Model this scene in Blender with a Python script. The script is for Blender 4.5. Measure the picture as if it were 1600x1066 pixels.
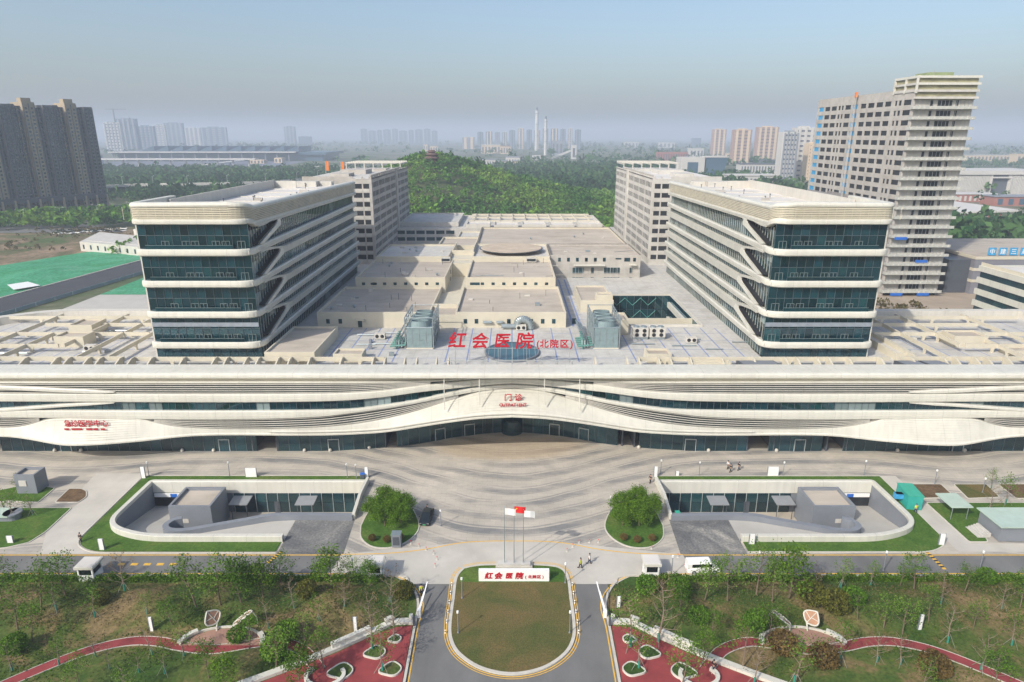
import bpy, math, random
import numpy as np
from mathutils import Vector, Matrix
from mathutils.geometry import delaunay_2d_cdt, tessellate_polygon

for _o in list(bpy.data.objects):
    bpy.data.objects.remove(_o)
SC = bpy.context.scene
COL = SC.collection
R = math.radians

# ------------------------------------------------------------------ camera, sky, sun, exposure
CAM_H = 61.0
FOC = 1040.0 / 1600.0
PITCH = math.atan(321.0 / 1040.0)
cd = bpy.data.cameras.new('camera')
cam = bpy.data.objects.new('camera', cd)
COL.objects.link(cam)
cam.location = (0, 0, CAM_H)
cam.rotation_euler = (math.pi / 2 - PITCH, 0, 0)
cd.sensor_width = 36.0
cd.lens = 36.0 * FOC
cd.clip_start = 1.0
cd.clip_end = 60000.0
SC.camera = cam

SUN_TRAVEL = Vector((0.88, 0.95, -1.0)).normalized()
SUN_EL = math.asin(-SUN_TRAVEL.z)
SUN_AZ = math.atan2(-SUN_TRAVEL.x, -SUN_TRAVEL.y)      # clockwise from +Y
world = bpy.data.worlds.new('World')
SC.world = world
world.use_nodes = True
wn = world.node_tree
wn.nodes.clear()
w_out = wn.nodes.new('ShaderNodeOutputWorld')
w_bg = wn.nodes.new('ShaderNodeBackground')
w_sky = wn.nodes.new('ShaderNodeTexSky')
w_sky.sky_type = 'NISHITA'
w_sky.sun_disc = False
w_sky.sun_elevation = SUN_EL
w_sky.sun_rotation = SUN_AZ
w_sky.altitude = 50
w_sky.air_density = 1.15
w_sky.dust_density = 3.4
w_sky.ozone_density = 3.2
w_bg.inputs['Strength'].default_value = 0.15
wn.links.new(w_sky.outputs[0], w_bg.inputs[0])
wn.links.new(w_bg.outputs[0], w_out.inputs[0])

sd = bpy.data.lights.new('sun', 'SUN')
sd.energy = 3.5
sd.angle = R(0.6)
sd.color = (1.0, 0.955, 0.86)
sun = bpy.data.objects.new('sun', sd)
COL.objects.link(sun)
sun.location = (-80, -80, 200)
sun.rotation_euler = SUN_TRAVEL.to_track_quat('-Z', 'Y').to_euler()

SC.view_settings.view_transform = 'Standard'
SC.view_settings.look = 'None'
SC.view_settings.exposure = 0.24
SC.view_settings.gamma = 1.0
SC.render.engine = 'CYCLES'
SC.cycles.use_denoising = True
SC.cycles.max_bounces = 8
SC.cycles.diffuse_bounces = 4
SC.cycles.glossy_bounces = 2
SC.cycles.transparent_max_bounces = 8
SC.cycles.volume_bounces = 1

# ------------------------------------------------------------------ survey helpers
_c, _s = math.cos(PITCH), math.sin(PITCH)
def _ray(x, y):
    u = (x - 800) / 1040.0
    v = (y - 533) / 1040.0
    return u, _c - v * _s, -(_s + v * _c)
def G(x, y, Z=0.0):
    """place surveyed in the photograph, on the level Z"""
    d = _ray(x, y)
    t = (Z - CAM_H) / d[2]
    return (t * d[0], t * d[1])
def W(x, y, Y):
    """place surveyed in the photograph, on the upright plane at depth Y"""
    d = _ray(x, y)
    t = Y / d[1]
    return (t * d[0], CAM_H + t * d[2])
def lerp(a, b, t):
    return a + (b - a) * t
def interp(pts, x):
    return float(np.interp(x, [p[0] for p in pts], [p[1] for p in pts]))
def smooth_interp(pts):
    """monotone-ish cubic through points, returns function"""
    xs = np.array([p[0] for p in pts], float)
    ys = np.array([p[1] for p in pts], float)
    d = np.diff(ys) / np.diff(xs)
    m = np.concatenate([[d[0]], (d[:-1] + d[1:]) / 2, [d[-1]]])
    for i in range(len(d)):
        if abs(d[i]) < 1e-9:
            m[i] = m[i + 1] = 0
    def f(x):
        x = min(max(x, xs[0]), xs[-1])
        i = int(min(max(np.searchsorted(xs, x) - 1, 0), len(xs) - 2))
        h = xs[i + 1] - xs[i]
        t = (x - xs[i]) / h
        return float((2*t**3 - 3*t**2 + 1) * ys[i] + (t**3 - 2*t**2 + t) * h * m[i] + (-2*t**3 + 3*t**2) * ys[i + 1] + (t**3 - t**2) * h * m[i + 1])
    return f
ORD = ['zeroth', 'first', 'second', 'third', 'fourth', 'fifth', 'sixth', 'seventh', 'eighth', 'ninth', 'tenth', 'eleventh', 'twelfth',
       'thirteenth', 'fourteenth', 'fifteenth', 'sixteenth', 'seventeenth', 'eighteenth', 'nineteenth', 'twentieth']
def ordinal(n):
    if n <= 20:
        return ORD[n]
    tens = {2: 'twenty', 3: 'thirty', 4: 'forty', 5: 'fifty', 6: 'sixty'}
    if n % 10 == 0:
        return tens[n // 10][:-1] + 'ieth'
    return tens[n // 10] + '-' + ORD[n % 10]

# ------------------------------------------------------------------ materials
MATS = {}
def mat(name, col, rough=0.6, var=0.10, scale=0.6, metal=0.0, spec=0.4, fine=0.0, stain=0.0, stretch=(1, 1, 1), bump=0.0, objvar=0.0, joints=0.0):
    if name in MATS:
        return MATS[name]
    m = bpy.data.materials.new(name)
    m.use_nodes = True
    nt = m.node_tree
    b = nt.nodes['Principled BSDF']
    b.inputs['Roughness'].default_value = rough
    b.inputs['Metallic'].default_value = metal
    b.inputs['Specular IOR Level'].default_value = spec
    geo = nt.nodes.new('ShaderNodeNewGeometry')
    mp = nt.nodes.new('ShaderNodeMapping')
    mp.inputs['Scale'].default_value = stretch
    nt.links.new(geo.outputs['Position'], mp.inputs['Vector'])
    n1 = nt.nodes.new('ShaderNodeTexNoise')
    n1.inputs['Scale'].default_value = scale
    n1.inputs['Detail'].default_value = 5
    n1.inputs['Roughness'].default_value = 0.62
    nt.links.new(mp.outputs[0], n1.inputs['Vector'])
    ramp = nt.nodes.new('ShaderNodeValToRGB')
    ramp.color_ramp.elements[0].position = 0.3
    ramp.color_ramp.elements[1].position = 0.7
    lo = [max(c * (1 - var), 0) for c in col]
    hi = [min(c * (1 + var), 1) for c in col]
    ramp.color_ramp.elements[0].color = (*lo, 1)
    ramp.color_ramp.elements[1].color = (*hi, 1)
    nt.links.new(n1.outputs['Fac'], ramp.inputs[0])
    out = ramp.outputs[0]
    if stain > 0:
        n2 = nt.nodes.new('ShaderNodeTexNoise')
        n2.inputs['Scale'].default_value = scale * 0.21
        n2.inputs['Detail'].default_value = 7
        n2.inputs['Roughness'].default_value = 0.7
        nt.links.new(geo.outputs['Position'], n2.inputs['Vector'])
        r2 = nt.nodes.new('ShaderNodeMapRange')
        r2.inputs[1].default_value = 0.48
        r2.inputs[2].default_value = 0.72
        nt.links.new(n2.outputs['Fac'], r2.inputs[0])
        mx = nt.nodes.new('ShaderNodeMix')
        mx.data_type = 'RGBA'
        mx.blend_type = 'MULTIPLY'
        mu = nt.nodes.new('ShaderNodeMath')
        mu.operation = 'MULTIPLY'
        mu.inputs[1].default_value = stain
        nt.links.new(r2.outputs[0], mu.inputs[0])
        nt.links.new(mu.outputs[0], mx.inputs[0])
        nt.links.new(out, mx.inputs[6])
        mx.inputs[7].default_value = (0.45, 0.40, 0.33, 1)
        out = mx.outputs[2]
    if joints > 0:
        # panel seams every few metres and faint vertical rain streaks
        sp = nt.nodes.new('ShaderNodeSeparateXYZ')
        nt.links.new(geo.outputs['Position'], sp.inputs[0])
        acc = None
        for ax_, per in ((0, joints), (1, joints * 1.37)):
            pp = nt.nodes.new('ShaderNodeMath')
            pp.operation = 'PINGPONG'
            nt.links.new(sp.outputs[ax_], pp.inputs[0])
            pp.inputs[1].default_value = per
            lt = nt.nodes.new('ShaderNodeMath')
            lt.operation = 'LESS_THAN'
            nt.links.new(pp.outputs[0], lt.inputs[0])
            lt.inputs[1].default_value = 0.035
            if acc is None:
                acc = lt.outputs[0]
            else:
                mxm = nt.nodes.new('ShaderNodeMath')
                mxm.operation = 'MAXIMUM'
                nt.links.new(acc, mxm.inputs[0])
                nt.links.new(lt.outputs[0], mxm.inputs[1])
                acc = mxm.outputs[0]
        ms = nt.nodes.new('ShaderNodeMapping')
        ms.inputs['Scale'].default_value = (1.3, 1.3, 0.09)
        nt.links.new(geo.outputs['Position'], ms.inputs[0])
        ns = nt.nodes.new('ShaderNodeTexNoise')
        ns.inputs['Scale'].default_value = 1.0
        ns.inputs['Detail'].default_value = 5
        nt.links.new(ms.outputs[0], ns.inputs['Vector'])
        rs = nt.nodes.new('ShaderNodeMapRange')
        rs.inputs[1].default_value = 0.35
        rs.inputs[2].default_value = 0.65
        rs.inputs[3].default_value = 1.03
        rs.inputs[4].default_value = 0.945
        nt.links.new(ns.outputs['Fac'], rs.inputs[0])
        js = nt.nodes.new('ShaderNodeMath')
        js.operation = 'MULTIPLY_ADD'
        nt.links.new(acc, js.inputs[0])
        js.inputs[1].default_value = -0.2
        nt.links.new(rs.outputs[0], js.inputs[2])
        hj = nt.nodes.new('ShaderNodeHueSaturation')
        nt.links.new(js.outputs[0], hj.inputs['Value'])
        nt.links.new(out, hj.inputs['Color'])
        out = hj.outputs[0]
    if objvar > 0:
        oi = nt.nodes.new('ShaderNodeObjectInfo')
        mr = nt.nodes.new('ShaderNodeMapRange')
        mr.inputs[3].default_value = 1 - objvar
        mr.inputs[4].default_value = 1 + objvar
        nt.links.new(oi.outputs['Random'], mr.inputs[0])
        hs = nt.nodes.new('ShaderNodeHueSaturation')
        nt.links.new(mr.outputs[0], hs.inputs['Value'])
        nt.links.new(out, hs.inputs['Color'])
        out = hs.outputs[0]
    nt.links.new(out, b.inputs['Base Color'])
    if bump > 0:
        n3 = nt.nodes.new('ShaderNodeTexNoise')
        n3.inputs['Scale'].default_value = scale * 6
        n3.inputs['Detail'].default_value = 6
        nt.links.new(geo.outputs['Position'], n3.inputs['Vector'])
        bp = nt.nodes.new('ShaderNodeBump')
        bp.inputs['Strength'].default_value = bump
        bp.inputs['Distance'].default_value = 0.1
        nt.links.new(n3.outputs['Fac'], bp.inputs['Height'])
        nt.links.new(bp.outputs[0], b.inputs['Normal'])
    MATS[name] = m
    return m

def mixmat(name, cols, scale, rough=0.9, detail=7, dist=1.2, edges=(0.38, 0.5, 0.6), bump=0.3, fine=3.0):
    """ground of several natural colours in patches"""
    if name in MATS:
        return MATS[name]
    m = bpy.data.materials.new(name)
    m.use_nodes = True
    nt = m.node_tree
    b = nt.nodes['Principled BSDF']
    b.inputs['Roughness'].default_value = rough
    b.inputs['Specular IOR Level'].default_value = 0.2
    geo = nt.nodes.new('ShaderNodeNewGeometry')
    n1 = nt.nodes.new('ShaderNodeTexNoise')
    n1.inputs['Scale'].default_value = scale
    n1.inputs['Detail'].default_value = detail
    n1.inputs['Roughness'].default_value = 0.65
    n1.inputs['Distortion'].default_value = dist
    nt.links.new(geo.outputs['Position'], n1.inputs['Vector'])
    rp = nt.nodes.new('ShaderNodeValToRGB')
    cr = rp.color_ramp
    while len(cr.elements) < len(cols):
        cr.elements.new(0.5)
    for i, c in enumerate(cols):
        cr.elements[i].position = edges[i] if i < len(edges) else 0.7
        cr.elements[i].color = (*c, 1)
    nt.links.new(n1.outputs['Fac'], rp.inputs[0])
    n2 = nt.nodes.new('ShaderNodeTexNoise')
    n2.inputs['Scale'].default_value = fine
    n2.inputs['Detail'].default_value = 6
    nt.links.new(geo.outputs['Position'], n2.inputs['Vector'])
    mr = nt.nodes.new('ShaderNodeMapRange')
    mr.inputs[1].default_value = 0.3
    mr.inputs[2].default_value = 0.7
    mr.inputs[3].default_value = 0.7
    mr.inputs[4].default_value = 1.25
    nt.links.new(n2.outputs['Fac'], mr.inputs[0])
    hs = nt.nodes.new('ShaderNodeHueSaturation')
    nt.links.new(mr.outputs[0], hs.inputs['Value'])
    nt.links.new(rp.outputs[0], hs.inputs['Color'])
    nt.links.new(hs.outputs[0], b.inputs['Base Color'])
    if bump:
        bp = nt.nodes.new('ShaderNodeBump')
        bp.inputs['Strength'].default_value = bump
        bp.inputs['Distance'].default_value = 0.15
        nt.links.new(n2.outputs['Fac'], bp.inputs['Height'])
        nt.links.new(bp.outputs[0], b.inputs['Normal'])
    MATS[name] = m
    return m

def leafmat(name, dark, light, var=0.18, trans=0.25, patch=0.0):
    m = bpy.data.materials.new(name)
    m.use_nodes = True
    nt = m.node_tree
    nt.nodes.clear()
    out = nt.nodes.new('ShaderNodeOutputMaterial')
    geo = nt.nodes.new('ShaderNodeNewGeometry')
    rp = nt.nodes.new('ShaderNodeValToRGB')
    rp.color_ramp.elements[0].color = (*dark, 1)
    rp.color_ramp.elements[1].color = (*light, 1)
    nt.links.new(geo.outputs['Random Per Island'], rp.inputs[0])
    oi = nt.nodes.new('ShaderNodeObjectInfo')
    mr = nt.nodes.new('ShaderNodeMapRange')
    mr.inputs[3].default_value = 1 - var
    mr.inputs[4].default_value = 1 + var
    nt.links.new(oi.outputs['Random'], mr.inputs[0])
    hs = nt.nodes.new('ShaderNodeHueSaturation')
    nt.links.new(mr.outputs[0], hs.inputs['Value'])
    nt.links.new(rp.outputs[0], hs.inputs['Color'])
    if patch > 0:
        # kinds of tree change over the wood
        pn = nt.nodes.new('ShaderNodeTexNoise')
        pn.inputs['Scale'].default_value = patch
        pn.inputs['Detail'].default_value = 4
        nt.links.new(geo.outputs['Position'], pn.inputs['Vector'])
        pr = nt.nodes.new('ShaderNodeMapRange')
        pr.inputs[1].default_value = 0.36
        pr.inputs[2].default_value = 0.64
        pr.inputs[3].default_value = 0.65
        pr.inputs[4].default_value = 1.45
        nt.links.new(pn.outputs['Fac'], pr.inputs[0])
        ph = nt.nodes.new('ShaderNodeMapRange')
        ph.inputs[1].default_value = 0.36
        ph.inputs[2].default_value = 0.64
        ph.inputs[3].default_value = 0.53
        ph.inputs[4].default_value = 0.475
        nt.links.new(pn.outputs['Fac'], ph.inputs[0])
        h2 = nt.nodes.new('ShaderNodeHueSaturation')
        nt.links.new(ph.outputs[0], h2.inputs['Hue'])
        nt.links.new(pr.outputs[0], h2.inputs['Value'])
        nt.links.new(hs.outputs[0], h2.inputs['Color'])
        hs = h2
    df = nt.nodes.new('ShaderNodeBsdfDiffuse')
    tr = nt.nodes.new('ShaderNodeBsdfTranslucent')
    nt.links.new(hs.outputs[0], df.inputs[0])
    nt.links.new(hs.outputs[0], tr.inputs[0])
    mx = nt.nodes.new('ShaderNodeMixShader')
    mx.inputs[0].default_value = trans
    nt.links.new(df.outputs[0], mx.inputs[1])
    nt.links.new(tr.outputs[0], mx.inputs[2])
    nt.links.new(mx.outputs[0], out.inputs[0])
    MATS[name] = m
    return m

def glassmat(name, tint, see=0.5, rough=0.03, body=(0.007, 0.042, 0.055)):
    """coated curtain-wall glass: mirror coat by angle over a tinted, partly clear body"""
    m = bpy.data.materials.new(name)
    m.use_nodes = True
    nt = m.node_tree
    nt.nodes.clear()
    out = nt.nodes.new('ShaderNodeOutputMaterial')
    gl = nt.nodes.new('ShaderNodeBsdfGlossy')
    gl.inputs['Color'].default_value = (0.70, 0.88, 0.98, 1)
    gl.inputs['Roughness'].default_value = rough
    tr = nt.nodes.new('ShaderNodeBsdfTransparent')
    tr.inputs[0].default_value = (*tint, 1)
    df = nt.nodes.new('ShaderNodeBsdfDiffuse')
    oi = nt.nodes.new('ShaderNodeObjectInfo')
    mr = nt.nodes.new('ShaderNodeMapRange')
    mr.inputs[3].default_value = 0.5
    mr.inputs[4].default_value = 1.7
    nt.links.new(oi.outputs['Random'], mr.inputs[0])
    hs = nt.nodes.new('ShaderNodeHueSaturation')
    hs.inputs['Color'].default_value = (*body, 1)
    nt.links.new(mr.outputs[0], hs.inputs['Value'])
    nt.links.new(hs.outputs[0], df.inputs[0])
    m1 = nt.nodes.new('ShaderNodeMixShader')
    m1.inputs[0].default_value = see
    nt.links.new(df.outputs[0], m1.inputs[1])
    nt.links.new(tr.outputs[0], m1.inputs[2])
    fr = nt.nodes.new('ShaderNodeFresnel')
    fr.inputs[0].default_value = 1.75
    m2 = nt.nodes.new('ShaderNodeMixShader')
    nt.links.new(fr.outputs[0], m2.inputs[0])
    nt.links.new(m1.outputs[0], m2.inputs[1])
    nt.links.new(gl.outputs[0], m2.inputs[2])
    nt.links.new(m2.outputs[0], out.inputs[0])
    MATS[name] = m
    return m

def pavingmat():
    """granite plaza: pale slabs with flowing darker bands that sweep round the entrance"""
    m = bpy.data.materials.new('plaza_granite')
    m.use_nodes = True
    nt = m.node_tree
    L = nt.links.new
    b = nt.nodes['Principled BSDF']
    b.inputs['Roughness'].default_value = 0.75
    b.inputs['Specular IOR Level'].default_value = 0.25
    geo = nt.nodes.new('ShaderNodeNewGeometry')
    sep = nt.nodes.new('ShaderNodeSeparateXYZ')
    L(geo.outputs['Position'], sep.inputs[0])
    def mth(op, a=None, bb=None, c=None):
        n = nt.nodes.new('ShaderNodeMath')
        n.operation = op
        for i, v in enumerate((a, bb, c)):
            if v is None:
                continue
            if isinstance(v, (int, float)):
                n.inputs[i].default_value = v
            else:
                L(v, n.inputs[i])
        return n.outputs[0]
    x, y = sep.outputs[0], sep.outputs[1]
    ax = mth('ABSOLUTE', x)
    # iso-lines: straight along the facade, bulging south in front of the entrance
    gau = mth('EXPONENT', mth('MULTIPLY', mth('MULTIPLY', x, x), -1.0 / (2 * 17.0 ** 2)))
    side = mth('SUBTRACT', ax, 86.0)
    gau2 = mth('EXPONENT', mth('MULTIPLY', mth('MULTIPLY', side, side), -1.0 / (2 * 11.0 ** 2)))
    n1 = nt.nodes.new('ShaderNodeTexNoise')
    n1.inputs['Scale'].default_value = 0.045
    n1.inputs['Detail'].default_value = 2
    L(geo.outputs['Position'], n1.inputs['Vector'])
    yy = mth('ADD', y, mth('MULTIPLY', gau, 16.0))
    yy = mth('ADD', yy, mth('MULTIPLY', gau2, 4.0))
    yy = mth('ADD', yy, mth('MULTIPLY', n1.outputs['Fac'], 5.0))
    def band(freq, lo, hi, ph):
        w = mth('SINE', mth('ADD', mth('MULTIPLY', yy, freq), ph))
        r = nt.nodes.new('ShaderNodeMapRange')
        r.interpolation_type = 'SMOOTHSTEP'
        r.inputs[1].default_value = lo
        r.inputs[2].default_value = hi
        L(w, r.inputs[0])
        return r.outputs[0]
    b1 = band(2 * math.pi / 4.6, 0.45, 0.6, 0.4)
    b2 = band(2 * math.pi / 2.3, 0.80, 0.9, 2.0)
    bands = mth('MAXIMUM', b1, mth('MULTIPLY', b2, 0.7))
    n2 = nt.nodes.new('ShaderNodeTexNoise')
    n2.inputs['Scale'].default_value = 0.11
    n2.inputs['Detail'].default_value = 6
    n2.inputs['Roughness'].default_value = 0.7
    mp = nt.nodes.new('ShaderNodeMapping')
    mp.inputs['Scale'].default_value = (0.45, 1.5, 1)
    L(geo.outputs['Position'], mp.inputs[0])
    L(mp.outputs[0], n2.inputs['Vector'])
    r2 = nt.nodes.new('ShaderNodeMapRange')
    r2.inputs[1].default_value = 0.36
    r2.inputs[2].default_value = 0.62
    L(n2.outputs['Fac'], r2.inputs[0])
    fac = mth('MULTIPLY', bands, r2.outputs[0])
    n3 = nt.nodes.new('ShaderNodeTexNoise')
    n3.inputs['Scale'].default_value = 0.09
    n3.inputs['Detail'].default_value = 8
    n3.inputs['Roughness'].default_value = 0.68
    n3.inputs['Distortion'].default_value = 0.8
    L(geo.outputs['Position'], n3.inputs['Vector'])
    rp = nt.nodes.new('ShaderNodeValToRGB')
    rp.color_ramp.elements[0].position = 0.34
    rp.color_ramp.elements[0].color = (0.39, 0.355, 0.30, 1)
    rp.color_ramp.elements[1].position = 0.66
    rp.color_ramp.elements[1].color = (0.53, 0.475, 0.40, 1)
    L(n3.outputs['Fac'], rp.inputs[0])
    mx = nt.nodes.new('ShaderNodeMix')
    mx.data_type = 'RGBA'
    L(mth('MULTIPLY', fac, 0.95), mx.inputs[0])
    L(rp.outputs[0], mx.inputs[6])
    mx.inputs[7].default_value = (0.20, 0.198, 0.195, 1)
    # sandy apron near the entrance
    d2 = mth('ADD', mth('MULTIPLY', mth('MULTIPLY', x, x), 1 / 260.0), mth('MULTIPLY', mth('POWER', mth('SUBTRACT', y, 124.5), 2.0), 1 / 36.0))
    r4 = nt.nodes.new('ShaderNodeMapRange')
    r4.inputs[1].default_value = 1.25
    r4.inputs[2].default_value = 0.6
    L(mth('ADD', d2, mth('MULTIPLY', mth('SUBTRACT', n2.outputs['Fac'], 0.5), 1.6)), r4.inputs[0])
    mx2 = nt.nodes.new('ShaderNodeMix')
    mx2.data_type = 'RGBA'
    L(mth('MULTIPLY', r4.outputs[0], 0.55), mx2.inputs[0])
    L(mx.outputs[2], mx2.inputs[6])
    mx2.inputs[7].default_value = (0.44, 0.335, 0.22, 1)
    # slab joints, faint, with tone per slab
    br = nt.nodes.new('ShaderNodeTexBrick')
    br.inputs['Scale'].default_value = 1.0
    br.inputs['Mortar Size'].default_value = 0.03
    br.inputs['Brick Width'].default_value = 1.8
    br.inputs['Row Height'].default_value = 0.9
    br.inputs['Color1'].default_value = (0.90, 0.90, 0.90, 1)
    br.inputs['Color2'].default_value = (1.06, 1.05, 1.03, 1)
    br.inputs['Mortar'].default_value = (0.72, 0.70, 0.68, 1)
    L(geo.outputs['Position'], br.inputs['Vector'])
    mx3 = nt.nodes.new('ShaderNodeMix')
    mx3.data_type = 'RGBA'
    mx3.blend_type = 'MULTIPLY'
    mx3.inputs[0].default_value = 0.6
    L(mx2.outputs[2], mx3.inputs[6])
    L(br.outputs[0], mx3.inputs[7])
    L(mx3.outputs[2], b.inputs['Base Color'])
    MATS['plaza_granite'] = m
    return m

WHITE = mat('white_panel', (0.61, 0.59, 0.515), 0.45, 0.04, 0.25, stain=0.18, joints=2.6)
WHITE2 = mat('white_panel_matt', (0.56, 0.53, 0.47), 0.6, 0.05, 0.3, stain=0.18, joints=3.1)
CREAM = mat('cream_render', (0.57, 0.52, 0.41), 0.8, 0.05, 0.4, stain=0.14)
CREAM_LV = mat('cream_louvre', (0.62, 0.565, 0.44), 0.55, 0.06, 0.5)
SCREED = mat('roof_screed', (0.46, 0.40, 0.33), 0.9, 0.12, 0.25, stain=0.55, stretch=(0.4, 1.6, 1))
SCREEDW = mat('roof_white_coat', (0.63, 0.595, 0.55), 0.8, 0.07, 0.2, stain=0.4, stretch=(0.4, 1.6, 1))
DECK = mat('roof_deck_tiles', (0.51, 0.49, 0.45), 0.8, 0.10, 0.5, stain=0.45, joints=1.5)
DRAIN = mat('blue_drain_strip', (0.20, 0.25, 0.42), 0.6, 0.15, 1.0)
CONC = mat('bare_concrete', (0.44, 0.41, 0.37), 0.9, 0.14, 0.5, stain=0.35)
CONCL = mat('light_concrete', (0.52, 0.495, 0.45), 0.85, 0.12, 0.5, stain=0.3)
GREYP = mat('grey_panel', (0.20, 0.215, 0.24), 0.5, 0.06, 0.5)
DARKP = mat('dark_grey_panel', (0.075, 0.085, 0.10), 0.5, 0.1, 0.5)
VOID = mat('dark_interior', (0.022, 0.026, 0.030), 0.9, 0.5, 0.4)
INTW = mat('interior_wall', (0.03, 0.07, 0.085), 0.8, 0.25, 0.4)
INTC = mat('interior_column', (0.62, 0.72, 0.68), 0.6, 0.1, 1.0)
MULL = mat('mullion_metal', (0.10, 0.13, 0.14), 0.4, 0.1, 1.0, metal=0.3)
FRAME = mat('pale_frame_metal', (0.42, 0.45, 0.44), 0.4, 0.1, 1.0, metal=0.3)
STEEL = mat('galvanised_steel', (0.34, 0.39, 0.40), 0.42, 0.12, 1.2, metal=0.6)
TOWERP = mat('cooling_tower_panel', (0.22, 0.29, 0.30), 0.5, 0.12, 0.8, metal=0.2)
ASPH = mat('asphalt', (0.105, 0.105, 0.108), 0.85, 0.14, 0.35, stain=-0.0)
APRON = mixmat('patched_asphalt', [(0.13, 0.13, 0.13), (0.20, 0.195, 0.185), (0.36, 0.335, 0.29)], 0.12, edges=(0.42, 0.55, 0.70), bump=0)
ASPHL = mat('worn_asphalt', (0.16, 0.157, 0.15), 0.85, 0.22, 0.16, stretch=(1, 0.5, 1))
PCONC = mat('forecourt_concrete', (0.50, 0.465, 0.405), 0.8, 0.12, 0.18, stain=0.3)
RAMPC = mat('ramp_concrete', (0.46, 0.435, 0.39), 0.8, 0.07, 0.2, stain=0.2)
KERB = mat('kerb_stone', (0.52, 0.485, 0.42), 0.8, 0.10, 1.0)
YPAINT = mat('yellow_line_paint', (0.72, 0.42, 0.06), 0.7, 0.15, 2.0)
RPAINT = mat('red_paint', (0.62, 0.03, 0.03), 0.5, 0.1, 1.0)
REDSIGN = mat('red_letter_face', (0.44, 0.006, 0.018), 0.4, 0.05, 1.0)
REDPATH = mat('red_resin_path', (0.26, 0.045, 0.045), 0.85, 0.22, 0.35, stain=0.25)
PINKPATH = mat('pink_worn_paving', (0.33, 0.19, 0.14), 0.85, 0.2, 0.4, stain=0.2)
WPAINT = mat('white_paint', (0.80, 0.79, 0.76), 0.5, 0.03, 1.0)
BLACKP = mat('black_plastic', (0.02, 0.02, 0.022), 0.5, 0.2, 1.0)
GREENP = mat('teal_green_paint', (0.04, 0.36, 0.25), 0.5, 0.1, 1.0)
BLUEP = mat('blue_paint', (0.02, 0.13, 0.50), 0.5, 0.1, 1.0)
LBLUE = mat('light_blue_panel', (0.05, 0.30, 0.55), 0.5, 0.2, 1.0)
ORANGE = mat('orange_paint', (0.75, 0.20, 0.03), 0.5, 0.1, 1.0)
BARK = mat('bark', (0.17, 0.125, 0.09), 0.9, 0.2, 2.0)
BARKP = mat('pale_bark', (0.22, 0.17, 0.125), 0.9, 0.2, 2.0)
WRAP = mat('green_trunk_wrap', (0.03, 0.22, 0.16), 0.8, 0.2, 2.0)
CARP = mat('black_car_paint', (0.012, 0.018, 0.02), 0.18, 0.1, 1.0, spec=0.7)
CARG = mat('car_glass', (0.01, 0.014, 0.016), 0.05, 0.1, 1.0, spec=0.8)
SKIN = mat('skin', (0.45, 0.28, 0.2), 0.6, 0.05, 1.0)
PLAZA = pavingmat()
GLASS = glassmat('teal_glass', (0.30, 0.66, 0.70), 0.55)
GLASSD = glassmat('deep_teal_glass', (0.3, 0.6, 0.58), 0.25, body=(0.006, 0.034, 0.046))
GLASSS = glassmat('side_strip_glass', (0.4, 0.55, 0.5), 0.2, body=(0.026, 0.045, 0.046))
BLIND = glassmat('blind_backed_glass', (0.5, 0.6, 0.6), 0.1, body=(0.16, 0.20, 0.20))
GLASSB = glassmat('blue_green_glass', (0.3, 0.75, 0.72), 0.35, body=(0.010, 0.05, 0.058))
GRASS = mixmat('mown_grass', [(0.045, 0.105, 0.014), (0.07, 0.135, 0.02), (0.12, 0.15, 0.035)], 0.16, edges=(0.35, 0.52, 0.72))
LAWNB = mixmat('dry_lawn', [(0.075, 0.09, 0.024), (0.11, 0.10, 0.032), (0.15, 0.11, 0.042)], 0.13, edges=(0.34, 0.47, 0.62), fine=6.0)
PARKG = mixmat('park_ground', [(0.045, 0.09, 0.016), (0.085, 0.115, 0.025), (0.17, 0.13, 0.055), (0.28, 0.19, 0.10)], 0.09, edges=(0.37, 0.49, 0.57, 0.70), fine=2.5)
PARKS = mixmat('park_grass', [(0.035, 0.075, 0.014), (0.06, 0.095, 0.02), (0.12, 0.11, 0.04)], 0.09, edges=(0.38, 0.55, 0.72), fine=2.5)
SOILB = mixmat('planting_soil', [(0.10, 0.065, 0.035), (0.16, 0.10, 0.055)], 0.3, edges=(0.4, 0.6))
FIELD = mixmat('far_plain', [(0.05, 0.085, 0.035), (0.09, 0.11, 0.05), (0.22, 0.20, 0.15), (0.10, 0.11, 0.07)], 0.008, edges=(0.38, 0.5, 0.6, 0.7), fine=0.08, bump=0)
EARTH = mixmat('rough_earth', [(0.07, 0.11, 0.03), (0.15, 0.12, 0.065), (0.28, 0.20, 0.13)], 0.03, edges=(0.36, 0.46, 0.58), fine=0.5)
NET = mixmat('green_dust_net', [(0.05, 0.24, 0.10), (0.06, 0.29, 0.15), (0.12, 0.33, 0.20)], 0.05, edges=(0.35, 0.5, 0.68), fine=0.8)
LEAF_D = leafmat('leaf_deep_green', (0.045, 0.10, 0.010), (0.17, 0.30, 0.03))
LEAF_M = leafmat('leaf_mid_green', (0.045, 0.11, 0.012), (0.14, 0.26, 0.03))
LEAF_L = leafmat('leaf_spring_green', (0.06, 0.13, 0.018), (0.18, 0.29, 0.045))
LEAF_O = leafmat('leaf_olive', (0.07, 0.08, 0.015), (0.19, 0.19, 0.04))
LEAF_R = leafmat('leaf_russet', (0.10, 0.07, 0.025), (0.22, 0.15, 0.055))
LEAF_F = leafmat('leaf_wood', (0.05, 0.12, 0.022), (0.17, 0.32, 0.05), 0.1, patch=0.03)
LEAF_F2 = leafmat('leaf_far_wood', (0.025, 0.075, 0.030), (0.085, 0.17, 0.055), 0.1, patch=0.006)
LEAF_S = leafmat('leaf_dry_scrub', (0.06, 0.065, 0.02), (0.22, 0.17, 0.08))
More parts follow.
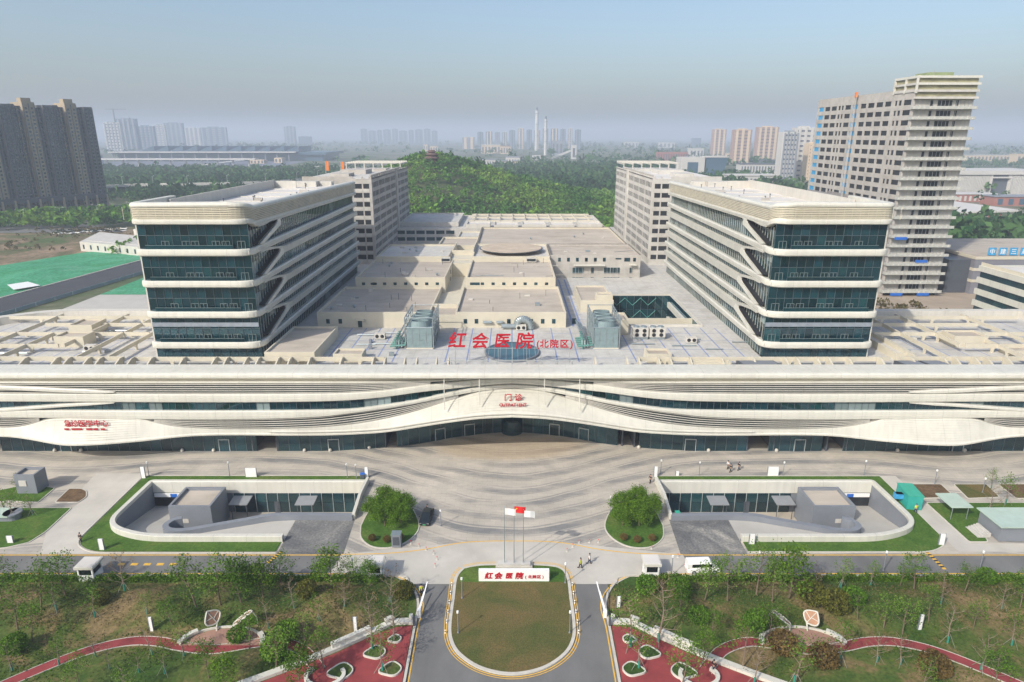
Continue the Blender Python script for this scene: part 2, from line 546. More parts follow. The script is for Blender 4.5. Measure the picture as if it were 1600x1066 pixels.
LEAF_G = leafmat('ground_cover_leaf', (0.035, 0.085, 0.009), (0.11, 0.165, 0.022))

# ------------------------------------------------------------------ mesh building
class MB:
    def __init__(self):
        self.v = []
        self.f = []
    def add(self, vs, fs):
        o = len(self.v)
        self.v += [tuple(p) for p in vs]
        self.f += [tuple(i + o for i in f) for f in fs]
        return self
    def box(self, x0, x1, y0, y1, z0, z1):
        if x0 > x1: x0, x1 = x1, x0
        if y0 > y1: y0, y1 = y1, y0
        if z0 > z1: z0, z1 = z1, z0
        vs = [(x0, y0, z0), (x1, y0, z0), (x1, y1, z0), (x0, y1, z0), (x0, y0, z1), (x1, y0, z1), (x1, y1, z1), (x0, y1, z1)]
        fs = [(3, 2, 1, 0), (4, 5, 6, 7), (0, 1, 5, 4), (1, 2, 6, 5), (2, 3, 7, 6), (3, 0, 4, 7)]
        return self.add(vs, fs)
    def obox(self, cx, cy, z0, z1, lx, ly, rz=0.0):
        c, s = math.cos(rz), math.sin(rz)
        vs = []
        for z in (z0, z1):
            for a, b in ((-1, -1), (1, -1), (1, 1), (-1, 1)):
                u, w = a * lx / 2, b * ly / 2
                vs.append((cx + u * c - w * s, cy + u * s + w * c, z))
        return self.add(vs, [(3, 2, 1, 0), (4, 5, 6, 7), (0, 1, 5, 4), (1, 2, 6, 5), (2, 3, 7, 6), (3, 0, 4, 7)])
    def bar(self, p0, p1, w, h=None):
        """square bar between two points"""
        h = h or w
        a, b = Vector(p0), Vector(p1)
        d = (b - a).normalized()
        up = Vector((0, 0, 1)) if abs(d.z) < 0.95 else Vector((0, 1, 0))
        r = d.cross(up).normalized() * w / 2
        u = r.cross(d).normalized() * h / 2
        vs = [a - r - u, a + r - u, a + r + u, a - r + u, b - r - u, b + r - u, b + r + u, b - r + u]
        return self.add(vs, [(0, 1, 2, 3), (7, 6, 5, 4), (0, 4, 5, 1), (1, 5, 6, 2), (2, 6, 7, 3), (3, 7, 4, 0)])
    def tube(self, p0, p1, r0, r1=None, n=8, cap=True):
        r1 = r0 if r1 is None else r1
        a, b = Vector(p0), Vector(p1)
        d = (b - a).normalized()
        up = Vector((0, 0, 1)) if abs(d.z) < 0.95 else Vector((1, 0, 0))
        e1 = d.cross(up).normalized()
        e2 = d.cross(e1)
        vs = []
        for p, r in ((a, r0), (b, r1)):
            for k in range(n):
                t = 2 * math.pi * k / n
                vs.append(p + e1 * (r * math.cos(t)) + e2 * (r * math.sin(t)))
        fs = [(k, (k + 1) % n, n + (k + 1) % n, n + k) for k in range(n)]
        if cap:
            fs += [tuple(range(n - 1, -1, -1)), tuple(range(n, 2 * n))]
        return self.add(vs, fs)
    def lathe(self, cx, cy, prof, n=16, sx=1.0, sy=1.0):
        vs, fs = [], []
        for r, z in prof:
            for k in range(n):
                t = 2 * math.pi * k / n
                vs.append((cx + sx * r * math.cos(t), cy + sy * r * math.sin(t), z))
        for i in range(len(prof) - 1):
            for k in range(n):
                a, b = i * n + k, i * n + (k + 1) % n
                fs.append((a, b, b + n, a + n))
        fs.append(tuple(range(n - 1, -1, -1)))
        fs.append(tuple(range((len(prof) - 1) * n, len(prof) * n)))
        return self.add(vs, fs)
    def prism(self, poly, z0, z1, axis='z', x=None):
        """polygon extruded; axis z: poly in (x,y); axis x: poly in (y,z) extruded from z0 to z1 along x; axis y: poly in (x,z)"""
        n = len(poly)
        tris = tessellate_polygon([[Vector((p[0], p[1], 0)) for p in poly]])
        def put(p, h):
            if axis == 'z': return (p[0], p[1], h)
            if axis == 'x': return (h, p[0], p[1])
            return (p[0], h, p[1])
        vs = [put(p, z0) for p in poly] + [put(p, z1) for p in poly]
        fs = [tuple(t[::-1]) for t in tris] + [tuple(i + n for i in t) for t in tris]
        fs += [(i, (i + 1) % n, n + (i + 1) % n, n + i) for i in range(n)]
        return self.add(vs, fs)
    def sweep(self, path, prof, side=1, closed=False, capends=True):
        """sweep a (outward, up) profile along a path of (x,y,z[,sn,sz]); outward = right-hand side of travel * side"""
        P = [Vector(p[:3]) for p in path]
        n, m = len(P), len(prof)
        vs = []
        for i in range(n):
            if closed:
                t = P[(i + 1) % n] - P[i - 1]
            else:
                t = P[min(i + 1, n - 1)] - P[max(i - 1, 0)]
            t = Vector((t.x, t.y, 0)).normalized()
            nr = Vector((t.y, -t.x, 0)) * side
            ex = path[i][3:] if len(path[i]) > 3 else (1.0, 1.0)
            for a, b in prof:
                q = P[i] + nr * (a * ex[0])
                vs.append((q.x, q.y, q.z + b * (ex[1] if len(ex) > 1 else 1.0)))
        fs = []
        rng = range(n) if closed else range(n - 1)
        for i in rng:
            j = (i + 1) % n
            for k in range(m):
                l = (k + 1) % m
                fs.append((i * m + k, j * m + k, j * m + l, i * m + l))
        if not closed and capends:
            fs.append(tuple(range(m - 1, -1, -1)))
            fs.append(tuple(range((n - 1) * m, n * m)))
        return self.add(vs, fs)
    def grid(self, rows):
        """rows of points -> quads"""
        o = len(self.v)
        w = len(rows[0])
        for r in rows:
            self.v += [tuple(p) for p in r]
        for i in range(len(rows) - 1):
            for k in range(w - 1):
                a = o + i * w + k
                self.f.append((a, a + 1, a + w + 1, a + w))
        return self
    def mesh(self, name, material, smooth=False):
        me = bpy.data.meshes.new(name)
        me.from_pydata(self.v, [], self.f)
        if smooth:
            me.polygons.foreach_set('use_smooth', [True] * len(me.polygons))
        me.materials.append(material)
        me.update()
        return me
    def build(self, name, material, parent=None, smooth=False, **tags):
        return link(name, self.mesh(name, material, smooth), parent, **tags)

ROOT_LOC = {}
def link(name, me, parent=None, loc=None, rz=0.0, label=None, category=None, group=None, kind=None):
    o = bpy.data.objects.new(name, me)
    COL.objects.link(o)
    if parent is not None:
        o.parent = parent
        top = parent
        while top.parent is not None:
            top = top.parent
        if parent == top and top.name in ROOT_LOC and loc is None:
            o.matrix_parent_inverse = Matrix.Translation(-Vector(ROOT_LOC[top.name]))
    if loc is not None:
        o.location = loc
    if rz:
        o.rotation_euler = (0, 0, rz)
    if label: o['label'] = label
    if category: o['category'] = category
    if group: o['group'] = group
    if kind: o['kind'] = kind
    return o
def thing(name, label, category, loc=(0, 0, 0), group=None, world=True, rz=0.0):
    """an Empty at the base of a thing; with world=True its parts are given in world coordinates"""
    o = bpy.data.objects.new(name, None)
    o.empty_display_size = 1.0
    COL.objects.link(o)
    o.location = loc
    o.rotation_euler = (0, 0, rz)
    o['label'] = label
    o['category'] = category
    if group: o['group'] = group
    if world:
        ROOT_LOC[o.name] = loc
    return o
def copy_tree(o, loc, rz=0.0, label=None, group=None, scale=None):
    c = o.copy()
    COL.objects.link(c)
    c.location = loc
    c.rotation_euler = (0, 0, rz)
    if scale: c.scale = scale if hasattr(scale, '__len__') else (scale,) * 3
    if label: c['label'] = label
    if group: c['group'] = group
    for ch in o.children:
        d = ch.copy()
        COL.objects.link(d)
        d.parent = c
        for g in ch.children:
            e = g.copy()
            COL.objects.link(e)
            e.parent = d
    return c

def np_mesh(name, V, quads, material, smooth=False):
    me = bpy.data.meshes.new(name)
    V = np.asarray(V, np.float32)
    Q = np.asarray(quads, np.int32)
    k = Q.shape[1]
    me.vertices.add(len(V))
    me.vertices.foreach_set('co', V.ravel())
    me.loops.add(Q.size)
    me.loops.foreach_set('vertex_index', Q.ravel())
    me.polygons.add(len(Q))
    me.polygons.foreach_set('loop_start', np.arange(0, Q.size, k, dtype=np.int32))
    me.polygons.foreach_set('loop_total', np.full(len(Q), k, np.int32))
    me.materials.append(material)
    me.update(calc_edges=True)
    return me
def leaf_quads(C, size, rng, flat=0.0):
    """one bent leaf-clump face per centre"""
    n = len(C)
    C = np.asarray(C, float)
    size = np.broadcast_to(np.asarray(size, float), (n,))
    a = rng.normal(size=(n, 3))
    if flat: a[:, 2] *= (1 - flat)
    a /= np.linalg.norm(a, axis=1)[:, None]
    b = rng.normal(size=(n, 3))
    b -= a * np.sum(a * b, axis=1)[:, None]
    b /= np.linalg.norm(b, axis=1)[:, None]
    A = a * size[:, None]
    B = b * size[:, None] * 0.62
    V = np.stack([C - A, C + B * 0.9 - A * 0.15, C + A, C - B], axis=1).reshape(-1, 3)
    Q = np.arange(4 * n).reshape(n, 4)
    return V, Q

def in_poly(x, y, poly):
    r = False
    n = len(poly)
    j = n - 1
    for i in range(n):
        xi, yi = poly[i][0], poly[i][1]
        xj, yj = poly[j][0], poly[j][1]
        if (yi > y) != (yj > y) and x < (xj - xi) * (y - yi) / (yj - yi) + xi:
            r = not r
        j = i
    return r
def np_in_poly(X, Y, poly):
    r = np.zeros(len(X), bool)
    n = len(poly)
    j = n - 1
    for i in range(n):
        xi, yi = poly[i][0], poly[i][1]
        xj, yj = poly[j][0], poly[j][1]
        if yi != yj:
            c = ((yi > Y) != (yj > Y)) & (X < (xj - xi) * (Y - yi) / (yj - yi) + xi)
            r ^= c
        j = i
    return r
def sheet_mesh(outer, holes=(), z=0.0):
    vs, es, fs = [], [], []
    for loop in [outer] + list(holes):
        o = len(vs)
        vs += [Vector((p[0], p[1])) for p in loop]
        es += [(o + i, o + (i + 1) % len(loop)) for i in range(len(loop))]
    r = delaunay_2d_cdt(vs, es, [], 0, 1e-5)
    ov, ofs = r[0], r[2]
    mb = MB()
    keep = []
    for f in ofs:
        cx = sum(ov[i].x for i in f) / len(f)
        cy = sum(ov[i].y for i in f) / len(f)
        if in_poly(cx, cy, outer) and not any(in_poly(cx, cy, h) for h in holes):
            keep.append(tuple(f))
    mb.add([(p.x, p.y, z) for p in ov], keep)
    return mb
def sheet(name, outer, material, z=0.0, holes=(), parent=None, **tags):
    return sheet_mesh(outer, holes, z).build(name, material, parent, **tags)
def mirror(poly, s):
    return [(s * abs(p[0]) if False else s * -p[0], p[1]) for p in poly] if s > 0 else list(poly)
def round_poly(pts, r, n=5):
    """round the corners of a polygon"""
    out = []
    m = len(pts)
    for i in range(m):
        p, a, b = Vector(pts[i][:2]), Vector(pts[i - 1][:2]), Vector(pts[(i + 1) % m][:2])
        rr = r[i] if hasattr(r, '__len__') else r
        if rr <= 0:
            out.append((p.x, p.y))
            continue
        la, lb = (a - p).length, (b - p).length
        k = min(rr, la * 0.48, lb * 0.48)
        q0, q1 = p + (a - p) * (k / la), p + (b - p) * (k / lb)
        for j in range(n + 1):
            t = j / n
            q = q0 * (1 - t) ** 2 + p * 2 * t * (1 - t) + q1 * t ** 2
            out.append((q.x, q.y))
    return out
def smooth_open(pts, n=6):
    """Catmull-Rom through open points"""
    P = [Vector(p) for p in pts]
    out = []
    for i in range(len(P) - 1):
        p0, p1, p2, p3 = P[max(i - 1, 0)], P[i], P[i + 1], P[min(i + 2, len(P) - 1)]
        for j in range(n):
            t = j / n
            q = 0.5 * (2 * p1 + (p2 - p0) * t + (2 * p0 - 5 * p1 + 4 * p2 - p3) * t * t + (3 * p1 - p0 - 3 * p2 + p3) * t ** 3)
            out.append(tuple(q))
    out.append(tuple(P[-1]))
    return out
def offset_path(pts, d):
    """shift an open plan path to its right by d"""
    out = []
    n = len(pts)
    for i in range(n):
        a, b = pts[max(i - 1, 0)], pts[min(i + 1, n - 1)]
        t = Vector((b[0] - a[0], b[1] - a[1])).normalized()
        out.append((pts[i][0] + t.y * d, pts[i][1] - t.x * d))
    return out
def _raw_glyph(s, shear, offset):
    cu = bpy.data.curves.new('lettering', 'FONT')
    cu.body = s
    cu.size = 1.0
    cu.extrude = 0.03
    cu.offset = offset
    cu.shear = shear
    cu.align_x = 'CENTER'
    cu.resolution_u = 3
    to = bpy.data.objects.new('lettering', cu)
    COL.objects.link(to)
    bpy.context.view_layer.update()
    me = bpy.data.meshes.new_from_object(to.evaluated_get(bpy.context.evaluated_depsgraph_get()))
    bpy.data.objects.remove(to)
    bpy.data.curves.remove(cu)
    return me
GLYPH = {}
for _ch in '红会医院(北区)门诊急学中心建三局OUTPAIEN':
    GLYPH[_ch, 0] = _raw_glyph(_ch, 0.0, 0.008)
for _ch in '红会医院':
    GLYPH[_ch, 1] = _raw_glyph(_ch, 0.16, 0.010)
def _ext(me):
    co = np.empty(len(me.vertices) * 3, np.float32)
    me.vertices.foreach_get('co', co)
    co = co.reshape(-1, 3)
    return co.min(0), co.max(0)
_lo, _hi = _ext(GLYPH['医', 0])
CJK_K, CJK_B = 1.0 / (_hi[1] - _lo[1]), _lo[1]
_lo, _hi = _ext(GLYPH['O', 0])
LAT_K, LAT_B = 1.0 / (_hi[1] - _lo[1]), _lo[1]
def text_mesh(s, size, depth, material, brush=0, bold=0.0):
    """one character, its body `size` metres high, base line at 0, centred"""
    me = GLYPH[s, brush].copy()
    lat = s in 'OUTPAIEN'
    k = (LAT_K if lat else CJK_K) * size
    b = LAT_B if lat else CJK_B
    lo, hi = _ext(me)
    me.transform(Matrix.Translation((-(lo[0] + hi[0]) / 2, -b, 0)))
    me.transform(Matrix.Diagonal((k, k, depth / 0.03, 1)))
    if bold > 0:
        co = np.empty(len(me.vertices) * 3, np.float32)
        me.vertices.foreach_get('co', co)
        co = co.reshape(-1, 3)
        polys = [tuple(p.vertices) for p in me.polygons]
        b_ = bold * size
        vs, fs = [], []
        for n_, (dx, dy) in enumerate(((0, 0), (b_, 0), (-b_, 0), (0, b_), (0, -b_), (b_ * .7, b_ * .7), (-b_ * .7, -b_ * .7))):
            o_ = len(vs)
            vs += [(p[0] + dx, p[1] + dy, p[2] + n_ * 0.003) for p in co]
            fs += [tuple(i + o_ for i in f) for f in polys]
        me = bpy.data.meshes.new('letter')
        me.from_pydata(vs, [], fs)
    me.name = 'letter'
    me.materials.clear()
    me.materials.append(material)
    return me
# bodies grown once over their joint skeletons, standing and walking
def _grow(nodes, edges):
    me = bpy.data.meshes.new('body')
    me.from_pydata([n[0] for n in nodes], edges, [])
    o = bpy.data.objects.new('body', me)
    COL.objects.link(o)
    o.modifiers.new('skin', 'SKIN')
    ss = o.modifiers.new('sub', 'SUBSURF')
    ss.levels = ss.render_levels = 1
    for i, n in enumerate(nodes):
        o.data.skin_vertices[0].data[i].radius = (n[1], n[2] if len(n) > 2 else n[1])
    o.data.skin_vertices[0].data[0].use_root = True
    fin = bpy.data.meshes.new_from_object(o.evaluated_get(bpy.context.evaluated_depsgraph_get()))
    bpy.data.objects.remove(o)
    fin.polygons.foreach_set('use_smooth', [True] * len(fin.polygons))
    return fin
BODY = {}
for _st in (0.05, 0.24):
    st, reach = _st, 0.1
    body = [((0, 0, .94), .12, .15), ((0, 0, 1.18), .11, .14), ((0, 0, 1.42), .10, .16), ((0, 0, 1.52), .05, .05), ((.02, 0, 1.62), .085, .075), ((.02, 0, 1.72), .075, .07),
            ((st * .5, .10, .50), .065), ((st, .10, .10), .045), ((st + .16, .11, .05), .035), ((-st * .25, -.10, .50), .065), ((-st, -.10, .12), .045), ((-st + .14, -.11, .06), .035),
            ((.02, .22, 1.40), .05), ((-.06 - reach * .3, .27, 1.14), .04), ((.06 - reach, .26, .90), .03), ((.1 - reach, .26, .82), .028),
            ((.02, -.22, 1.40), .05), ((.02 + reach * .3, -.27, 1.14), .04), ((.14 + reach, -.26, .92), .03), ((.18 + reach, -.26, .85), .028)]
    ed = [(0, 1), (1, 2), (2, 3), (3, 4), (4, 5), (0, 6), (6, 7), (7, 8), (0, 9), (9, 10), (10, 11), (2, 12), (12, 13), (13, 14), (14, 15), (2, 16), (16, 17), (17, 18), (18, 19)]
    fat = lambda i, k: (body[i][0], body[i][1] + k, (body[i][2] if len(body[i]) > 2 else body[i][1]) + k)
    BODY[_st] = (_grow(body, ed), _grow([fat(i, .022) for i in (0, 1, 2, 12, 13, 14, 16, 17, 18)], [(0, 1), (1, 2), (2, 3), (3, 4), (4, 5), (2, 6), (6, 7), (7, 8)]),
                 _grow([fat(i, .024) for i in (0, 6, 7, 9, 10)], [(0, 1), (1, 2), (0, 3), (3, 4)]))
def mx(poly, s):
    """plan drawn for the left half; s=+1 gives its twin on the right"""
    return [(-p[0],) + tuple(p[1:]) for p in poly] if s > 0 else list(poly)
SIDE = {-1: 'left', 1: 'right'}

# ================================================================== GROUND
court_out = [(-66.6, 109.6), (-26.9, 109.6), (-26.3, 96.9), (-35.9, 96.9), (-35.9, 90.6), (-58.3, 90.6)]
court_ring = round_poly([(-66.4, 109.4), (-26.6, 109.4), (-26.4, 97.0), (-36.0, 97.0), (-36.0, 90.9), (-58.5, 90.9), (-65.8, 94.2)],
                        [0.4, 0, 0, 0, 0, 5.0, 4.0])
HOLES = [mx(court_ring, -1), mx(court_ring, 1)]
far = 16000
sheet('ground', [(-far, -200), (far, -200), (far, far), (-far, far)], FIELD, 0.0, HOLES, kind='structure')
plaza = [(-150, 87.4), (150, 87.4), (150, 137), (-150, 137)]
sheet('plaza_paving', plaza, PLAZA, 0.02, HOLES, kind='structure')
fore = [(-26.0, 87.3), (-26.8, 80.2), (-17.5, 82.0), (-14.9, 80.3), (14.9, 80.3), (17.5, 82.0), (26.8, 80.2), (26.0, 87.3), (13, 89.6), (5, 90.9), (-5, 90.9), (-13, 89.6)]
sheet('forecourt_paving', fore, PCONC, 0.026, kind='structure')
for s in (-1, 1):
    sheet('service_road', mx([(-260, 82.4), (-26.4, 82.4), (-26.0, 87.4), (-260, 87.4)], s), ASPHL, 0.022, kind='structure')
    sheet('ramp_apron', mx([(-35.9, 87.4), (-25.7, 87.4), (-26.1, 96.9), (-35.9, 96.9)], s), APRON, 0.030, kind='structure')
sheet('entrance_drive', [(-13.6, 40), (13.6, 40), (13.6, 80.3), (-13.6, 80.3)], ASPHL, 0.014, kind='structure')
# painted edge lines
def line(name, pts, w, z, material=YPAINT, lab=None):
    a, b = offset_path(pts, -w / 2), offset_path(pts, w / 2)
    mb = MB()
    mb.grid([[(p[0], p[1], z) for p in a], [(p[0], p[1], z) for p in b]])
    return mb.build(name, material, kind='structure')
for s in (-1, 1):
    line('road_edge_line', mx([(-260, 87.15), (-26.0, 87.15)], s), 0.22, 0.034)
    line('road_edge_line', mx([(-260, 82.65), (-30.0, 82.65), (-19, 82.5)], s), 0.22, 0.034)
    line('road_edge_line', mx(smooth_open([(-26.0, 87.3), (-19, 87.6), (-13.5, 88.6), (-8.5, 90.2), (-4.5, 90.75), (0, 90.8)]), s), 0.2, 0.036)
    line('road_edge_line', mx(smooth_open([(-17.2, 82.3), (-14.6, 80.6), (-12.7, 77.9), (-12.0, 75.2), (-12.2, 71.8), (-12.15, 66), (-12.0, 55)]), s), 0.16, 0.036)

# ---- centre lawn on a kerb
lawn = smooth_open([(-7.0, 83.7), (-7.85, 81.6), (-7.9, 77), (-7.9, 72.4), (-7.55, 69.5), (-6.3, 67.0), (-3.6, 64.8), (0, 63.9),
                    (3.6, 64.8), (6.3, 67.0), (7.55, 69.5), (7.9, 72.4), (7.9, 77), (7.85, 81.6), (7.0, 83.7), (4.6, 84.4), (0, 84.5), (-4.6, 84.4), (-7.0, 83.7)])[:-1]
def kerb(name, loop, w, h, z0=0.0, closed=True, material=KERB):
    mb = MB()
    mb.sweep([(p[0], p[1], z0) for p in loop], [(0, 0), (0, h), (-w, h), (-w, 0)], side=1, closed=closed)
    return mb.build(name, material, kind='structure')
kerb('lawn_kerb', lawn, -0.42, 0.16)
sheet('entrance_lawn', lawn, LAWNB, 0.13, kind='structure')
band = [p for p in lawn if p[1] > 80.2] 
sheet('lawn_strip', [(-7.6, 80.6), (7.6, 80.6), (7.55, 83.3), (6.7, 84.0), (4.4, 84.35), (-4.4, 84.35), (-6.7, 84.0), (-7.55, 83.3)], GRASS, 0.15, kind='structure')
ll = offset_path(lawn + [lawn[0]], 0.62)
line('lawn_edge_line', ll, 0.14, 0.036)
ll2 = offset_path(lawn + [lawn[0]], 0.92)
line('lawn_edge_line', ll2, 0.10, 0.036)

# ---- grass margins round the sunken courts, tree islands, side lawns
for s in (-1, 1):
    margin = round_poly([(-68.8, 111.6), (-26.6, 111.6), (-26.6, 109.9), (-66.9, 109.9), (-66.4, 94.4), (-58.6, 90.45), (-36.2, 90.45), (-36.2, 87.9), (-64.5, 87.9), (-68.2, 90.3)],
                        [0.3, 0, 0, 0.3, 4.0, 5.0, 0, 0.3, 2.0, 2.2])
    sheet('grass_verge', mx(margin, s), GRASS, 0.12, kind='structure')
    kerb('verge_kerb', mx(round_poly([(-26.4, 111.7), (-68.95, 111.7), (-68.4, 90.2), (-64.5, 87.75), (-36.1, 87.75)], [0, .3, 2.2, 2, 0]), s), -0.18 * 1, 0.15, closed=False)
    isl = smooth_open([(-24.6, 95.0), (-24.2, 99.5), (-22.6, 103.4), (-20.6, 104.0), (-17.6, 101.0), (-15.6, 96.5), (-15.3, 93.4), (-16.6, 90.6), (-18.8, 89.1), (-21.6, 89.3), (-23.8, 91.6), (-24.6, 95.0)])[:-1]
    sheet('tree_island', mx(isl, s), GRASS, 0.13, kind='structure')
    kerb('island_kerb', mx(isl, s), 0.18 if s < 0 else -0.18, 0.15)
PX = lambda pts: [G(*p) for p in pts]
for nm, pts, m in (('side_lawn', [(-40, 790), (12, 784), (60, 786), (87, 763), (62, 760), (30, 760), (-40, 775)], GRASS),
                   ('planting_bed', [(85, 786), (123, 786), (136, 777), (136, 768), (128, 764), (108, 764)], SOILB),
                   ('side_lawn', [(-40, 862), (10, 857), (45, 849), (72, 832), (113, 794), (-40, 794)], GRASS),
                   ('planting_bed', [(1414, 757), (1470, 757), (1493, 778), (1434, 780)], SOILB),
                   ('planting_bed', [(1489, 757), (1541, 757), (1563, 778), (1512, 780)], LAWNB),
                   ('planting_bed', [(1558, 757), (1640, 757), (1640, 779), (1588, 780)], SOILB),
                   ('side_lawn', [(1446, 786), (1640, 786), (1640, 812), (1530, 824), (1545, 848), (1514, 848)], GRASS)):
    q = round_poly(PX(pts), 0.5, 3)
    sheet(nm, q, m, 0.12, kind='structure')
    if sum((q[i][0] * q[(i + 1) % len(q)][1] - q[(i + 1) % len(q)][0] * q[i][1]) for i in range(len(q))) < 0:
        q = q[::-1]
    kerb('bed_kerb', q, 0.15, 0.14)
# drives of pale concrete beside the sunken courts
sheet('side_drive', PX([(63, 866), (150, 866), (128, 850), (215, 757), (237, 740), (150, 740), (128, 764), (137, 777), (113, 794), (72, 832)]), PCONC, 0.028, kind='structure')
sheet('side_drive', [(68.5, 88.0), (100, 88.0), (100, 90.2), (71.9, 90.2), (71.9, 111.8), (69.0, 111.8)], PCONC, 0.028, kind='structure')

# ================================================================== PODIUM
YF = 118.5
def y_lip(ax):
    return YF - 1.4 * math.exp(-(ax / 19.0) ** 2) - 2.6 * math.exp(-((ax - 82.5) / 11.5) ** 2)
def y_band(ax):
    return YF + 3.2 * math.exp(-(ax / 17.0) ** 2)
def curve(pts, Y=None):
    out = []
    for px, py in pts:
        x0 = abs(W(min(px, 800), py, YF)[0])
        yy = y_lip(x0) if Y is None else Y(x0)
        w = W(px, py, yy)
        out.append((abs(w[0]), w[1]))
    out.sort()
    out.append((max(out[-1][0] + 5, 140), out[-1][1]))
    return smooth_interp(out)
z_b2b = curve([(800, 600), (749, 603.6), (694, 609.4), (653, 614), (603, 621), (552, 626), (494, 628.4), (0, 628.4)], y_band)
z_b2t = curve([(800, 592.5), (749, 594), (694, 599.5), (653, 604), (603, 610.7), (552, 614.5), (494, 616), (0, 616)], y_band)
z_b3t = curve([(800, 601.8), (749, 605.6), (694, 616), (653, 625.4), (603, 633.5), (552, 640), (494, 642), (0, 642)], y_band)
z_b3b = curve([(800, 607), (749, 612), (694, 622), (653, 630.4), (603, 639), (552, 646), (494, 652.5), (0, 653.5)], y_band)
z_l1t = curve([(800, 592), (749, 593.2), (694, 596.6), (653, 598.2), (603, 599.5), (552, 600), (0, 600)], y_band)
z_b4t = curve([(800, 607.4), (749, 612.5), (717, 622), (694, 629), (643, 645), (603, 655), (552, 664), (494, 669.4), (290, 669.4), (266, 666.4), (232, 659), (219, 654.5),
               (160, 653.6), (74, 655.5), (51, 662.6), (25, 668.5), (0, 669.4)], y_band)
z_b4b = curve([(800, 653.2), (749, 655.8), (694, 662.6), (653, 669), (603, 676.5), (552, 680), (500, 681.6), (329, 681.6), (296, 683), (228, 690.5), (177, 695.5), (132, 697.3),
               (101, 696.5), (51, 688.5), (25, 685), (0, 683.4)])
XE = 131.0
XS = [(-XE + i * 1.31) for i in range(201)]
POD = thing('hospital_podium', 'long white outpatient podium with flowing curved bands, louvres and a wave canopy over the entrance', 'building', (0, 130, 0))

def rows_strip(fn_top, fn_bot, y_top, bulge, steps=None):
    """white band as rows of points across the front, from its top inner edge round to its soffit"""
    prof = [(0.0, 0.0, 0.95), (0.0, 0.0, 0.22), (0.10, 0.0, 0.05), (0.44, 0.0, 0.0), (0.47, 0.0, 0.06), (0.50, 0.0, 0.06), (0.53, 0.0, 0.0), (0.9, 0.0, 0.04), (1.0, 0.0, 0.2), (1.0, 0.0, 0.95)]
    rows = []
    for t, dz, dy in prof:
        r = []
        for x in XS:
            ax = abs(x)
            zt, zb = fn_top(ax), fn_bot(ax)
            zt = max(zt, zb + 0.02)
            r.append((x, y_band(ax) + dy, lerp(zt, zb, t)))
        rows.append(r)
    mb = MB()
    mb.grid(rows)
    return mb
rows_strip(z_b2t, z_b2b, YF, 0).build('facade_band', WHITE, POD, smooth=False, label='upper flowing white band over the glass strip')
rows_strip(z_b3t, z_b3b, YF, 0).build('facade_band', WHITE, POD, smooth=False, label='middle flowing white band under the glass strip')
# lowest band, swelling into the wave canopy and the two leaf-shaped canopies; its face is laid in lapped courses
mb = MB()
rows = [[(x, y_band(abs(x)) + 0.95, z_b4t(abs(x))) for x in XS]]
NST = 10
for k in range(NST + 1):
    for lap in ((0,) if k == NST else (0, 1)):
        r = []
        for x in XS:
            ax = abs(x)
            zt, zb = z_b4t(ax), z_b4b(ax) + 0.55
            tall = min(max((zt - zb - 1.6) / 2.5, 0), 1)
            t = k / NST
            yl = y_lip(ax)
            yy = lerp(y_band(ax) + 0.25, yl + 0.25, t ** 0.8)
            prou = (0.24 * tall) if lap == 1 else 0.0
            r.append((x, yy + prou, lerp(zt, zb, t)))
        rows.append(r)
for dz, dy in ((0.38, -0.02), (0.12, 0.02), (0.0, 0.25), (0.05, 6.0)):
    rows.append([(x, y_lip(abs(x)) + dy, z_b4b(abs(x)) + dz) for x in XS])
mb.grid(rows)
mb.build('canopy_face', WHITE, POD, label='lowest white band swelling into lapped wave canopies')
# raised lip moulding along the canopies
mb = MB()
for lo, hi in ((-48, 48),):
    xs = [x for x in XS if lo < x < hi]
    mb.grid([[(x, y_lip(abs(x)) + 0.16 - 0.10, z_b4b(abs(x)) + 1.15 + 0.02) for x in xs], [(x, y_lip(abs(x)) - 0.05, z_b4b(abs(x)) + 1.0) for x in xs],
             [(x, y_lip(abs(x)) - 0.05, z_b4b(abs(x)) + 0.75) for x in xs], [(x, y_lip(abs(x)) + 0.2, z_b4b(abs(x)) + 0.6) for x in xs]])
mb.build('canopy_lip', WHITE, POD, smooth=True)
# crowning parapet
prof = [(-5.2, -0.6), (-5.2, 0.0), (-4.8, 0.12), (-1.0, 0.0), (-0.35, -0.10), (-0.06, -0.32), (0, -0.55), (-0.04, -0.62), (0.02, -0.66), (0.0, -0.98), (-0.25, -1.08), (-2.2, -1.1), (-2.2, -1.4)]
MB().sweep([(x, YF, 18.0) for x in XS], prof, side=1).build('parapet', WHITE, POD, smooth=False, label='long white crowning parapet along the roof front')
MB().grid([[(x, y_band(abs(x)) + 1.0, z) for x in XS] for z in (15.3, 16.95)]).build('recessed_wall', CREAM_LV, POD)
MB().grid([[(x, y, 16.9) for x in XS] for y in (119.0, 126.0)]).build('soffit', CREAM_LV, POD)
mb = MB()
mb.grid([[(x, y - YF + y_band(abs(x)), max(z_l1t(abs(x)) + dz, 0)) for x in XS] for y, dz in ((119.6, 0.30), (118.85, 0.26), (118.75, 0.16), (118.8, 0.0), (119.6, -0.02))])
mb.build('ledge', WHITE, POD)
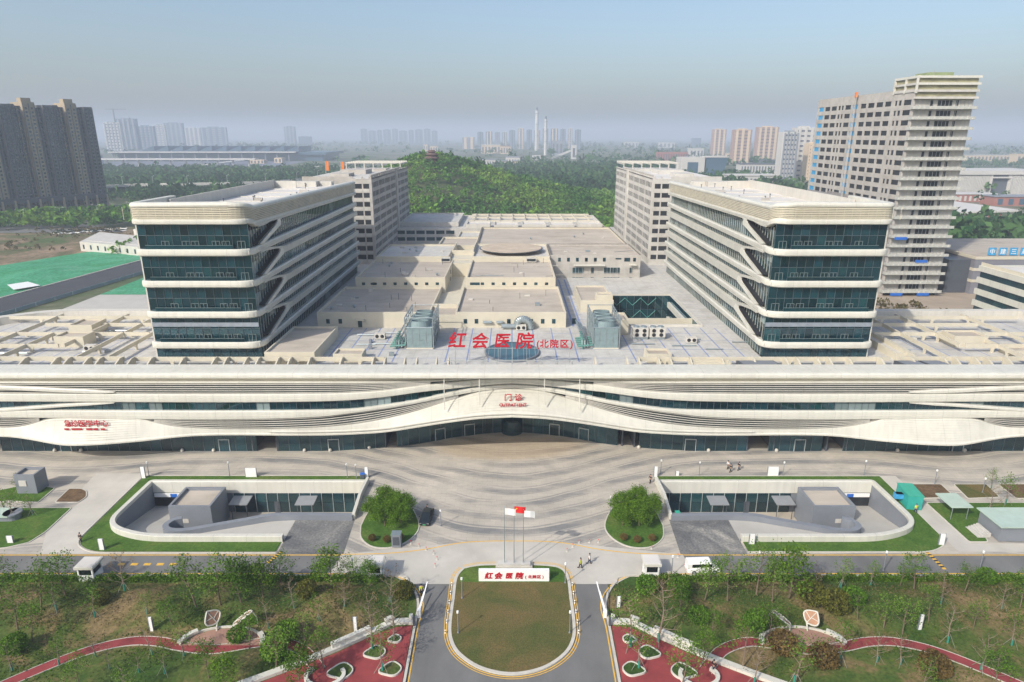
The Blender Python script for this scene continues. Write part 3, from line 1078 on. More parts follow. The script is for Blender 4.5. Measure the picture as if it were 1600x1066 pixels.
# louvre slats, each one a long blade that follows the curve
def slat(fa, fb, frac, s, gap):
    xs = [x for x in XS if x * s > 0 and fa(abs(x)) - fb(abs(x)) > gap]
    xs = sorted(xs)
    runs, cur = [], []
    for x in xs:
        if cur and x - cur[-1] > 1.5:
            runs.append(cur)
            cur = []
        cur.append(x)
    if cur: runs.append(cur)
    for run in runs:
        if len(run) < 4: continue
        m = MB()
        pth = [(x, y_band(abs(x)) + 0.4, lerp(fa(abs(x)), fb(abs(x)), frac)) for x in run]
        m.sweep(pth, [(0.07, -0.055), (0.07, 0.055), (-0.10, 0.055), (-0.10, -0.055)])
        m.build('louvre_slat', WHITE2, POD)
for s in (-1, 1):
    for k in range(5):
        slat(z_l1t, z_b2t, (k + 0.6) / 5, s, 0.55)
    for k in range(5):
        slat(z_b3b, z_b4t, (k + 0.4) / 5, s, 0.45)
# backing behind the louvres, floors, inner wall
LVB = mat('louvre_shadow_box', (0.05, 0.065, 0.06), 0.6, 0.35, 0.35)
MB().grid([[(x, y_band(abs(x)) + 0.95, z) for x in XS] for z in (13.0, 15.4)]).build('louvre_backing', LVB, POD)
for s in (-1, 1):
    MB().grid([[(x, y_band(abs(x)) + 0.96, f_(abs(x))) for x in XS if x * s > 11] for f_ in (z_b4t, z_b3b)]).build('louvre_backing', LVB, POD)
mb = MB()
mb.box(-XE, XE, 123.2, 144, 15.0, 15.3)
mb.box(-XE, -36, 124.5, 144, 4.7, 5.0)
mb.box(36, XE, 124.5, 144, 4.7, 5.0)
mb.box(-XE, XE, 125.2, 144, 9.0, 9.3)
mb.build('floor_slab', WHITE2, POD)
mb = MB()
mb.box(-XE, XE, 128.0, 128.3, 9.3, 15.0)
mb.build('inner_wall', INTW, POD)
# diagonal ribbons near both ends
for s in (-1, 1):
    for pts, th in (([(178, 613.6), (152, 613.0), (100, 611), (60, 609), (0, 606.5), (-40, 605)], 0.42), ([(178, 630), (150, 631.5), (104, 634), (50, 638), (0, 641.5), (-40, 644)], 0.30)):
        path = []
        for px, py in pts:
            w = W(px, py, YF)
            path.append((s * abs(w[0]), YF - 0.06, w[1]))
        path = [tuple(p) for p in smooth_open(path)]
        path = [p + (1.0, min(1.0, 0.12 + i / 9.0)) for i, p in enumerate(path)]
        m = MB()
        m.sweep(path, [(-0.8, th), (-0.15, th), (0.0, th * 0.5), (0.0, -th * 0.6), (-0.15, -th), (-0.8, -th)], side=1 if s > 0 else -1)
        m.build('diagonal_ribbon', WHITE, POD, smooth=False)
# glazing of the first floor: one object per pane
def unit_pane(material, name='pane'):
    return MB().box(-0.5, 0.5, -0.02, 0.02, -0.5, 0.5).mesh(name, material)
PANE = unit_pane(GLASS)
PANEB = unit_pane(GLASSB)
PANED = unit_pane(GLASSD)
PANEW = unit_pane(BLIND)
rnd = random.Random(4)
def pane(parent, x, y, z, w, h, rz=0.0, me=None, name='glass_pane', tilt=0.004):
    o = bpy.data.objects.new(name, me or PANE)
    COL.objects.link(o)
    o.parent = parent
    if parent.name in ROOT_LOC:
        l = ROOT_LOC[parent.name]
        o.location = (x - l[0], y - l[1], z - l[2])
    else:
        o.location = (x, y, z)
    o.rotation_euler = (rnd.uniform(-tilt, tilt), 0, rz + rnd.uniform(-tilt, tilt))
    o.scale = (w, 1, h)
    return o
x = -104.0
mull = MB()
while x < 104:
    w = 2.6
    xc = x + w / 2
    zb, zt = z_b3t(abs(xc)) - 0.4, z_b2b(abs(xc)) + 0.4
    if zt - zb > 0.9:
        yo = y_band(abs(xc)) - YF
        pane(POD, xc, 119.25 + yo, (zb + zt) / 2, w - 0.08, zt - zb, me=rnd.choice([PANE, PANE, PANEB, PANED, PANEW]), tilt=0.012)
        mull.box(x - 0.04, x + 0.04, 119.14 + yo, 119.24 + yo, zb, zt)
        mull.box(x + 1.3 - 0.025, x + 1.3 + 0.025, 119.16 + yo, 119.24 + yo, zb, zt)
    x += w
mull.build('mullions', MULL, POD, kind='stuff')
# ground-floor glazing follows the entrance bay
bl = PX([(800, 675), (755, 678), (704, 684.5), (653, 694), (603, 699.5), (552, 703), (500, 705)])
bl = sorted([(abs(p[0]), p[1]) for p in bl]) + [(130, bl[-1][1])]
y_gl = smooth_interp(bl)
gaps = {-1: [(47.4, 52.4), (22.6, 25.8)], 1: [(22.6, 25.0), (47.4, 52.8), (63.5, 67.5)]}
mull = MB()
cols = MB()
x = -103.0
while x < 103:
    w = 2.15
    xa, xb = x, x + w
    xc = (xa + xb) / 2
    sgn = -1 if xc < 0 else 1
    if not any(a < abs(xc) < b for a, b in gaps[sgn]):
        ya, yb = y_gl(abs(xa)), y_gl(abs(xb))
        zt = max(z_b4b(abs(xc)), 4.7) + 0.25
        L_ = math.hypot(w, yb - ya)
        rz = math.atan2(yb - ya, w)
        split = zt * 0.62
        pane(POD, xc, (ya + yb) / 2, split / 2, L_ - 0.07, split - 0.06, rz, rnd.choice([PANE, PANE, PANED]))
        pane(POD, xc, (ya + yb) / 2, (split + zt) / 2, L_ - 0.07, zt - split, rz, rnd.choice([PANE, PANED]))
        mull.box(xa - 0.05, xa + 0.05, ya - 0.10, ya + 0.06, 0, zt)
        mull.obox(xc, (ya + yb) / 2, split - 0.05, split + 0.05, L_, 0.14, rz)
    x += w
mull.build('mullions', MULL, POD, kind='stuff')
pts = [(x, y_gl(abs(x)) + 3.2) for x in XS]
run = []
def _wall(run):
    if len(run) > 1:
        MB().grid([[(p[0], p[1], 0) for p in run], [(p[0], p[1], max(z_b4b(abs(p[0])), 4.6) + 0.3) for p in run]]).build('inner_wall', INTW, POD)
for p in pts:
    if any(a < abs(p[0]) < b for a, b in gaps[-1 if p[0] < 0 else 1]):
        _wall(run)
        run = []
    else:
        run.append(p)
_wall(run)
for s in (-1, 1):
    for a, b in gaps[s]:
        for e in (a, b):
            MB().box(s * e - 0.12, s * e + 0.12, y_gl(e) - 0.05, 140, 0, 4.9).build('passage_wall', DARKP, POD)
        MB().box(s * a, s * b, 139.5, 140, 0, 4.9).build('passage_wall', DARKP, POD)
for s in (-1, 1):
    for k in range(9):
        ax = 6 + k * 11.2
        if any(a - 0.5 < ax < b + 0.5 for a, b in gaps[s]): continue
        MB().tube((s * ax, y_gl(ax) + 1.6, 0), (s * ax, y_gl(ax) + 1.6, 9 if ax < 30 else 4.8), 0.35, n=10).build('column', INTC, POD, smooth=True)
# slender posts from the roof overhang down to the canopy
for px, y1 in ((694, 639), (749, 631), (851, 631), (906, 639)):
    b = W(px, y1, 117.9)
    MB().tube((b[0] * 0.995, 118.95, 16.95), (b[0], 118.3, b[1] - 0.4), 0.10, n=8).build('canopy_post', WHITE, POD)
# revolving-door bay in the middle
mb = MB()
mb.lathe(0, y_gl(0) + 0.2, [(2.3, 0), (2.3, 3.0), (2.0, 3.2)], 20)
mb.build('entrance_drum', GLASSD, POD, smooth=False)
for s in (-1, 1):
    for ax in (9.0, 15.0, 36.0, 58.0, 90.0):
        if any(a - 1 < ax < b + 1 for a, b in gaps[s]): continue
        y = y_gl(ax) - 0.08
        rz = math.atan2(y_gl(ax + .5) - y_gl(ax - .5), 1.0) * s
        m = MB()
        m.obox(s * ax, y, 0, 2.5, 2.0, 0.1, rz)
        d = m.build('door', GLASSD, POD)
        m = MB()
        m.obox(s * ax, y - 0.03, 2.5, 2.66, 2.2, 0.2, rz)
        m.obox(s * ax - 1.05 * math.cos(rz), y - 0.03 - 1.05 * math.sin(rz), 0, 2.5, 0.12, 0.2, rz)
        m.obox(s * ax + 1.05 * math.cos(rz), y - 0.03 + 1.05 * math.sin(rz), 0, 2.5, 0.12, 0.2, rz)
        m.build('door_frame', FRAME, d)

# roof deck
COURT = (27.6, 46.4, 158.4, 191.0)
deck = [(-XE, 123.2), (XE, 123.2), (XE, 166), (78, 166), (78, 345), (-78, 345), (-78, 166), (-120, 166), (-127, 162), (-XE, 152)]
ch = [(COURT[0], COURT[2]), (COURT[1], COURT[2]), (COURT[1], COURT[3]), (COURT[0], COURT[3])]
sheet('roof_deck', deck, DECK, 16.0, [ch], POD)
mb = MB()
mb.box(-XE, XE, 165.5, 166, 3, 15.95)
mb.box(-78, -77.6, 166, 345, 3, 15.95)
mb.box(77.6, 78, 166, 345, 3, 15.95)
mb.box(-78, 78, 344.6, 345, 0, 15.95)
mb.build('rear_wall', CREAM, POD)
rim = round_poly([(-78, 166.2), (-118, 166.2), (-129, 158), (-131, 150), (-131, 124)], [0, 6, 6, 4, 0])
for s in (-1, 1):
    p = mx(rim, s) if s < 0 else [(78, 166.2), (131, 166.2), (131, 124)]
    MB().sweep([(q[0], q[1], 16.0) for q in p], [(0.3, -2.0), (0.3, 1.9), (-1.6, 2.0), (-2.0, 1.8), (-2.0, 0.004)], side=1 if s > 0 else -1).build('roof_rim', WHITE2, POD)
# drain strips inlaid in the deck
def strip(x0, x1, y0, y1, z=16.008):
    MB().box(x0, x1, y0, y1, z - 0.003, z).build('drain_strip', DRAIN, POD)
for xx in (-46, -42.5, -39, -35.5, -32, -28.5, -25, -14, -9.5, -5, 0, 5, 9.5, 14, 26, 30, 34, 38, 42, 46, 49.5):
    strip(xx - 0.14, xx + 0.14, 131, 156.5)
for s in (-1, 1):
    for yy in (133.5, 139.5, 146, 152):
        strip(s * 51, s * 8, yy - 0.08, yy + 0.08, 16.012)
        strip(s * 80, s * 126, yy - 0.08, yy + 0.08, 16.012)
    for k in range(11):
        xx = s * (81 + k * 4.2)
        strip(xx - 0.10, xx + 0.10, 130, 163)
for k in range(12):
    strip(14.0, 18.6, 160 + k * 4.5, 160.25 + k * 4.5, 16.012)
strip(14.9, 15.4, 158, 214)
strip(16.8, 17.3, 158, 214)
for k in range(20):
    strip(47.4, 51.8, 160 + k * 4, 160.12 + k * 4, 16.012)
# concrete frames over the deck: each beam with its posts
def beam(p0, p1, posts=(0.1, 0.9), w=0.32, h=0.85, top=18.0):
    m = MB()
    m.bar((p0[0], p0[1], top - h / 2), (p1[0], p1[1], top - h / 2), w, h)
    o = m.build('roof_beam', CREAM, POD)
    for t in posts:
        x, y = lerp(p0[0], p1[0], t), lerp(p0[1], p1[1], t)
        q = MB()
        dx, dy = p1[0] - p0[0], p1[1] - p0[1]
        L_ = math.hypot(dx, dy)
        rz = math.atan2(dy, dx)
        c, s_ = math.cos(rz), math.sin(rz)
        prof2 = [(-0.7, 17.2), (-0.35, 16.9), (-0.25, 16.0), (0.25, 16.0), (0.35, 16.9), (0.7, 17.2)]
        vs = []
        for e in (-0.17, 0.17):
            for u, z in prof2:
                vs.append((x + u * c - e * s_, y + u * s_ + e * c, z))
        q.add(vs, [(0, 1, 2, 3, 4, 5), (11, 10, 9, 8, 7, 6)] + [(i, (i + 1) % 6, 6 + (i + 1) % 6, 6 + i) for i in range(6)])
        q.build('beam_post', CREAM, o)
for s in (-1, 1):
    for ax, y0, y1, ps in ((122, 128.8, 150, (0.2, 0.7)), (113.5, 128.8, 163, (0.25, 0.6, 0.9)), (105, 129, 146, (0.3, 0.85)), (97, 137.4, 163, (0.3, 0.8)), (89, 128.8, 160, (0.25, 0.65)), (82.5, 129, 163, (0.3, 0.9))):
        beam((s * ax, y0), (s * ax, y1), ps)
    for yy, a0, a1, ps in ((128.6, 79, 128, (0.1, 0.3, 0.55, 0.8)), (137.2, 98, 128, (0.2, 0.7)), (146.2, 83, 121, (0.3, 0.6)), (154, 79, 112, (0.2, 0.7)), (160.5, 84, 126, (0.2, 0.5, 0.8))):
        beam((s * a0, yy), (s * a1, yy), ps, w=0.36)
    beam((s * 26, 128.6), (s * 77, 128.6), (0.1, 0.35, 0.6, 0.85), top=17.9)
# triangular fins bracing the parapet
fin_spots = [x for x in np.arange(-124, 125, 6.4) if abs(x) > 12.5]
for xx in fin_spots:
    for dxx in ((0.0, 2.4) if int(xx) % 2 else (0.0,)):
        m = MB()
        m.prism([(123.9, 16.0), (128.35, 16.0), (128.35, 18.05), (127.2, 18.05), (124.6, 17.1), (123.9, 17.1)], xx + dxx - 0.14, xx + dxx + 0.14, axis='x')
        m.build('parapet_fin', CREAM, POD)
# open steel fence behind the central parapet
for k in range(9):
    xx = -12 + k * 3.0
    m = MB()
    m.box(xx - 0.07, xx + 0.07, 124.2, 124.34, 16, 18.7)
    m.bar((xx, 124.3, 18.6), (xx, 127.6, 16.1), 0.09)
    m.build('steel_prop', FRAME, POD)
m = MB()
m.box(-13, 13, 124.25, 124.33, 18.6, 18.72)
m.box(-13, 13, 124.25, 124.33, 17.3, 17.38)
m.build('steel_rail', FRAME, POD)
# small roof rooms and dark roof lights on the deck
def room(x0, x1, y0, y1, h, material=CREAM, roofm=SCREED, parent=None, name='roof_room', z=16.0, doors=()):
    m = MB()
    t = 0.3
    m.box(x0, x1, y0, y1, z, z + h - 0.45)
    m.box(x0, x1, y0, y0 + t, z + h - 0.45, z + h)
    m.box(x0, x1, y1 - t, y1, z + h - 0.45, z + h)
    m.box(x0, x0 + t, y0 + t, y1 - t, z + h - 0.45, z + h)
    m.box(x1 - t, x1, y0 + t, y1 - t, z + h - 0.45, z + h)
    o = m.build(name, material, parent or POD)
    MB().box(x0 + t, x1 - t, y0 + t, y1 - t, z + h - 0.46, z + h - 0.44).build('room_roof', roofm, o)
    return o
room(-104, -98.5, 150, 156, 2.6)
room(-101.5, -95, 141, 145.5, 2.5)
room(-50.8, -40.5, 129.6, 149, 2.6)
room(-37, -31, 130.5, 134.5, 1.9)
room(28, 33, 130.5, 134.5, 1.9)
room(36, 44, 126.2, 128.0, 1.5)
room(98, 105.5, 141, 146, 2.6)
room(106, 111, 133.5, 138, 1.6)
room(80.2, 84.0, 132, 164, 1.6, CREAM, WHITE2)
for x0, x1 in ((45.5, 53), (77.5, 82.0), (82.4, 86.6)):
    m = MB()
    m.prism([(124.0, 16.0), (127.9, 16.0), (127.9, 17.4), (124.0, 17.8)], x0, x1, axis='x')
    m.build('roof_light', DARKP, POD)
    MB().prism([(124.3, 17.80), (127.6, 17.46), (127.6, 17.5), (124.3, 17.84)], x0 + 0.3, x1 - 0.3, axis='x').build('roof_light_pane', GREYP, POD)

# sunken glazed court in the roof
x0, x1, y0, y1 = COURT
for k in range(9):
    w = (x1 - x0) / 9
    for zc, h in ((13.9, 3.9), (9.8, 3.9), (5.6, 3.9)):
        pane(POD, x0 + (k + 0.5) * w, y1 - 0.05, zc, w - 0.08, h, me=PANEB)
    MB().box(x0 + k * w - 0.05, x0 + k * w + 0.05, y1 - 0.2, y1 - 0.1, 3, 15.9).build('court_mullion', MULL, POD)
for zt in (13.2, 9.4):
    m = MB()
    n = 6
    for k in range(n):
        xa, xb = lerp(x0 + 1, x1 - 4, k / n), lerp(x0 + 1, x1 - 4, (k + 1) / n)
        m.tube((xa, y1 - 0.35, zt + (0 if k % 2 else 2.2)), (xb, y1 - 0.35, zt + (2.2 if k % 2 else 0)), 0.09, n=6)
    m.build('court_truss', mat('seafoam_steel', (0.07, 0.27, 0.23), 0.5, 0.1, 1.0), POD)
m = MB()
m.box(x0, x1, y0, y1, 2.9, 3.0)
m.build('court_floor', CONCL, POD)
m = MB()
m.box(x0 - 0.2, x0, y0, y1, 3, 15.98)
m.box(x0, x1, y0 - 0.2, y0, 3, 15.98)
m.box(x0, x1, y1 + 0.05, y1 + 0.3, 3, 15.98)
m.build('court_wall', INTW, POD)
MB().box(x1 + 0.1, x1 + 0.3, y0, y1, 3, 15.98).build('court_wall', GLASSD, POD)
for z0 in (12.6, 8.2, 4.0):
    MB().box(x1 - 0.6, x1 + 0.09, y0, y1, z0, z0 + 1.5).build('court_band', WHITE, POD)
m = MB()
m.box(x0 - 0.5, x1 + 0.6, y1, y1 + 0.5, 16.0, 16.5)
m.box(x1 + 0.1, x1 + 0.6, y0, y1, 16.0, 16.5)
m.box(x0 - 0.5, x1 + 0.6, y0 - 0.5, y0, 16.0, 16.5)
m.build('court_coping', WHITE2, POD)

# ================================================================== ROOF BLOCKS (penthouse storeys on the podium)
PENT = thing('penthouse_block', 'cream stepped plant storeys with beige flat roofs in the middle of the podium roof', 'building', (0, 186, 16))
def storey(x0, x1, y0, y1, z0, z1, par=0.7, roofm=SCREED, wall=CREAM, cop=None, t=0.35):
    m = MB()
    m.box(x0, x1, y0, y1, z0, z1 - par)
    m.box(x0, x1, y0, y0 + t, z1 - par, z1)
    m.box(x0, x1, y1 - t, y1, z1 - par, z1)
    m.box(x0, x0 + t, y0 + t, y1 - t, z1 - par, z1)
    m.box(x1 - t, x1, y0 + t, y1 - t, z1 - par, z1)
    o = m.build('storey_wall', wall, PENT)
    MB().box(x0 + t, x1 - t, y0 + t, y1 - t, z1 - par - 0.01, z1 - par + 0.012).build('flat_roof', roofm, o)
    if cop:
        q = MB()
        q.box(x0 - 0.06, x1 + 0.06, y1 - t - 0.06, y1 + 0.06, z1 + 0.003, z1 + 0.09)
        q.box(x0 - 0.06, x0 + t + 0.06, y0, y1 - t, z1 + 0.003, z1 + 0.09)
        q.box(x1 - t - 0.06, x1 + 0.06, y0, y1 - t, z1 + 0.003, z1 + 0.09)
        q.build('coping', cop, o)
    return o
DCOP = mat('dark_coping', (0.19, 0.165, 0.14), 0.8, 0.2, 0.5)
storey(-47.6, -20.0, 157, 185.9, 16, 19.9)
storey(-13.8, 13.2, 157, 185.9, 16, 19.9)
m = MB()
m.box(-20.0, -13.8, 157, 164.0, 16, 19.2)
m.box(-20.0, -13.8, 163.65, 164.0, 19.2, 20.3)
m.box(-20.0, -13.8, 164.0, 185.9, 16, 18.0)
m.build('storey_wall', CREAM, PENT)
MB().box(-19.9, -13.9, 157.35, 163.6, 19.2, 19.22).build('flat_roof', SCREED, PENT)
storey(-44.6, -19.0, 186.1, 214.5, 16, 22.5)
storey(-13.0, 12.4, 186.1, 214.5, 16, 22.5)
m = MB()
m.box(-19.0, -13.0, 209.5, 214.5, 16, 22.2)
m.box(-19.0, -13.0, 186.1, 209.5, 16, 18.0)
m.build('storey_wall', CREAM, PENT)
storey(-44.4, -20.2, 214.7, 240.6, 16, 23.5, roofm=CONCL, cop=DCOP)
storey(-12.9, 12.3, 214.7, 240.6, 16, 23.5, roofm=CONCL)
m = MB()
m.box(-20.2, -12.9, 214.7, 223, 16, 22.6)
m.box(-20.2, -12.9, 223, 240.6, 16, 20.0)
m.box(-20.2, -19.8, 222.6, 240.6, 20, 24.2)
m.box(-13.3, -12.9, 222.6, 240.6, 20.0, 24.2)
m.box(-19.8, -13.3, 222.6, 223.0, 22.6, 24.2)
m.build('storey_wall', CREAM, PENT)
GB = storey(12.6, 42.3, 217.1, 240.6, 3, 23.5, wall=CONC, roofm=SCREED, cop=DCOP)
storey(-12.9, 41.6, 241.0, 286.6, 16, 23.5, roofm=SCREED, wall=CREAM, cop=DCOP)
storey(-27, -13.1, 241.0, 262, 16, 23.0, roofm=SCREED)
storey(-22, -13.1, 262.2, 286, 16, 22.0, roofm=CONCL)
storey(-51, 41, 290, 340, 16, 22.6, roofm=CONCL, wall=CONCL)
storey(-50, -24, 300, 338, 22.0, 24.0, roofm=CONCL, wall=CONCL)
for k in range(5):
    storey(-20 + k * 12.2, -9.5 + k * 12.2, 291, 303, 22.0, 24.2 - 0.2 * (k % 2), roofm=SCREEDW, wall=WHITE2)
for k in range(10):
    MB().box(-18 + k * 6, -17.6 + k * 6, 305, 339, 22.65, 23.5).build('roof_beam', CREAM, PENT)
for yy in (312, 326, 338):
    MB().box(-20, 38.5, yy, yy + 0.4, 22.65, 23.45).build('roof_beam', CREAM, PENT)
# windows of the cream storeys
WINB = MB().box(-0.5, 0.5, -0.06, 0.06, -0.5, 0.5).mesh('window', GLASSD)
WINO = MB().box(-0.5, 0.5, -0.06, 0.06, -0.5, 0.5).mesh('window', VOID)
def window(parent, x, y, z, w, h, me=None, rz=0.0, frame=True):
    o = pane(parent, x, y, z, w, h, rz, me or WINB, 'window', 0.0)
    return o
for k in range(8):
    window(PENT, -42.3 + k * 3.0, 186.1, 20.65, 0.9, 0.75)
    window(PENT, -11.5 + k * 3.05, 186.1, 20.65, 0.9, 0.75)
window(PENT, -39.4, 186.1, 20.65, 1.8, 0.6)
window(PENT, -10.2, 186.1, 20.65, 2.0, 0.75)
for xx in (-45.0, -42.0, -11.4, -8.7, -0.8, 1.9, 4.7, 7.5, 10.2):
    window(PENT, xx, 157, 17.6, 0.85, 1.15)
for xx in (15.5, 17.2):
    window(PENT, 15.2, 157.5, 17.5, 0.9, 1.4)
window(PENT, -37.2, 157, 16.95, 1.0, 1.7)
MB().box(-38.4, -35.9, 155.9, 157, 18.0, 18.16).build('door_hood', CREAM, PENT)
for xx in (-19.3, -14.6):
    pass
for xx, yy, w in ((-21.4, 213.6, 2.6), (6.2, 213.3, 2.8)):
    m = MB()
    m.box(xx - w / 2 - 0.2, xx + w / 2 + 0.2, yy - 0.9, yy + 0.6, 22.0, 23.3)
    o = m.build('roof_hatch', WHITE2, PENT)
    MB().box(xx - w / 2, xx + w / 2, yy - 0.96, yy - 0.89, 22.3, 23.1).build('hatch_opening', VOID, o)
for zz in (19.8, 18.0):
    pane(PENT, -18.94, 201 if zz < 19 else 203, zz + 1, 0.8, 1.1, math.pi / 2, WINB, 'window', 0)
# grey block: upper windows, balcony roof, open framed storeys
for k in range(6):
    window(PENT, 15.6 + k * 2.95, 217.1, 22.0, 0.9, 1.25)
for xx, w, h, zz in ((35.0, 1.9, 0.45, 22.3), (37.9, 1.9, 1.25, 22.0), (40.3, 0.9, 1.25, 22.0)):
    window(PENT, xx, 217.1, zz, w, h)
for zz in (18.4, 15.2):
    for xx, w in ((21.8, 3.6), (26.6, 0.9), (33.0, 5.2), (39.3, 0.9)):
        window(PENT, xx, 217.1, zz, w, 1.9)
        if w > 3:
            for j in range(1, int(w)):
                MB().box(xx - w / 2 + j - 0.04, xx - w / 2 + j + 0.04, 216.95, 217.02, zz - 0.95, zz + 0.95).build('window_bar', FRAME, PENT)
MB().box(20.3, 30.5, 215.2, 217.1, 20.2, 20.42).build('canopy_slab', WHITE, PENT)
MB().box(38.7, 40.9, 215.6, 217.1, 20.3, 20.5).build('canopy_slab', WHITE, PENT)
for k in range(11):
    MB().tube((18.6 + k * 2.3, 216.2, 3), (18.6 + k * 2.3, 216.2, 20.2), 0.05, n=5).build('scaffold_pole', FRAME, PENT)
for zz in (12.5, 14.3, 16.1, 17.9, 19.7):
    MB().box(18.6, 41.6, 216.15, 216.22, zz, zz + 0.06).build('scaffold_ledger', FRAME, PENT)
# shaded back court with dark glazed storeys
for k in range(6):
    for zz in (18.0, 20.9):
        window(PENT, -48.3 + k * 4.3, 290, zz, 3.6, 1.5)
# helipad
HP = thing('helipad', 'round raised helipad disc with sandy stains on the roof', 'helipad', (-0.3, 228.0, 22.8))
MB().lathe(-0.3, 228.0, [(6.0, 22.82), (6.0, 23.6), (9.9, 23.9), (10.4, 24.0), (10.4, 24.25), (10.2, 24.3)], 48).build('pad', mat('pad_concrete', (0.50, 0.41, 0.31), 0.9, 0.14, 0.25, stain=0.3), HP)
MB().lathe(-0.3, 228.0, [(10.4, 24.02), (10.9, 24.05), (10.9, 24.12), (10.4, 24.15)], 48).build('safety_ring', DARKP, HP)
# stair-head room beside the glazed court
room(18.2, 27.0, 172, 190.5, 3.2, parent=PENT)
room(22.5, 26.8, 172.4, 176, 4.6, CREAM, SCREED, parent=PENT)
room(22.8, 27.4, 150.5, 157.2, 3.8, CREAM, SCREED, parent=PENT)

# ================================================================== WARD WINGS
ZF = [45.0, 38.5, 32.05, 25.6, 19.0]
SLAT_W = CREAM_LV
UNITG = {}
GLS = unit_pane(GLASSS)
def wing(s):
    nm = SIDE[s]
    T = thing('ward_wing', ('white-banded glass ward wing on the left, beside the green netted field' if s < 0 else
              'white-banded glass ward wing on the right, before the unfinished tower'), 'building', (s * 64, 180, 16), group='ward wings')
    Y0, Y1 = 132.6, 226.5
    XI, XO = 52.0, 76.0
    def plan(inset=0.0, ri=4.0, ro=2.4, back=150.0):
        """plan line of the band: outer flank, end, inner flank"""
        pts = round_poly([(-XO + inset, back), (-XO + inset, Y0 + inset), (-XI - inset, Y0 + inset), (-XI - inset, Y1)], [0, ro, ri, 0], 8)
        return pts
    def path(zf, zs):
        out = []
        for p in plan():
            t = min(max((p[1] - Y0 - 1.0) / 7.0, 0), 1) if p[0] > -XI - 6 else 0
            t = t * t * (3 - 2 * t)
            out.append((s * -p[0] if s > 0 else p[0], p[1], lerp(zf, zs, t)))
        return out
    sd = 1 if s < 0 else -1
    bp = [(-1.3, 0.55), (-0.25, 0.72), (-0.06, 0.55), (0.0, 0.12), (-0.04, 0.06), (0.0, 0.0), (-0.05, -0.5), (-0.3, -0.72), (-1.3, -0.72)]
    for i, zf in enumerate(ZF):
        if i == 0:
            # roof storey: bottom rail, louvre screen and crown
            MB().sweep(path(44.65, 42.6), [(a, b * 0.75) for a, b in bp], side=sd).build('band', WHITE, T, smooth=False)
        else:
            MB().sweep(path(zf, zf + 0.55), bp, side=sd).build('band', WHITE, T, smooth=False)
    # crown with its dip at the inner corner
    cr = []
    for p in plan():
        inner = p[0] > -XI - 6
        t = min(max((p[1] - Y0) / 9.0, 0), 1) if inner else 0
        t = t * t * (3 - 2 * t)
        hump = 0.45 * math.exp(-((p[0] + 58.5) / 2.5) ** 2) if p[1] < Y0 + 2 else 0
        cr.append((s * -p[0] if s > 0 else p[0], p[1], lerp(47.9, 46.1, t) + hump))
    MB().sweep(cr, [(-1.7, -0.9), (-1.7, 0.42), (-1.4, 0.5), (-0.4, 0.46), (-0.1, 0.25), (0.0, -0.1), (-0.1, -0.42), (-0.35, -0.5)], side=sd).build('crown', WHITE, T, smooth=False)
    for k in range(7):
        f = (k + 0.5) / 7
        pp = []
        for p, c in zip(plan(0.25), cr):
            inner = p[0] > -XI - 6
            t = min(max((p[1] - Y0 - 1.0) / 7.0, 0), 1) if inner else 0
            zb = lerp(45.1, 43.2, t * t * (3 - 2 * t))
            pp.append((s * -p[0] if s > 0 else p[0], p[1], lerp(zb, c[2] - 0.5, f)))
        MB().sweep(pp, [(0.12, -0.1), (0.12, 0.1), (-0.05, 0.1), (-0.05, -0.1)], side=sd).build('louvre_slat', SLAT_W, T)
    m = MB()
    for p, c in zip(plan(0.75), cr):
        pass
    rows = [[(s * -p[0] if s > 0 else p[0], p[1], z) for p, z in zip(plan(0.7), zl)] for zl in ([q[2] + 0.1 for q in path(44.65, 42.6)], [q[2] for q in cr])]
    m.grid(rows)
    m.build('screen_backing', mat('screen_backing_cream', (0.34, 0.30, 0.20), 0.8, 0.85, 0.35, stretch=(0.7, 0.7, 1.6)), T)
    # screen posts
    m = MB()
    for k in range(14):
        ax = XI + 4 + k * 1.6
        m.box(s * ax - 0.03, s * ax + 0.03, Y0 + 0.32, Y0 + 0.4, 45.0, 47.6)
    m.build('screen_posts', SLAT_W, T, kind='stuff')
    # flat roof, upstand, kerbs and vents
    m = MB()
    m.box(s * (XI + 1.2), s * (XO - 1.2), Y0 + 1.2, Y1, 45.2, 45.5)
    m.build('flat_roof', SCREEDW, T)
    m = MB()
    m.box(s * (XO - 2.4), s * (XO - 2.0), 146, 212, 45.5, 47.9)
    m.box(s * (XO - 2.4), s * (XO - 9.0), 211.6, 212, 45.5, 47.6)
    m.build('roof_upstand', WHITE2, T)
    for k in range(7):
        MB().box(s * (XI + 2.4), s * (XO - 3.0), 140 + k * 13, 140.25 + k * 13, 45.5, 45.75).build('roof_kerb', WHITE2, T)
    rr = random.Random(8 + s)
    for k in range(12):
        x, y = s * rr.uniform(XI + 4, XO - 5), rr.uniform(138, 220)
        q = MB()
        q.tube((x, y, 45.5), (x, y, 46.6), 0.09, n=6)
        q.tube((x, y, 46.5), (x, y, 46.7), 0.2, n=6)
        q.build('roof_vent', DARKP, T)
    for x, y, a, b, h in ((58, 219, 4, 3, 1.4), (62, 216, 8, 4, 1.6), (57, 190, 2.5, 1.2, 0.9), (62, 168, 2.0, 0.8, 0.7), (70, 152, 1.6, 0.8, 0.6)):
        MB().box(s * x, s * (x + a), y, y + b, 45.5, 45.5 + h).build('roof_box', WHITE2 if h > 1 else CONC, T)
    # core and inner walls seen through the glass
    m = MB()
    m.box(s * (XI + 7), s * (XO - 4), 140.5, Y1, 16, 45.1)
    m.build('core', INTW, T)
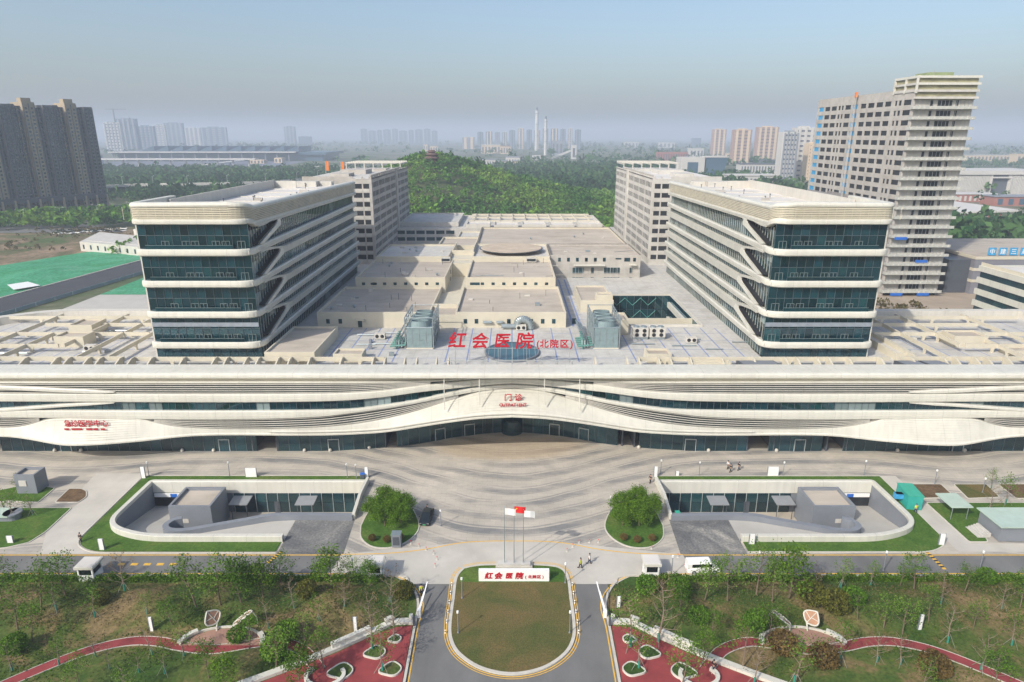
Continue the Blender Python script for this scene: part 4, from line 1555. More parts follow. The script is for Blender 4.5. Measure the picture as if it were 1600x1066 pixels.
    for zf in ZF[1:] + [15.7]:
        m = MB()
        m.box(s * (XI + 1.0), s * (XO - 1.0), Y0 + 0.9, 141, zf - 0.35, zf + 0.3)
        m.build('floor_slab', WHITE2, T)
    for zf in ZF[1:]:
        m = MB()
        m.box(s * (XI + 1.2), s * (XI + 6.9), 141, Y1, zf - 0.2, zf + 0.2)
        m.build('floor_slab', WHITE2, T)
    # end glazing, balcony rails, columns, doors
    levels = [(ZF[i + 1] + 0.3, ZF[i] - 0.4) for i in range(4)] + [(16.0, ZF[4] - 0.5)]
    mull = MB()
    for li, (z0, z1) in enumerate(levels):
        n = 13
        w = (XO - XI - 1.7) / n
        for k in range(n):
            xc = XI + 0.85 + (k + 0.5) * w
            if li == 4:
                pane(T, s * xc, 134.0, (z0 + z1) / 2, w - 0.06, z1 - z0, me=rnd.choice([PANE, PANED]))
                continue
            zs = lerp(z0, z1, 0.52)
            pane(T, s * xc, 134.0, (z0 + zs) / 2, w - 0.06, zs - z0 - 0.06, me=rnd.choice([PANE, PANE, PANE, PANED, PANEB]))
            pane(T, s * xc, 134.0, (zs + z1) / 2, w - 0.06, z1 - zs - 0.04, me=rnd.choice([PANE, PANED, PANED]), tilt=0.012)
            mull.box(s * (xc - w / 2) - 0.03, s * (xc - w / 2) + 0.03, 133.88, 134.0, z0, z1)
        if li < 4:
            mull.box(s * (XI + 0.85), s * (XO - 0.85), 133.9, 134.0, zs - 0.05, zs + 0.05)
            MB().box(s * (XI + 4), s * (XO - 2.5), 133.05, 133.1, z0 + 0.25, z0 + 1.15).build('balcony_glass', GLASS, T)
            MB().box(s * (XI + 4), s * (XO - 2.5), 133.02, 133.12, z0 + 1.15, z0 + 1.21).build('balcony_rail', mat('balcony_frame_metal', (0.20, 0.25, 0.25), 0.4, 0.1, 1.0, metal=0.3), T)
            for ax in (XI + 4.2, XI + 10.1, XI + 16.0, XI + 21.5):
                MB().tube((s * ax, 135.6, z0 - 0.2), (s * ax, 135.6, z1 + 0.3), 0.3, n=8).build('column', INTC, T, smooth=True)
            for ax in (XI + 2.5, XI + 5.6, XI + 7.6, XI + 11.8, XI + 13.6, XI + 17.8):
                q = MB()
                q.box(s * (ax - 0.8), s * (ax - 0.72), 133.8, 133.9, z0, z0 + 1.9)
                q.box(s * (ax + 0.72), s * (ax + 0.8), 133.8, 133.9, z0, z0 + 1.9)
                q.box(s * ax - 0.04, s * ax + 0.04, 133.8, 133.9, z0, z0 + 1.9)
                q.box(s * (ax - 0.8), s * (ax + 0.8), 133.8, 133.9, z0 + 1.85, z0 + 1.93)
                q.build('balcony_door', mat('balcony_frame_metal', (0.20, 0.25, 0.25), 0.4, 0.1, 1.0, metal=0.3), T)
        if li == 3:
            MB().box(s * (XI + 0.9), s * (XO - 0.9), 133.75, 133.87, lerp(z0, z1, 0.60), lerp(z0, z1, 0.75)).build('spandrel', mat('pale_spandrel', (0.25, 0.28, 0.32), 0.5, 0.15, 0.9), T)
    mull.build('mullions', MULL, T, kind='stuff')
    # inner flank: corner bays, storey strips, split arms
    zi_list = [42.6, 36.1, 29.6, 23.0]
    xa, xb = s * (XI + 0.7), s * (XI - 0.02)
    for i, zi in enumerate(zi_list):
        zlow = ZF[i + 1] + 0.55
        zup = (44.1 if i == 0 else ZF[i] + 0.3)
        # intermediate band
        if i > 0:
            P_ = [(149.6, zi + 0.72), (156, zi + 0.7), (Y1, zi + 0.7), (Y1, zi - 0.68), (156, zi - 0.68), (150.8, zi - 0.62)]
            MB().prism(P_, s * (XI + 1.2), s * (XI + 0.0), axis='x').build('band', WHITE, T)
        # rising arm
        P_ = [(137.2, zlow + 0.62), (147.2, zi - 0.45), (148.6, zi + 0.1), (149.0, zi + 0.65), (150.4, zi + 0.74), (151.2, zi - 0.1), (151.0, zi - 0.72), (149.4, zi - 1.0), (142.0, zlow + 0.9), (139.0, zlow + 0.3)]
        MB().prism(P_, s * (XI + 1.0), s * (XI - 0.05), axis='x').build('split_arm', WHITE, T)
        # falling arm
        P_ = [(137.4, zup - 0.6), (139.0, zup - 0.55), (143.0, zup - 0.75), (152.5, zi + 0.74), (150.0, zi + 0.15), (148.8, zi + 0.5), (147.8, zi + 0.98), (140.5, zup - 1.05), (137.4, zup - 1.0)]
        MB().prism(P_, s * (XI + 1.0), s * (XI - 0.03), axis='x').build('split_arm', WHITE, T)
        # black strip put in for the shade along the bay's inner edge
        P_ = [(136, zlow + 0.75), (147.0, zi - 0.25), (148.3, zi + 0.2), (148.2, zi + 0.75), (147.6, zi + 0.85), (147.9, zi + 0.3), (147.0, zi - 0.05), (136, zlow + 0.95)]
        MB().prism(P_, s * (XI + 1.3), s * (XI + 0.06), axis='x').build('bay_edge_shade', BLACKP, T)
    # glass behind the strips: one pane per bay and storey
    zz = [16.0, 18.5, 23.0, 26.15, 29.6, 32.6, 36.1, 39.05, 42.6]
    mb = MB()
    for j in range(8):
        z0, z1 = zz[j], zz[j + 1]
        nb = 25
        for k in range(nb):
            ya, yb = lerp(134.1, Y1, k / nb), lerp(134.1, Y1, (k + 1) / nb)
            pane(T, s * (XI + 1.25), (ya + yb) / 2, (z0 + z1) / 2, yb - ya - 0.06, z1 - z0 - 0.02, math.pi / 2, rnd.choice([GLS, GLS, GLS, GLS, PANED, PANEB, PANEW]), tilt=0.003)
    ny = 62
    for k in range(ny):
        y = lerp(134.3, Y1, k / ny)
        mb.box(s * (XI + 1.22), s * (XI + 1.12), y - 0.05, y + 0.05, 16, 43.2)
    mb.build('side_fins', mat('side_fin_metal', (0.36, 0.35, 0.31), 0.5, 0.1, 1.0), T, kind='stuff')
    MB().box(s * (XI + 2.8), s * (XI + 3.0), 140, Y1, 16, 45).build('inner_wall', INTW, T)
    MB().box(s * (XO - 0.6), s * (XO - 0.9), 134, Y1, 16, 45).build('outer_wall', WHITE2, T)
    return T
for s in (-1, 1):
    wing(s)

# ================================================================== BARE CONCRETE TOWERS BEHIND THE WINGS
def rear_tower(s):
    T = thing('rear_tower', ('unfinished grey concrete block behind the left wing, its flank in shade' if s < 0 else
              'unfinished pale concrete block behind the right wing, its flank in sun'), 'building', (s * 62, 280, 16), group='rear tower blocks')
    X0, X1, Y0, Y1, ZT = 49.6, 74.0, 241.0, 326.0, 47.2
    m = MB()
    m.box(s * (X0 + 0.5), s * X1, Y0 + 0.5, Y1, 16, ZT - 1)
    m.build('core', VOID, T)
    wallm = CONC if s < 0 else CONCL  # shade and sun put into the colour: darker concrete left, paler right
    nf = 9
    fh = (ZT - 1.4 - 17.5) / nf
    # front: piers and spandrels; two wide openings a storey
    piers = MB()
    for a, b in ((X0, X0 + 0.9), (X0 + 3.0, X0 + 3.5), (X0 + 6.5, X1)):
        piers.box(s * a, s * b, Y0 - 0.02, Y0 + 0.5, 16, ZT)
    piers.build('piers', wallm, T)
    for k in range(nf + 1):
        z = 17.5 + k * fh
        MB().box(s * (X0 - 0.02), s * (X0 + 9), Y0 - 0.12, Y0 + 0.49, z - 1.1 if k else 16.0, z + 0.35).build('spandrel', wallm, T)
        if k < nf:
            for a, b in ((X0 + 0.9, X0 + 3.0), (X0 + 3.5, X0 + 6.5)):
                window(T, s * (a + b) / 2, Y0 + 0.12, z + 0.35 + (fh - 1.45) / 2, b - a, fh - 1.45, WINO)
                MB().box(s * a, s * b, Y0 - 0.16, Y0 - 0.12, z - 0.75, z + 0.25).build('panel', CONCL, T)
    # flank: spandrel band per storey, piers between windows
    for k in range(nf + 1):
        z = 17.5 + k * fh
        MB().box(s * X0, s * (X0 + 0.5), Y0 + 0.5, Y1, (z - 0.75) if k else 16, z + 0.55 if k < nf else ZT - 0.3).build('spandrel', wallm, T)
    ny = 34
    piers = MB()
    for k in range(ny + 1):
        y = lerp(Y0 + 1.5, Y1, k / ny)
        wd = 0.75 if k % 5 else 1.5
        piers.box(s * (X0 + 0.02), s * (X0 + 0.49), y - wd * 0.7, y + wd * 0.3, 16, ZT - 0.6)
    piers.box(s * (X0 - 0.5), s * (X0 + 0.45), Y0 + 50, Y0 + 53.5, 16, ZT - 0.2)
    piers.build('flank_piers', wallm, T)
    for k in range(nf):
        z = 17.5 + k * fh
        for j in range(ny):
            y = lerp(Y0 + 1.5, Y1, (j + 0.6) / ny)
            pane(T, s * (X0 + 0.16), y, z + 0.55 + (fh - 1.3) / 2, 1.7, fh - 1.25, math.pi / 2, WINO, 'window', 0)
    # roof frames
    m = MB()
    m.box(s * X0, s * X1, Y0, Y1, ZT - 0.99, ZT - 0.7)
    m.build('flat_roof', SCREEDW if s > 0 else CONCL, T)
    for k in range(14):
        y = lerp(Y0 + 1, Y1 - 26, k / 13)
        MB().box(s * (X0 + 0.05), s * (X0 + 0.5), y, y + 3.2, ZT - 0.65, ZT + 0.25).build('parapet_piece', wallm, T)
    MB().box(s * (X0 - 0.1), s * (X0 + 0.6), Y0, Y1 - 20, ZT + 0.26, ZT + 0.6).build('parapet_rail', wallm, T)
    for k in range(7):
        x = X0 + k * 4.0
        MB().box(s * x, s * (x + 0.4), Y1 - 20, Y1, ZT + 1.4, ZT + 2.0).build('pergola_beam', WHITE2, T)
        MB().box(s * x, s * (x + 0.4), Y1 - 20, Y1 - 19.5, ZT - 0.7, ZT + 1.4).build('pergola_post', WHITE2, T)
    for k in range(5):
        y = Y1 - 20 + k * 4.9
        MB().box(s * X0, s * X1, y, y + 0.4, ZT + 2.005, ZT + 2.5).build('pergola_beam', WHITE2, T)
    for x, y, a, b, h in ((X0 + 8, 270, 10, 12, 1.6), (X0 + 4, 292, 8, 8, 1.0), (X0 + 10, 250, 7, 9, 1.2)):
        MB().box(s * x, s * (x + a), y, y + b, ZT - 0.7, ZT - 0.7 + h).build('roof_box', wallm, T)
    return T
for s in (-1, 1):
    rear_tower(s)

# ================================================================== SUNKEN COURTS WITH RAMPS
def sunken_court(s):
    nm = SIDE[s]
    f = lambda pts: mx(pts, s)
    T = thing('sunken_court', 'sunken court with ramp and glazed basement front, %s of the entrance plaza' % nm, 'court', (s * 46, 100, 0), group='sunken courts')
    sd = 1 if s < 0 else -1
    ring = round_poly([(-26.6, 109.5), (-66.4, 109.5), (-65.8, 94.2), (-58.5, 90.9), (-36.0, 90.9)], [0, 0.5, 4.0, 5.0, 0], 8)
    def top(p):
        return 0.35 + 0.75 * min(max((109 - p[1]) / 16.0, 0), 1)
    pth = [(q[0], q[1], top(p)) for p, q in zip(ring, f(ring))]
    # path runs back-right -> back-left -> front-left -> front-right; outside of the ring is on its right for the left court
    MB().sweep(pth, [(0.42, -1.5), (0.42, -0.06), (0.34, 0.0), (-0.34, 0.0), (-0.4, -0.08), (-0.4, -0.55)], side=sd).build('ring_wall', WHITE, T)
    MB().sweep([(a, b, 0) for a, b, c in pth], [(-0.3, -7), (-0.3, 0.3), (0.3, 0.3), (0.3, -7)], side=sd).build('retaining_wall', GREYP, T)
    MB().sweep([(q[0], q[1], 0) for q in f([(-26.5, 109.35), (-66.2, 109.35)])], [(-0.35, -2.0), (-0.35, 0.25), (0.2, 0.25), (0.2, -2.0)], side=sd).build('fascia_beam', WHITE, T)
    # right hand end wall
    ew = f([(-26.5, 109.4), (-26.7, 104), (-26.3, 97.0)])
    MB().sweep([(p[0], p[1], 0) for p in ew], [(-0.25, -6.5), (-0.25, 1.1), (0.25, 1.1), (0.25, -6.5)], side=1).build('end_wall', WHITE, T)
    # grey swung wall between ramp and court
    gw = smooth_open([(-26.4, 97.0), (-31, 97.15), (-36, 97.2), (-40.1, 97.0), (-43.5, 96.1), (-49.0, 94.7), (-52.9, 93.75), (-55.3, 93.8), (-56.6, 95.0), (-56.2, 96.6), (-55.0, 97.3)], 5)
    MB().sweep([(q[0], q[1], lerp(0.95, 0.25, min(max((-p[0] - 40) / 12, 0), 1))) for p, q in zip(gw, f(gw))], [(-0.45, -7), (-0.45, 0), (0.45, 0), (0.45, -7)], side=1).build('swung_wall', GREYP, T)
    # ramp
    st = [((-36.0, 97.1), (-36.0, 90.9), 0.02), ((-39, 97.0), (-39, 90.9), -0.1), ((-43.5, 96.2), (-43.5, 90.9), -0.25), ((-49, 94.8), (-49, 90.9), -0.5), ((-54, 93.8), (-54.5, 90.9), -0.75), ((-56.4, 94.0), (-60, 91.3), -1.0),
          ((-57.0, 95.6), (-64.4, 94.0), -1.5), ((-57.8, 98.5), (-66.0, 97.5), -2.3), ((-59.2, 102), (-66.2, 102), -3.3), ((-59.3, 110), (-66.3, 110), -4.8)]
    MB().grid([[(f([a])[0][0], a[1], z), (f([((a[0] + b[0]) / 2, 0)])[0][0], (a[1] + b[1]) / 2, z), (f([b])[0][0], b[1], z)] for a, b, z in st]).build('ramp', RAMPC, T)
    # court floor, grass squares
    sheet('court_floor', f([(-60, 110), (-26.2, 110), (-26.2, 96.6), (-44, 95.6), (-58, 93.5), (-60, 97)]), mat('court_paving', (0.46, 0.40, 0.32), 0.8, 0.1, 0.3), -6.0, (), T)
    for a, b, c, d in ((-33.5, -28, 98.0, 101.0), (-47, -42, 98.0, 101.5)):
        MB().box(f([(a, 0)])[0][0], f([(b, 0)])[0][0], c, d, -6.0, -5.8).build('grass_bed', GRASS, T)
    # glazed basement front
    n = 12
    for k in range(n):
        xa, xb = lerp(-51.4, -27.0, k / n), lerp(-51.4, -27.0, (k + 1) / n)
        xc = s * -((xa + xb) / 2) if s > 0 else (xa + xb) / 2
        pane(T, xc, 109.0, -3.0, 1.96, 1.7, me=rnd.choice([PANE, PANEB]))
        pane(T, xc, 109.0, -4.95, 1.96, 2.0, me=rnd.choice([PANE, PANED]))
        MB().box(xc - 1.02 - 0.04, xc - 1.02 + 0.04, 108.85, 109.0, -6, -2.0).build('mullion', FRAME, T)
    MB().box(s * 51.5, s * 26.8, 109.1, 109.2, -6, -1.9).build('inner_wall', INTW, T)
    # stair and lift house
    m = MB()
    x0, x1, y0, y1 = -59.2, -51.9, 101.0, 107.6
    xa, xb = (x0, x1) if s < 0 else (-x1, -x0)
    m.box(xa, xb, y0, y1, -6, -0.45)
    for q in ((xa, xb, y0, y0 + 0.4), (xa, xb, y1 - 0.4, y1), (xa, xa + 0.4, y0 + 0.4, y1 - 0.4), (xb - 0.4, xb, y0 + 0.4, y1 - 0.4)):
        m.box(*q, -0.45, 0.1)
    o = m.build('lift_house', GREYP, T)
    MB().box(xa + 0.4, xb - 0.4, y0 + 0.4, y1 - 0.4, -0.46, -0.43).build('house_roof', SCREED, o)
    q = (xa + 1.2, xa + 3.2) if s < 0 else (xb - 3.2, xb - 1.2)
    MB().box(q[0], q[1], y0 - 0.05, y0 + 0.02, -3.2, -2.4).build('vent_grille', CONCL, o)
    # portal sign and beam, awnings with posts
    m = MB()
    m.box(s * 59.4, s * 65.8, 108.6, 108.8, -2.6, -1.9)
    o = m.build('height_sign', WPAINT, T)
    MB().box(s * 61.6, s * 62.8, 108.55, 108.6, -2.58, -1.92).build('sign_panel', BLUEP, o)
    MB().box(s * 59.3, s * 66.0, 108.9, 109.3, -6.5, -1.9).build('portal', VOID, T)
    for ax in (49.6, 37.6):
        m = MB()
        m.prism([(106.2, -2.9), (109.0, -2.7), (109.0, -2.5), (106.2, -2.75)], s * (ax - 1.7), s * (ax + 1.7), axis='x')
        o = m.build('awning', mat('awning_grey', (0.24, 0.25, 0.26), 0.5, 0.08, 0.8), T)
        for e in (-1.4, 1.4):
            MB().tube((s * ax + e, 106.6, -6), (s * ax + e, 106.6, -2.8), 0.06, n=6).build('awning_post', DARKP, o)
    m = MB()
    m.box(s * 43.5 - 0.5, s * 43.5 + 0.5, 108.85, 108.95, -6, -3.7)
    m.build('door', DARKP, T)
    return T
for s in (-1, 1):
    sunken_court(s)

# ================================================================== TREES
def tube_chain(mb, pts, r0, r1, n=5):
    for i in range(len(pts) - 1):
        t0, t1 = i / (len(pts) - 1), (i + 1) / (len(pts) - 1)
        mb.tube(pts[i], pts[i + 1], lerp(r0, r1, t0), lerp(r0, r1, t1), n, cap=False)
def skeleton(rng, h, spread, first=0.3, nb=9, twigs=4, lean=0.1):
    """trunk, limbs and twig tips of a tree of height h"""
    mb = MB()
    top = Vector((rng.uniform(-lean, lean) * h, rng.uniform(-lean, lean) * h, h * 0.92))
    mid = top * 0.5 + Vector((rng.uniform(-.04, .04) * h, rng.uniform(-.04, .04) * h, 0))
    r = 0.012 * h + 0.03
    tr = [Vector((0, 0, 0)), mid, top]
    tube_chain(mb, tr, r, r * 0.2, 6)
    tips = [top]
    for k in range(nb):
        t = first + (0.97 - first) * (k + rng.random() * 0.7) / nb
        base = tr[0].lerp(tr[1], t * 2) if t < 0.5 else tr[1].lerp(tr[2], t * 2 - 1)
        a = k * 2.4 + rng.uniform(-.5, .5)
        L_ = spread * (1.0 - 0.55 * (t - first) / (1 - first)) * rng.uniform(0.75, 1.15)
        d = Vector((math.cos(a), math.sin(a), rng.uniform(0.45, 1.0)))
        end = base + d.normalized() * L_
        mdp = base.lerp(end, 0.5) + Vector((0, 0, -0.05 * L_))
        tube_chain(mb, [base, mdp, end], r * 0.38, r * 0.10, 4)
        tips.append(end)
        for j in range(twigs):
            u = rng.uniform(0.35, 0.95)
            b2 = mdp.lerp(end, u)
            e2 = b2 + (d + Vector((rng.uniform(-1, 1), rng.uniform(-1, 1), rng.uniform(0, 1)))).normalized() * L_ * rng.uniform(0.25, 0.5)
            mb.tube(b2, e2, r * 0.12, r * 0.05, 3, cap=False)
            tips.append(e2)
    return mb, tips
def crown_mesh(name, nprng, tips, n, clump, size, material, extra=None):
    tips = np.array([tuple(t) for t in tips])
    idx = nprng.integers(0, len(tips), n)
    C = tips[idx] + nprng.normal(size=(n, 3)) * clump
    C = C[C[:, 2] > 0.25]
    if extra is not None:
        C = np.concatenate([C, extra])
    V, Q = leaf_quads(C, nprng.uniform(size * 0.6, size * 1.25, len(C)), nprng)
    return np_mesh(name, V, Q, material)
TREE_MESH = {}
def tree_kind(kind, var):
    key = (kind, var)
    if key in TREE_MESH:
        return TREE_MESH[key]
    rng = random.Random(hash((len(kind), ord(kind[0]), var)) & 0xffff)
    npr = np.random.default_rng(100 + var * 17 + ord(kind[0]) * 3 + len(kind))
    if kind == 'leafy':
        mb, tips = skeleton(rng, 5.6, 2.1, 0.3, 10, 4)
        cm = crown_mesh('crown', npr, tips, 800, 0.34, 0.115, [LEAF_M, LEAF_L][var % 2])
        bark = BARK
    elif kind == 'dense':
        mb, tips = skeleton(rng, 5.4, 1.9, 0.22, 14, 5)
        cm = crown_mesh('crown', npr, tips, 1900, 0.38, 0.125, [LEAF_D, LEAF_M][var % 2])
        bark = BARK
    elif kind == 'young':
        mb, tips = skeleton(rng, 5.4, 1.5, 0.3, 10, 4)
        cm = crown_mesh('crown', npr, tips, 420, 0.30, 0.11, [LEAF_L, LEAF_M][var % 2])
        bark = BARKP
    elif kind == 'bare':
        mb, tips = skeleton(rng, 5.8, 2.0, 0.25, 14, 7)
        cm = crown_mesh('crown', npr, tips, 200, 0.2, 0.09, LEAF_R)
        bark = BARKP
    elif kind == 'tall':
        mb, tips = skeleton(rng, 8.2, 2.1, 0.18, 22, 8, 0.02)
        cm = crown_mesh('crown', npr, tips, 420, 0.25, 0.10, LEAF_S)
        bark = BARKP
    elif kind == 'shrub':
        mb, tips = skeleton(rng, 2.0, 1.0, 0.08, 9, 4)
        pts = npr.normal(size=(1300, 3))
        pts /= np.linalg.norm(pts, axis=1)[:, None]
        pts *= (npr.uniform(0.55, 1.05, (1300, 1)) ** 0.5) * np.array([[1.25, 1.25, 1.0]])
        pts[:, 2] += 1.15
        pts = pts[pts[:, 2] > 0.15]
        cm = crown_mesh('crown', npr, tips, 150, 0.2, 0.12, [LEAF_O, LEAF_R, LEAF_M][var % 3], pts)
        bark = BARK
    elif kind == 'camphor':
        mb, tips = skeleton(rng, 6.2, 3.0, 0.15, 18, 5)
        blobs = []
        for t in tips[::3]:
            p = npr.normal(size=(70, 3))
            p /= np.linalg.norm(p, axis=1)[:, None]
            blobs.append(p * npr.uniform(0.3, 0.85, (70, 1)) + np.array(tuple(t)))
        cm = crown_mesh('crown', npr, tips, 4200, 0.5, 0.14, LEAF_D, np.concatenate(blobs))
        bark = BARK
    tm = mb.mesh('trunk', bark)
    wm = MB().tube((0, 0, 0.15), (0, 0, 1.1), 0.13, 0.12, 7).mesh('trunk_wrap', WRAP)
    sm = MB()
    for k in range(3):
        a = k * 2.1 + var
        sm.tube((1.0 * math.cos(a), 1.0 * math.sin(a), 0), (0.08 * math.cos(a), 0.08 * math.sin(a), 1.5), 0.025, n=4)
    smm = sm.mesh('support_stakes', mat('stake_wood', (0.24, 0.25, 0.20), 0.8, 0.1, 1.0))
    TREE_MESH[key] = (tm, cm, wm, smm)
    return TREE_MESH[key]
def plant(name, kind, var, x, y, z, rz, sc, label, group, category='tree', staked=False):
    tm, cm, wm, smm = tree_kind(kind, var)
    T = thing(name, label, category, (x, y, z), group, world=False, rz=rz)
    T.scale = sc if hasattr(sc, '__len__') else (sc, sc, sc)
    def ch(nm, me):
        o = bpy.data.objects.new(nm, me)
        COL.objects.link(o)
        o.parent = T
    ch('trunk', tm)
    ch('crown', cm)
    if staked:
        ch('trunk_wrap', wm)
        ch('support_stakes', smm)
    return T

# ---- park: mounded ground, paths, walls
def park_h(x, y):
    ax = abs(x)
    a = min(max((ax - 14.5) / 6.0, 0), 1)
    b = min(max((80.2 - y) / 3.0, 0), 1) * min(max((y - 70.6) / 4.0, 0), 1)
    return 0.06 + a * b * (0.75 + 0.35 * math.sin(x * 0.23) + 0.25 * math.sin(x * 0.51 + y * 0.6))
for s in (-1, 1):
    edge = [(-17.0, 81.9), (-14.9, 80.3), (-13.5, 77.8), (-12.95, 75.4), (-12.9, 72.2)]
    edge_s = smooth_open(edge)
    ex = lambda y: interp([(p[1], p[0]) for p in sorted(edge_s, key=lambda q: q[1])], y)
    rows = []
    ys = np.linspace(81.9, 50, 56)
    for y in ys:
        x_in = ex(max(y, 72.2)) if y > 72.2 else -12.85
        r = []
        for t in np.linspace(0, 1, 60):
            x = lerp(x_in, -85, t ** 1.15)
            r.append((-x * s if s > 0 else x, y, park_h(x, y)))
        rows.append(r)
    MB().grid(rows).build('park_ground', PARKG, smooth=True, kind='structure')
    kerb('park_kerb', mx(smooth_open([(-85, 81.95), (-30, 81.95), (-17.0, 81.95), (-14.85, 80.35), (-13.4, 77.8), (-12.85, 75.4), (-12.8, 72.2), (-12.6, 50)]), s), 0.3 if s < 0 else -0.3, 0.2, closed=False)
    # red resin yard beside the drive
    sheet('red_yard', mx([(-12.95, 71.9), (-15.2, 71.5), (-17.9, 69.9), (-21.4, 67.2), (-29.9, 62.1), (-38, 57), (-38, 50), (-12.7, 50)], s), REDPATH, 0.085, kind='structure')
    # winding red path
    cl = smooth_open([(-62, 59.0), (-58.4, 62.6), (-54.3, 66.1), (-51.2, 68.0), (-47.8, 69.0), (-44.5, 68.9), (-41.2, 68.1), (-37, 67.6), (-32.4, 68.6), (-29.4, 68.9), (-26.2, 67.6), (-24.0, 65.4), (-23, 64.2)])
    a, b = offset_path(cl, -0.75), offset_path(cl, 0.75)
    m = MB()
    m.grid([[(p[0] if s < 0 else -p[0], p[1], 0.10) for p in a], [(p[0] if s < 0 else -p[0], p[1], 0.10) for p in b]])
    m.build('red_path', REDPATH, kind='structure')
    kerb('path_kerb', mx(a, s), 0.08, 0.14, closed=False)
    kerb('path_kerb', mx(b, s), 0.08, 0.14, closed=False)
    # arc terrace
    arc = [(-41.4 + 0.0, 68.3)] + [(-36.4 - 5.0 * math.cos(t), 68.3 + 3.0 * math.sin(t)) for t in np.linspace(0, math.pi, 16)]
    sheet('arc_terrace', mx(arc, s), PINKPATH, 0.108, kind='structure')
    # serpentine white wall, in sections of one wall
    wp = smooth_open([(-12.9, 72.4), (-14.2, 72.4), (-15.8, 72.1), (-18.2, 70.3), (-21.8, 67.7), (-25.2, 65.5), (-30.0, 62.7), (-36, 59.5)], 6)
    Tw = thing('serpentine_wall', 'low white serpentine wall with stepped seat blocks along the red yard, %s park' % SIDE[s], 'wall', (s * 20, 69, 0))
    MB().sweep([(q[0], q[1], 0.05) for q in mx(wp, s)], [(-0.42, 0), (-0.42, 0.42), (0.42, 0.42), (0.42, 0)]).build('wall_base', WHITE, Tw)
    for (a_, b_) in ((1, 4), (11, 15), (18, 26)):
        seg = mx(wp[a_:b_], s)
        MB().sweep([(q[0], q[1] + 0.32, 0.05) for q in seg], [(-0.3, 0.43), (-0.3, 0.95), (0.3, 0.95), (0.3, 0.43)]).build('seat_block', WHITE, Tw)
    # arc seat wall of the terrace
    Ta = thing('arc_seat', 'white curved seat wall round the small terrace in the %s park' % SIDE[s], 'bench', (s * 36.4, 70, 0))
    sp = [(-36.4 - 5.15 * math.cos(t), 68.3 + 3.15 * math.sin(t)) for t in np.linspace(0.0, math.pi, 22)]
    MB().sweep([(q[0], q[1], 0.06) for q in mx(sp, s)], [(-0.1, 0), (-0.1, 0.3), (0.1, 0.3), (0.1, 0)]).build('seat_wall', WHITE, Ta)
    for lo, hi in ((0, 6), (17, 22)):
        MB().sweep([(q[0], q[1], 0.06) for q in mx(sp[lo:hi], s)], [(-0.3, 0.301), (-0.3, 0.6), (0.3, 0.6), (0.3, 0.301)]).build('seat_slab', WHITE, Ta)
    # two leaf-shaped shade frames on bent stems
    for k, (cx, rot, flip) in enumerate(((-38.9, 0.35, 1), (-36.0, -0.75, -1))):
        Tl = thing('leaf_shade', ('smaller round' if k == 0 else 'larger slanting') + ' white leaf-shaped shade frame by the terrace, %s park' % SIDE[s], 'sculpture', (s * -cx, 71.2, 0), group='leaf shades')
        Lf, Wf = (2.5, 1.05) if k == 0 else (3.4, 0.95)
        def lp(u, v):
            """leaf outline u along 0..1, v -1..1"""
            w = math.sin(math.pi * u ** 0.8) * Wf * v
            a_ = u * Lf
            c_, s_ = math.cos(1.1 if k == 0 else 0.75), math.sin(1.1 if k == 0 else 0.75)
            ax_ = a_ * c_ * (-1 if k == 0 else 1)
            x_ = cx + (0.9 if k == 0 else 0.2) + ax_ + w * 0.45
            return ((x_ if s < 0 else -x_), 71.3 + w * 0.9, 1.0 + a_ * s_ * 0.75 + w * 0.25)
        m = MB()
        ol = [lp(u, 1) for u in np.linspace(0, 1, 13)] + [lp(u, -1) for u in np.linspace(1, 0, 13)[1:-1]]
        for i in range(len(ol)):
            m.tube(ol[i], ol[(i + 1) % len(ol)], 0.10, n=5)
        m.build('rim', WHITE, Tl)
        m = MB()
        m.tube(lp(0, 0), lp(1, 0), 0.06, n=5)
        m.tube(lp(0.35, 0), lp(0.5, 0.95), 0.05, n=5)
        m.tube(lp(0.45, 0), lp(0.6, -0.95), 0.05, n=5)
        m.build('vein', WHITE, Tl)
        rows = [[lp(u, v) for v in (-0.96, -0.5, 0, 0.5, 0.96)] for u in np.linspace(0.03, 0.97, 10)]
        MB().grid(rows).build('leaf_panel', mat('rust_mesh_panel', (0.36, 0.20, 0.12), 0.7, 0.15, 1.0), Tl)
        m = MB()
        q = lp(0.0, 0)
        tube_chain(m, [Vector((q[0], 70.9, 0.05)), Vector((q[0], 71.0, 0.6)), Vector(q)], 0.12, 0.1, 6)
        e = lp(1.0, 0)
        tube_chain(m, [Vector((e[0] + 0.3 * s * (1 if k == 0 else -1), 71.6, 0.05)), Vector((e[0] + 0.35 * s * (1 if k == 0 else -1), 71.6, e[2] * 0.6)), Vector(e)], 0.09, 0.07, 6)
        m.build('stem', WHITE, Tl)
    # kerbed planters in the red yard
    for k, (cx, cy, rr) in enumerate(((-17.0, 67.0, 1.7), (-14.9, 69.3, 1.1), (-14.6, 64.3, 1.7), (-20.5, 64.0, 1.9))):
        lp_ = round_poly([(cx - rr, cy - 0.3 * rr), (cx + 0.5 * rr, cy - 0.75 * rr), (cx + rr, cy + 0.1 * rr), (cx + 0.1 * rr, cy + 0.9 * rr)], rr * 0.6, 5)
        T = thing('planter_bed', '%s of the kerbed planter islands in the red yard, %s park' % (['middle', 'rearmost small', 'frontmost', 'outermost'][k], SIDE[s]), 'planter', (s * -cx, cy, 0.08), group='planter islands')
        q = mx(lp_, s)
        MB().sweep([(p[0], p[1], 0.085) for p in q], [(0, 0), (0, 0.25), (-0.14, 0.25), (-0.14, 0)], side=1 if s < 0 else -1, closed=True).build('rim', WHITE, T)
        sheet('soil', q, PARKS, 0.25, (), T)
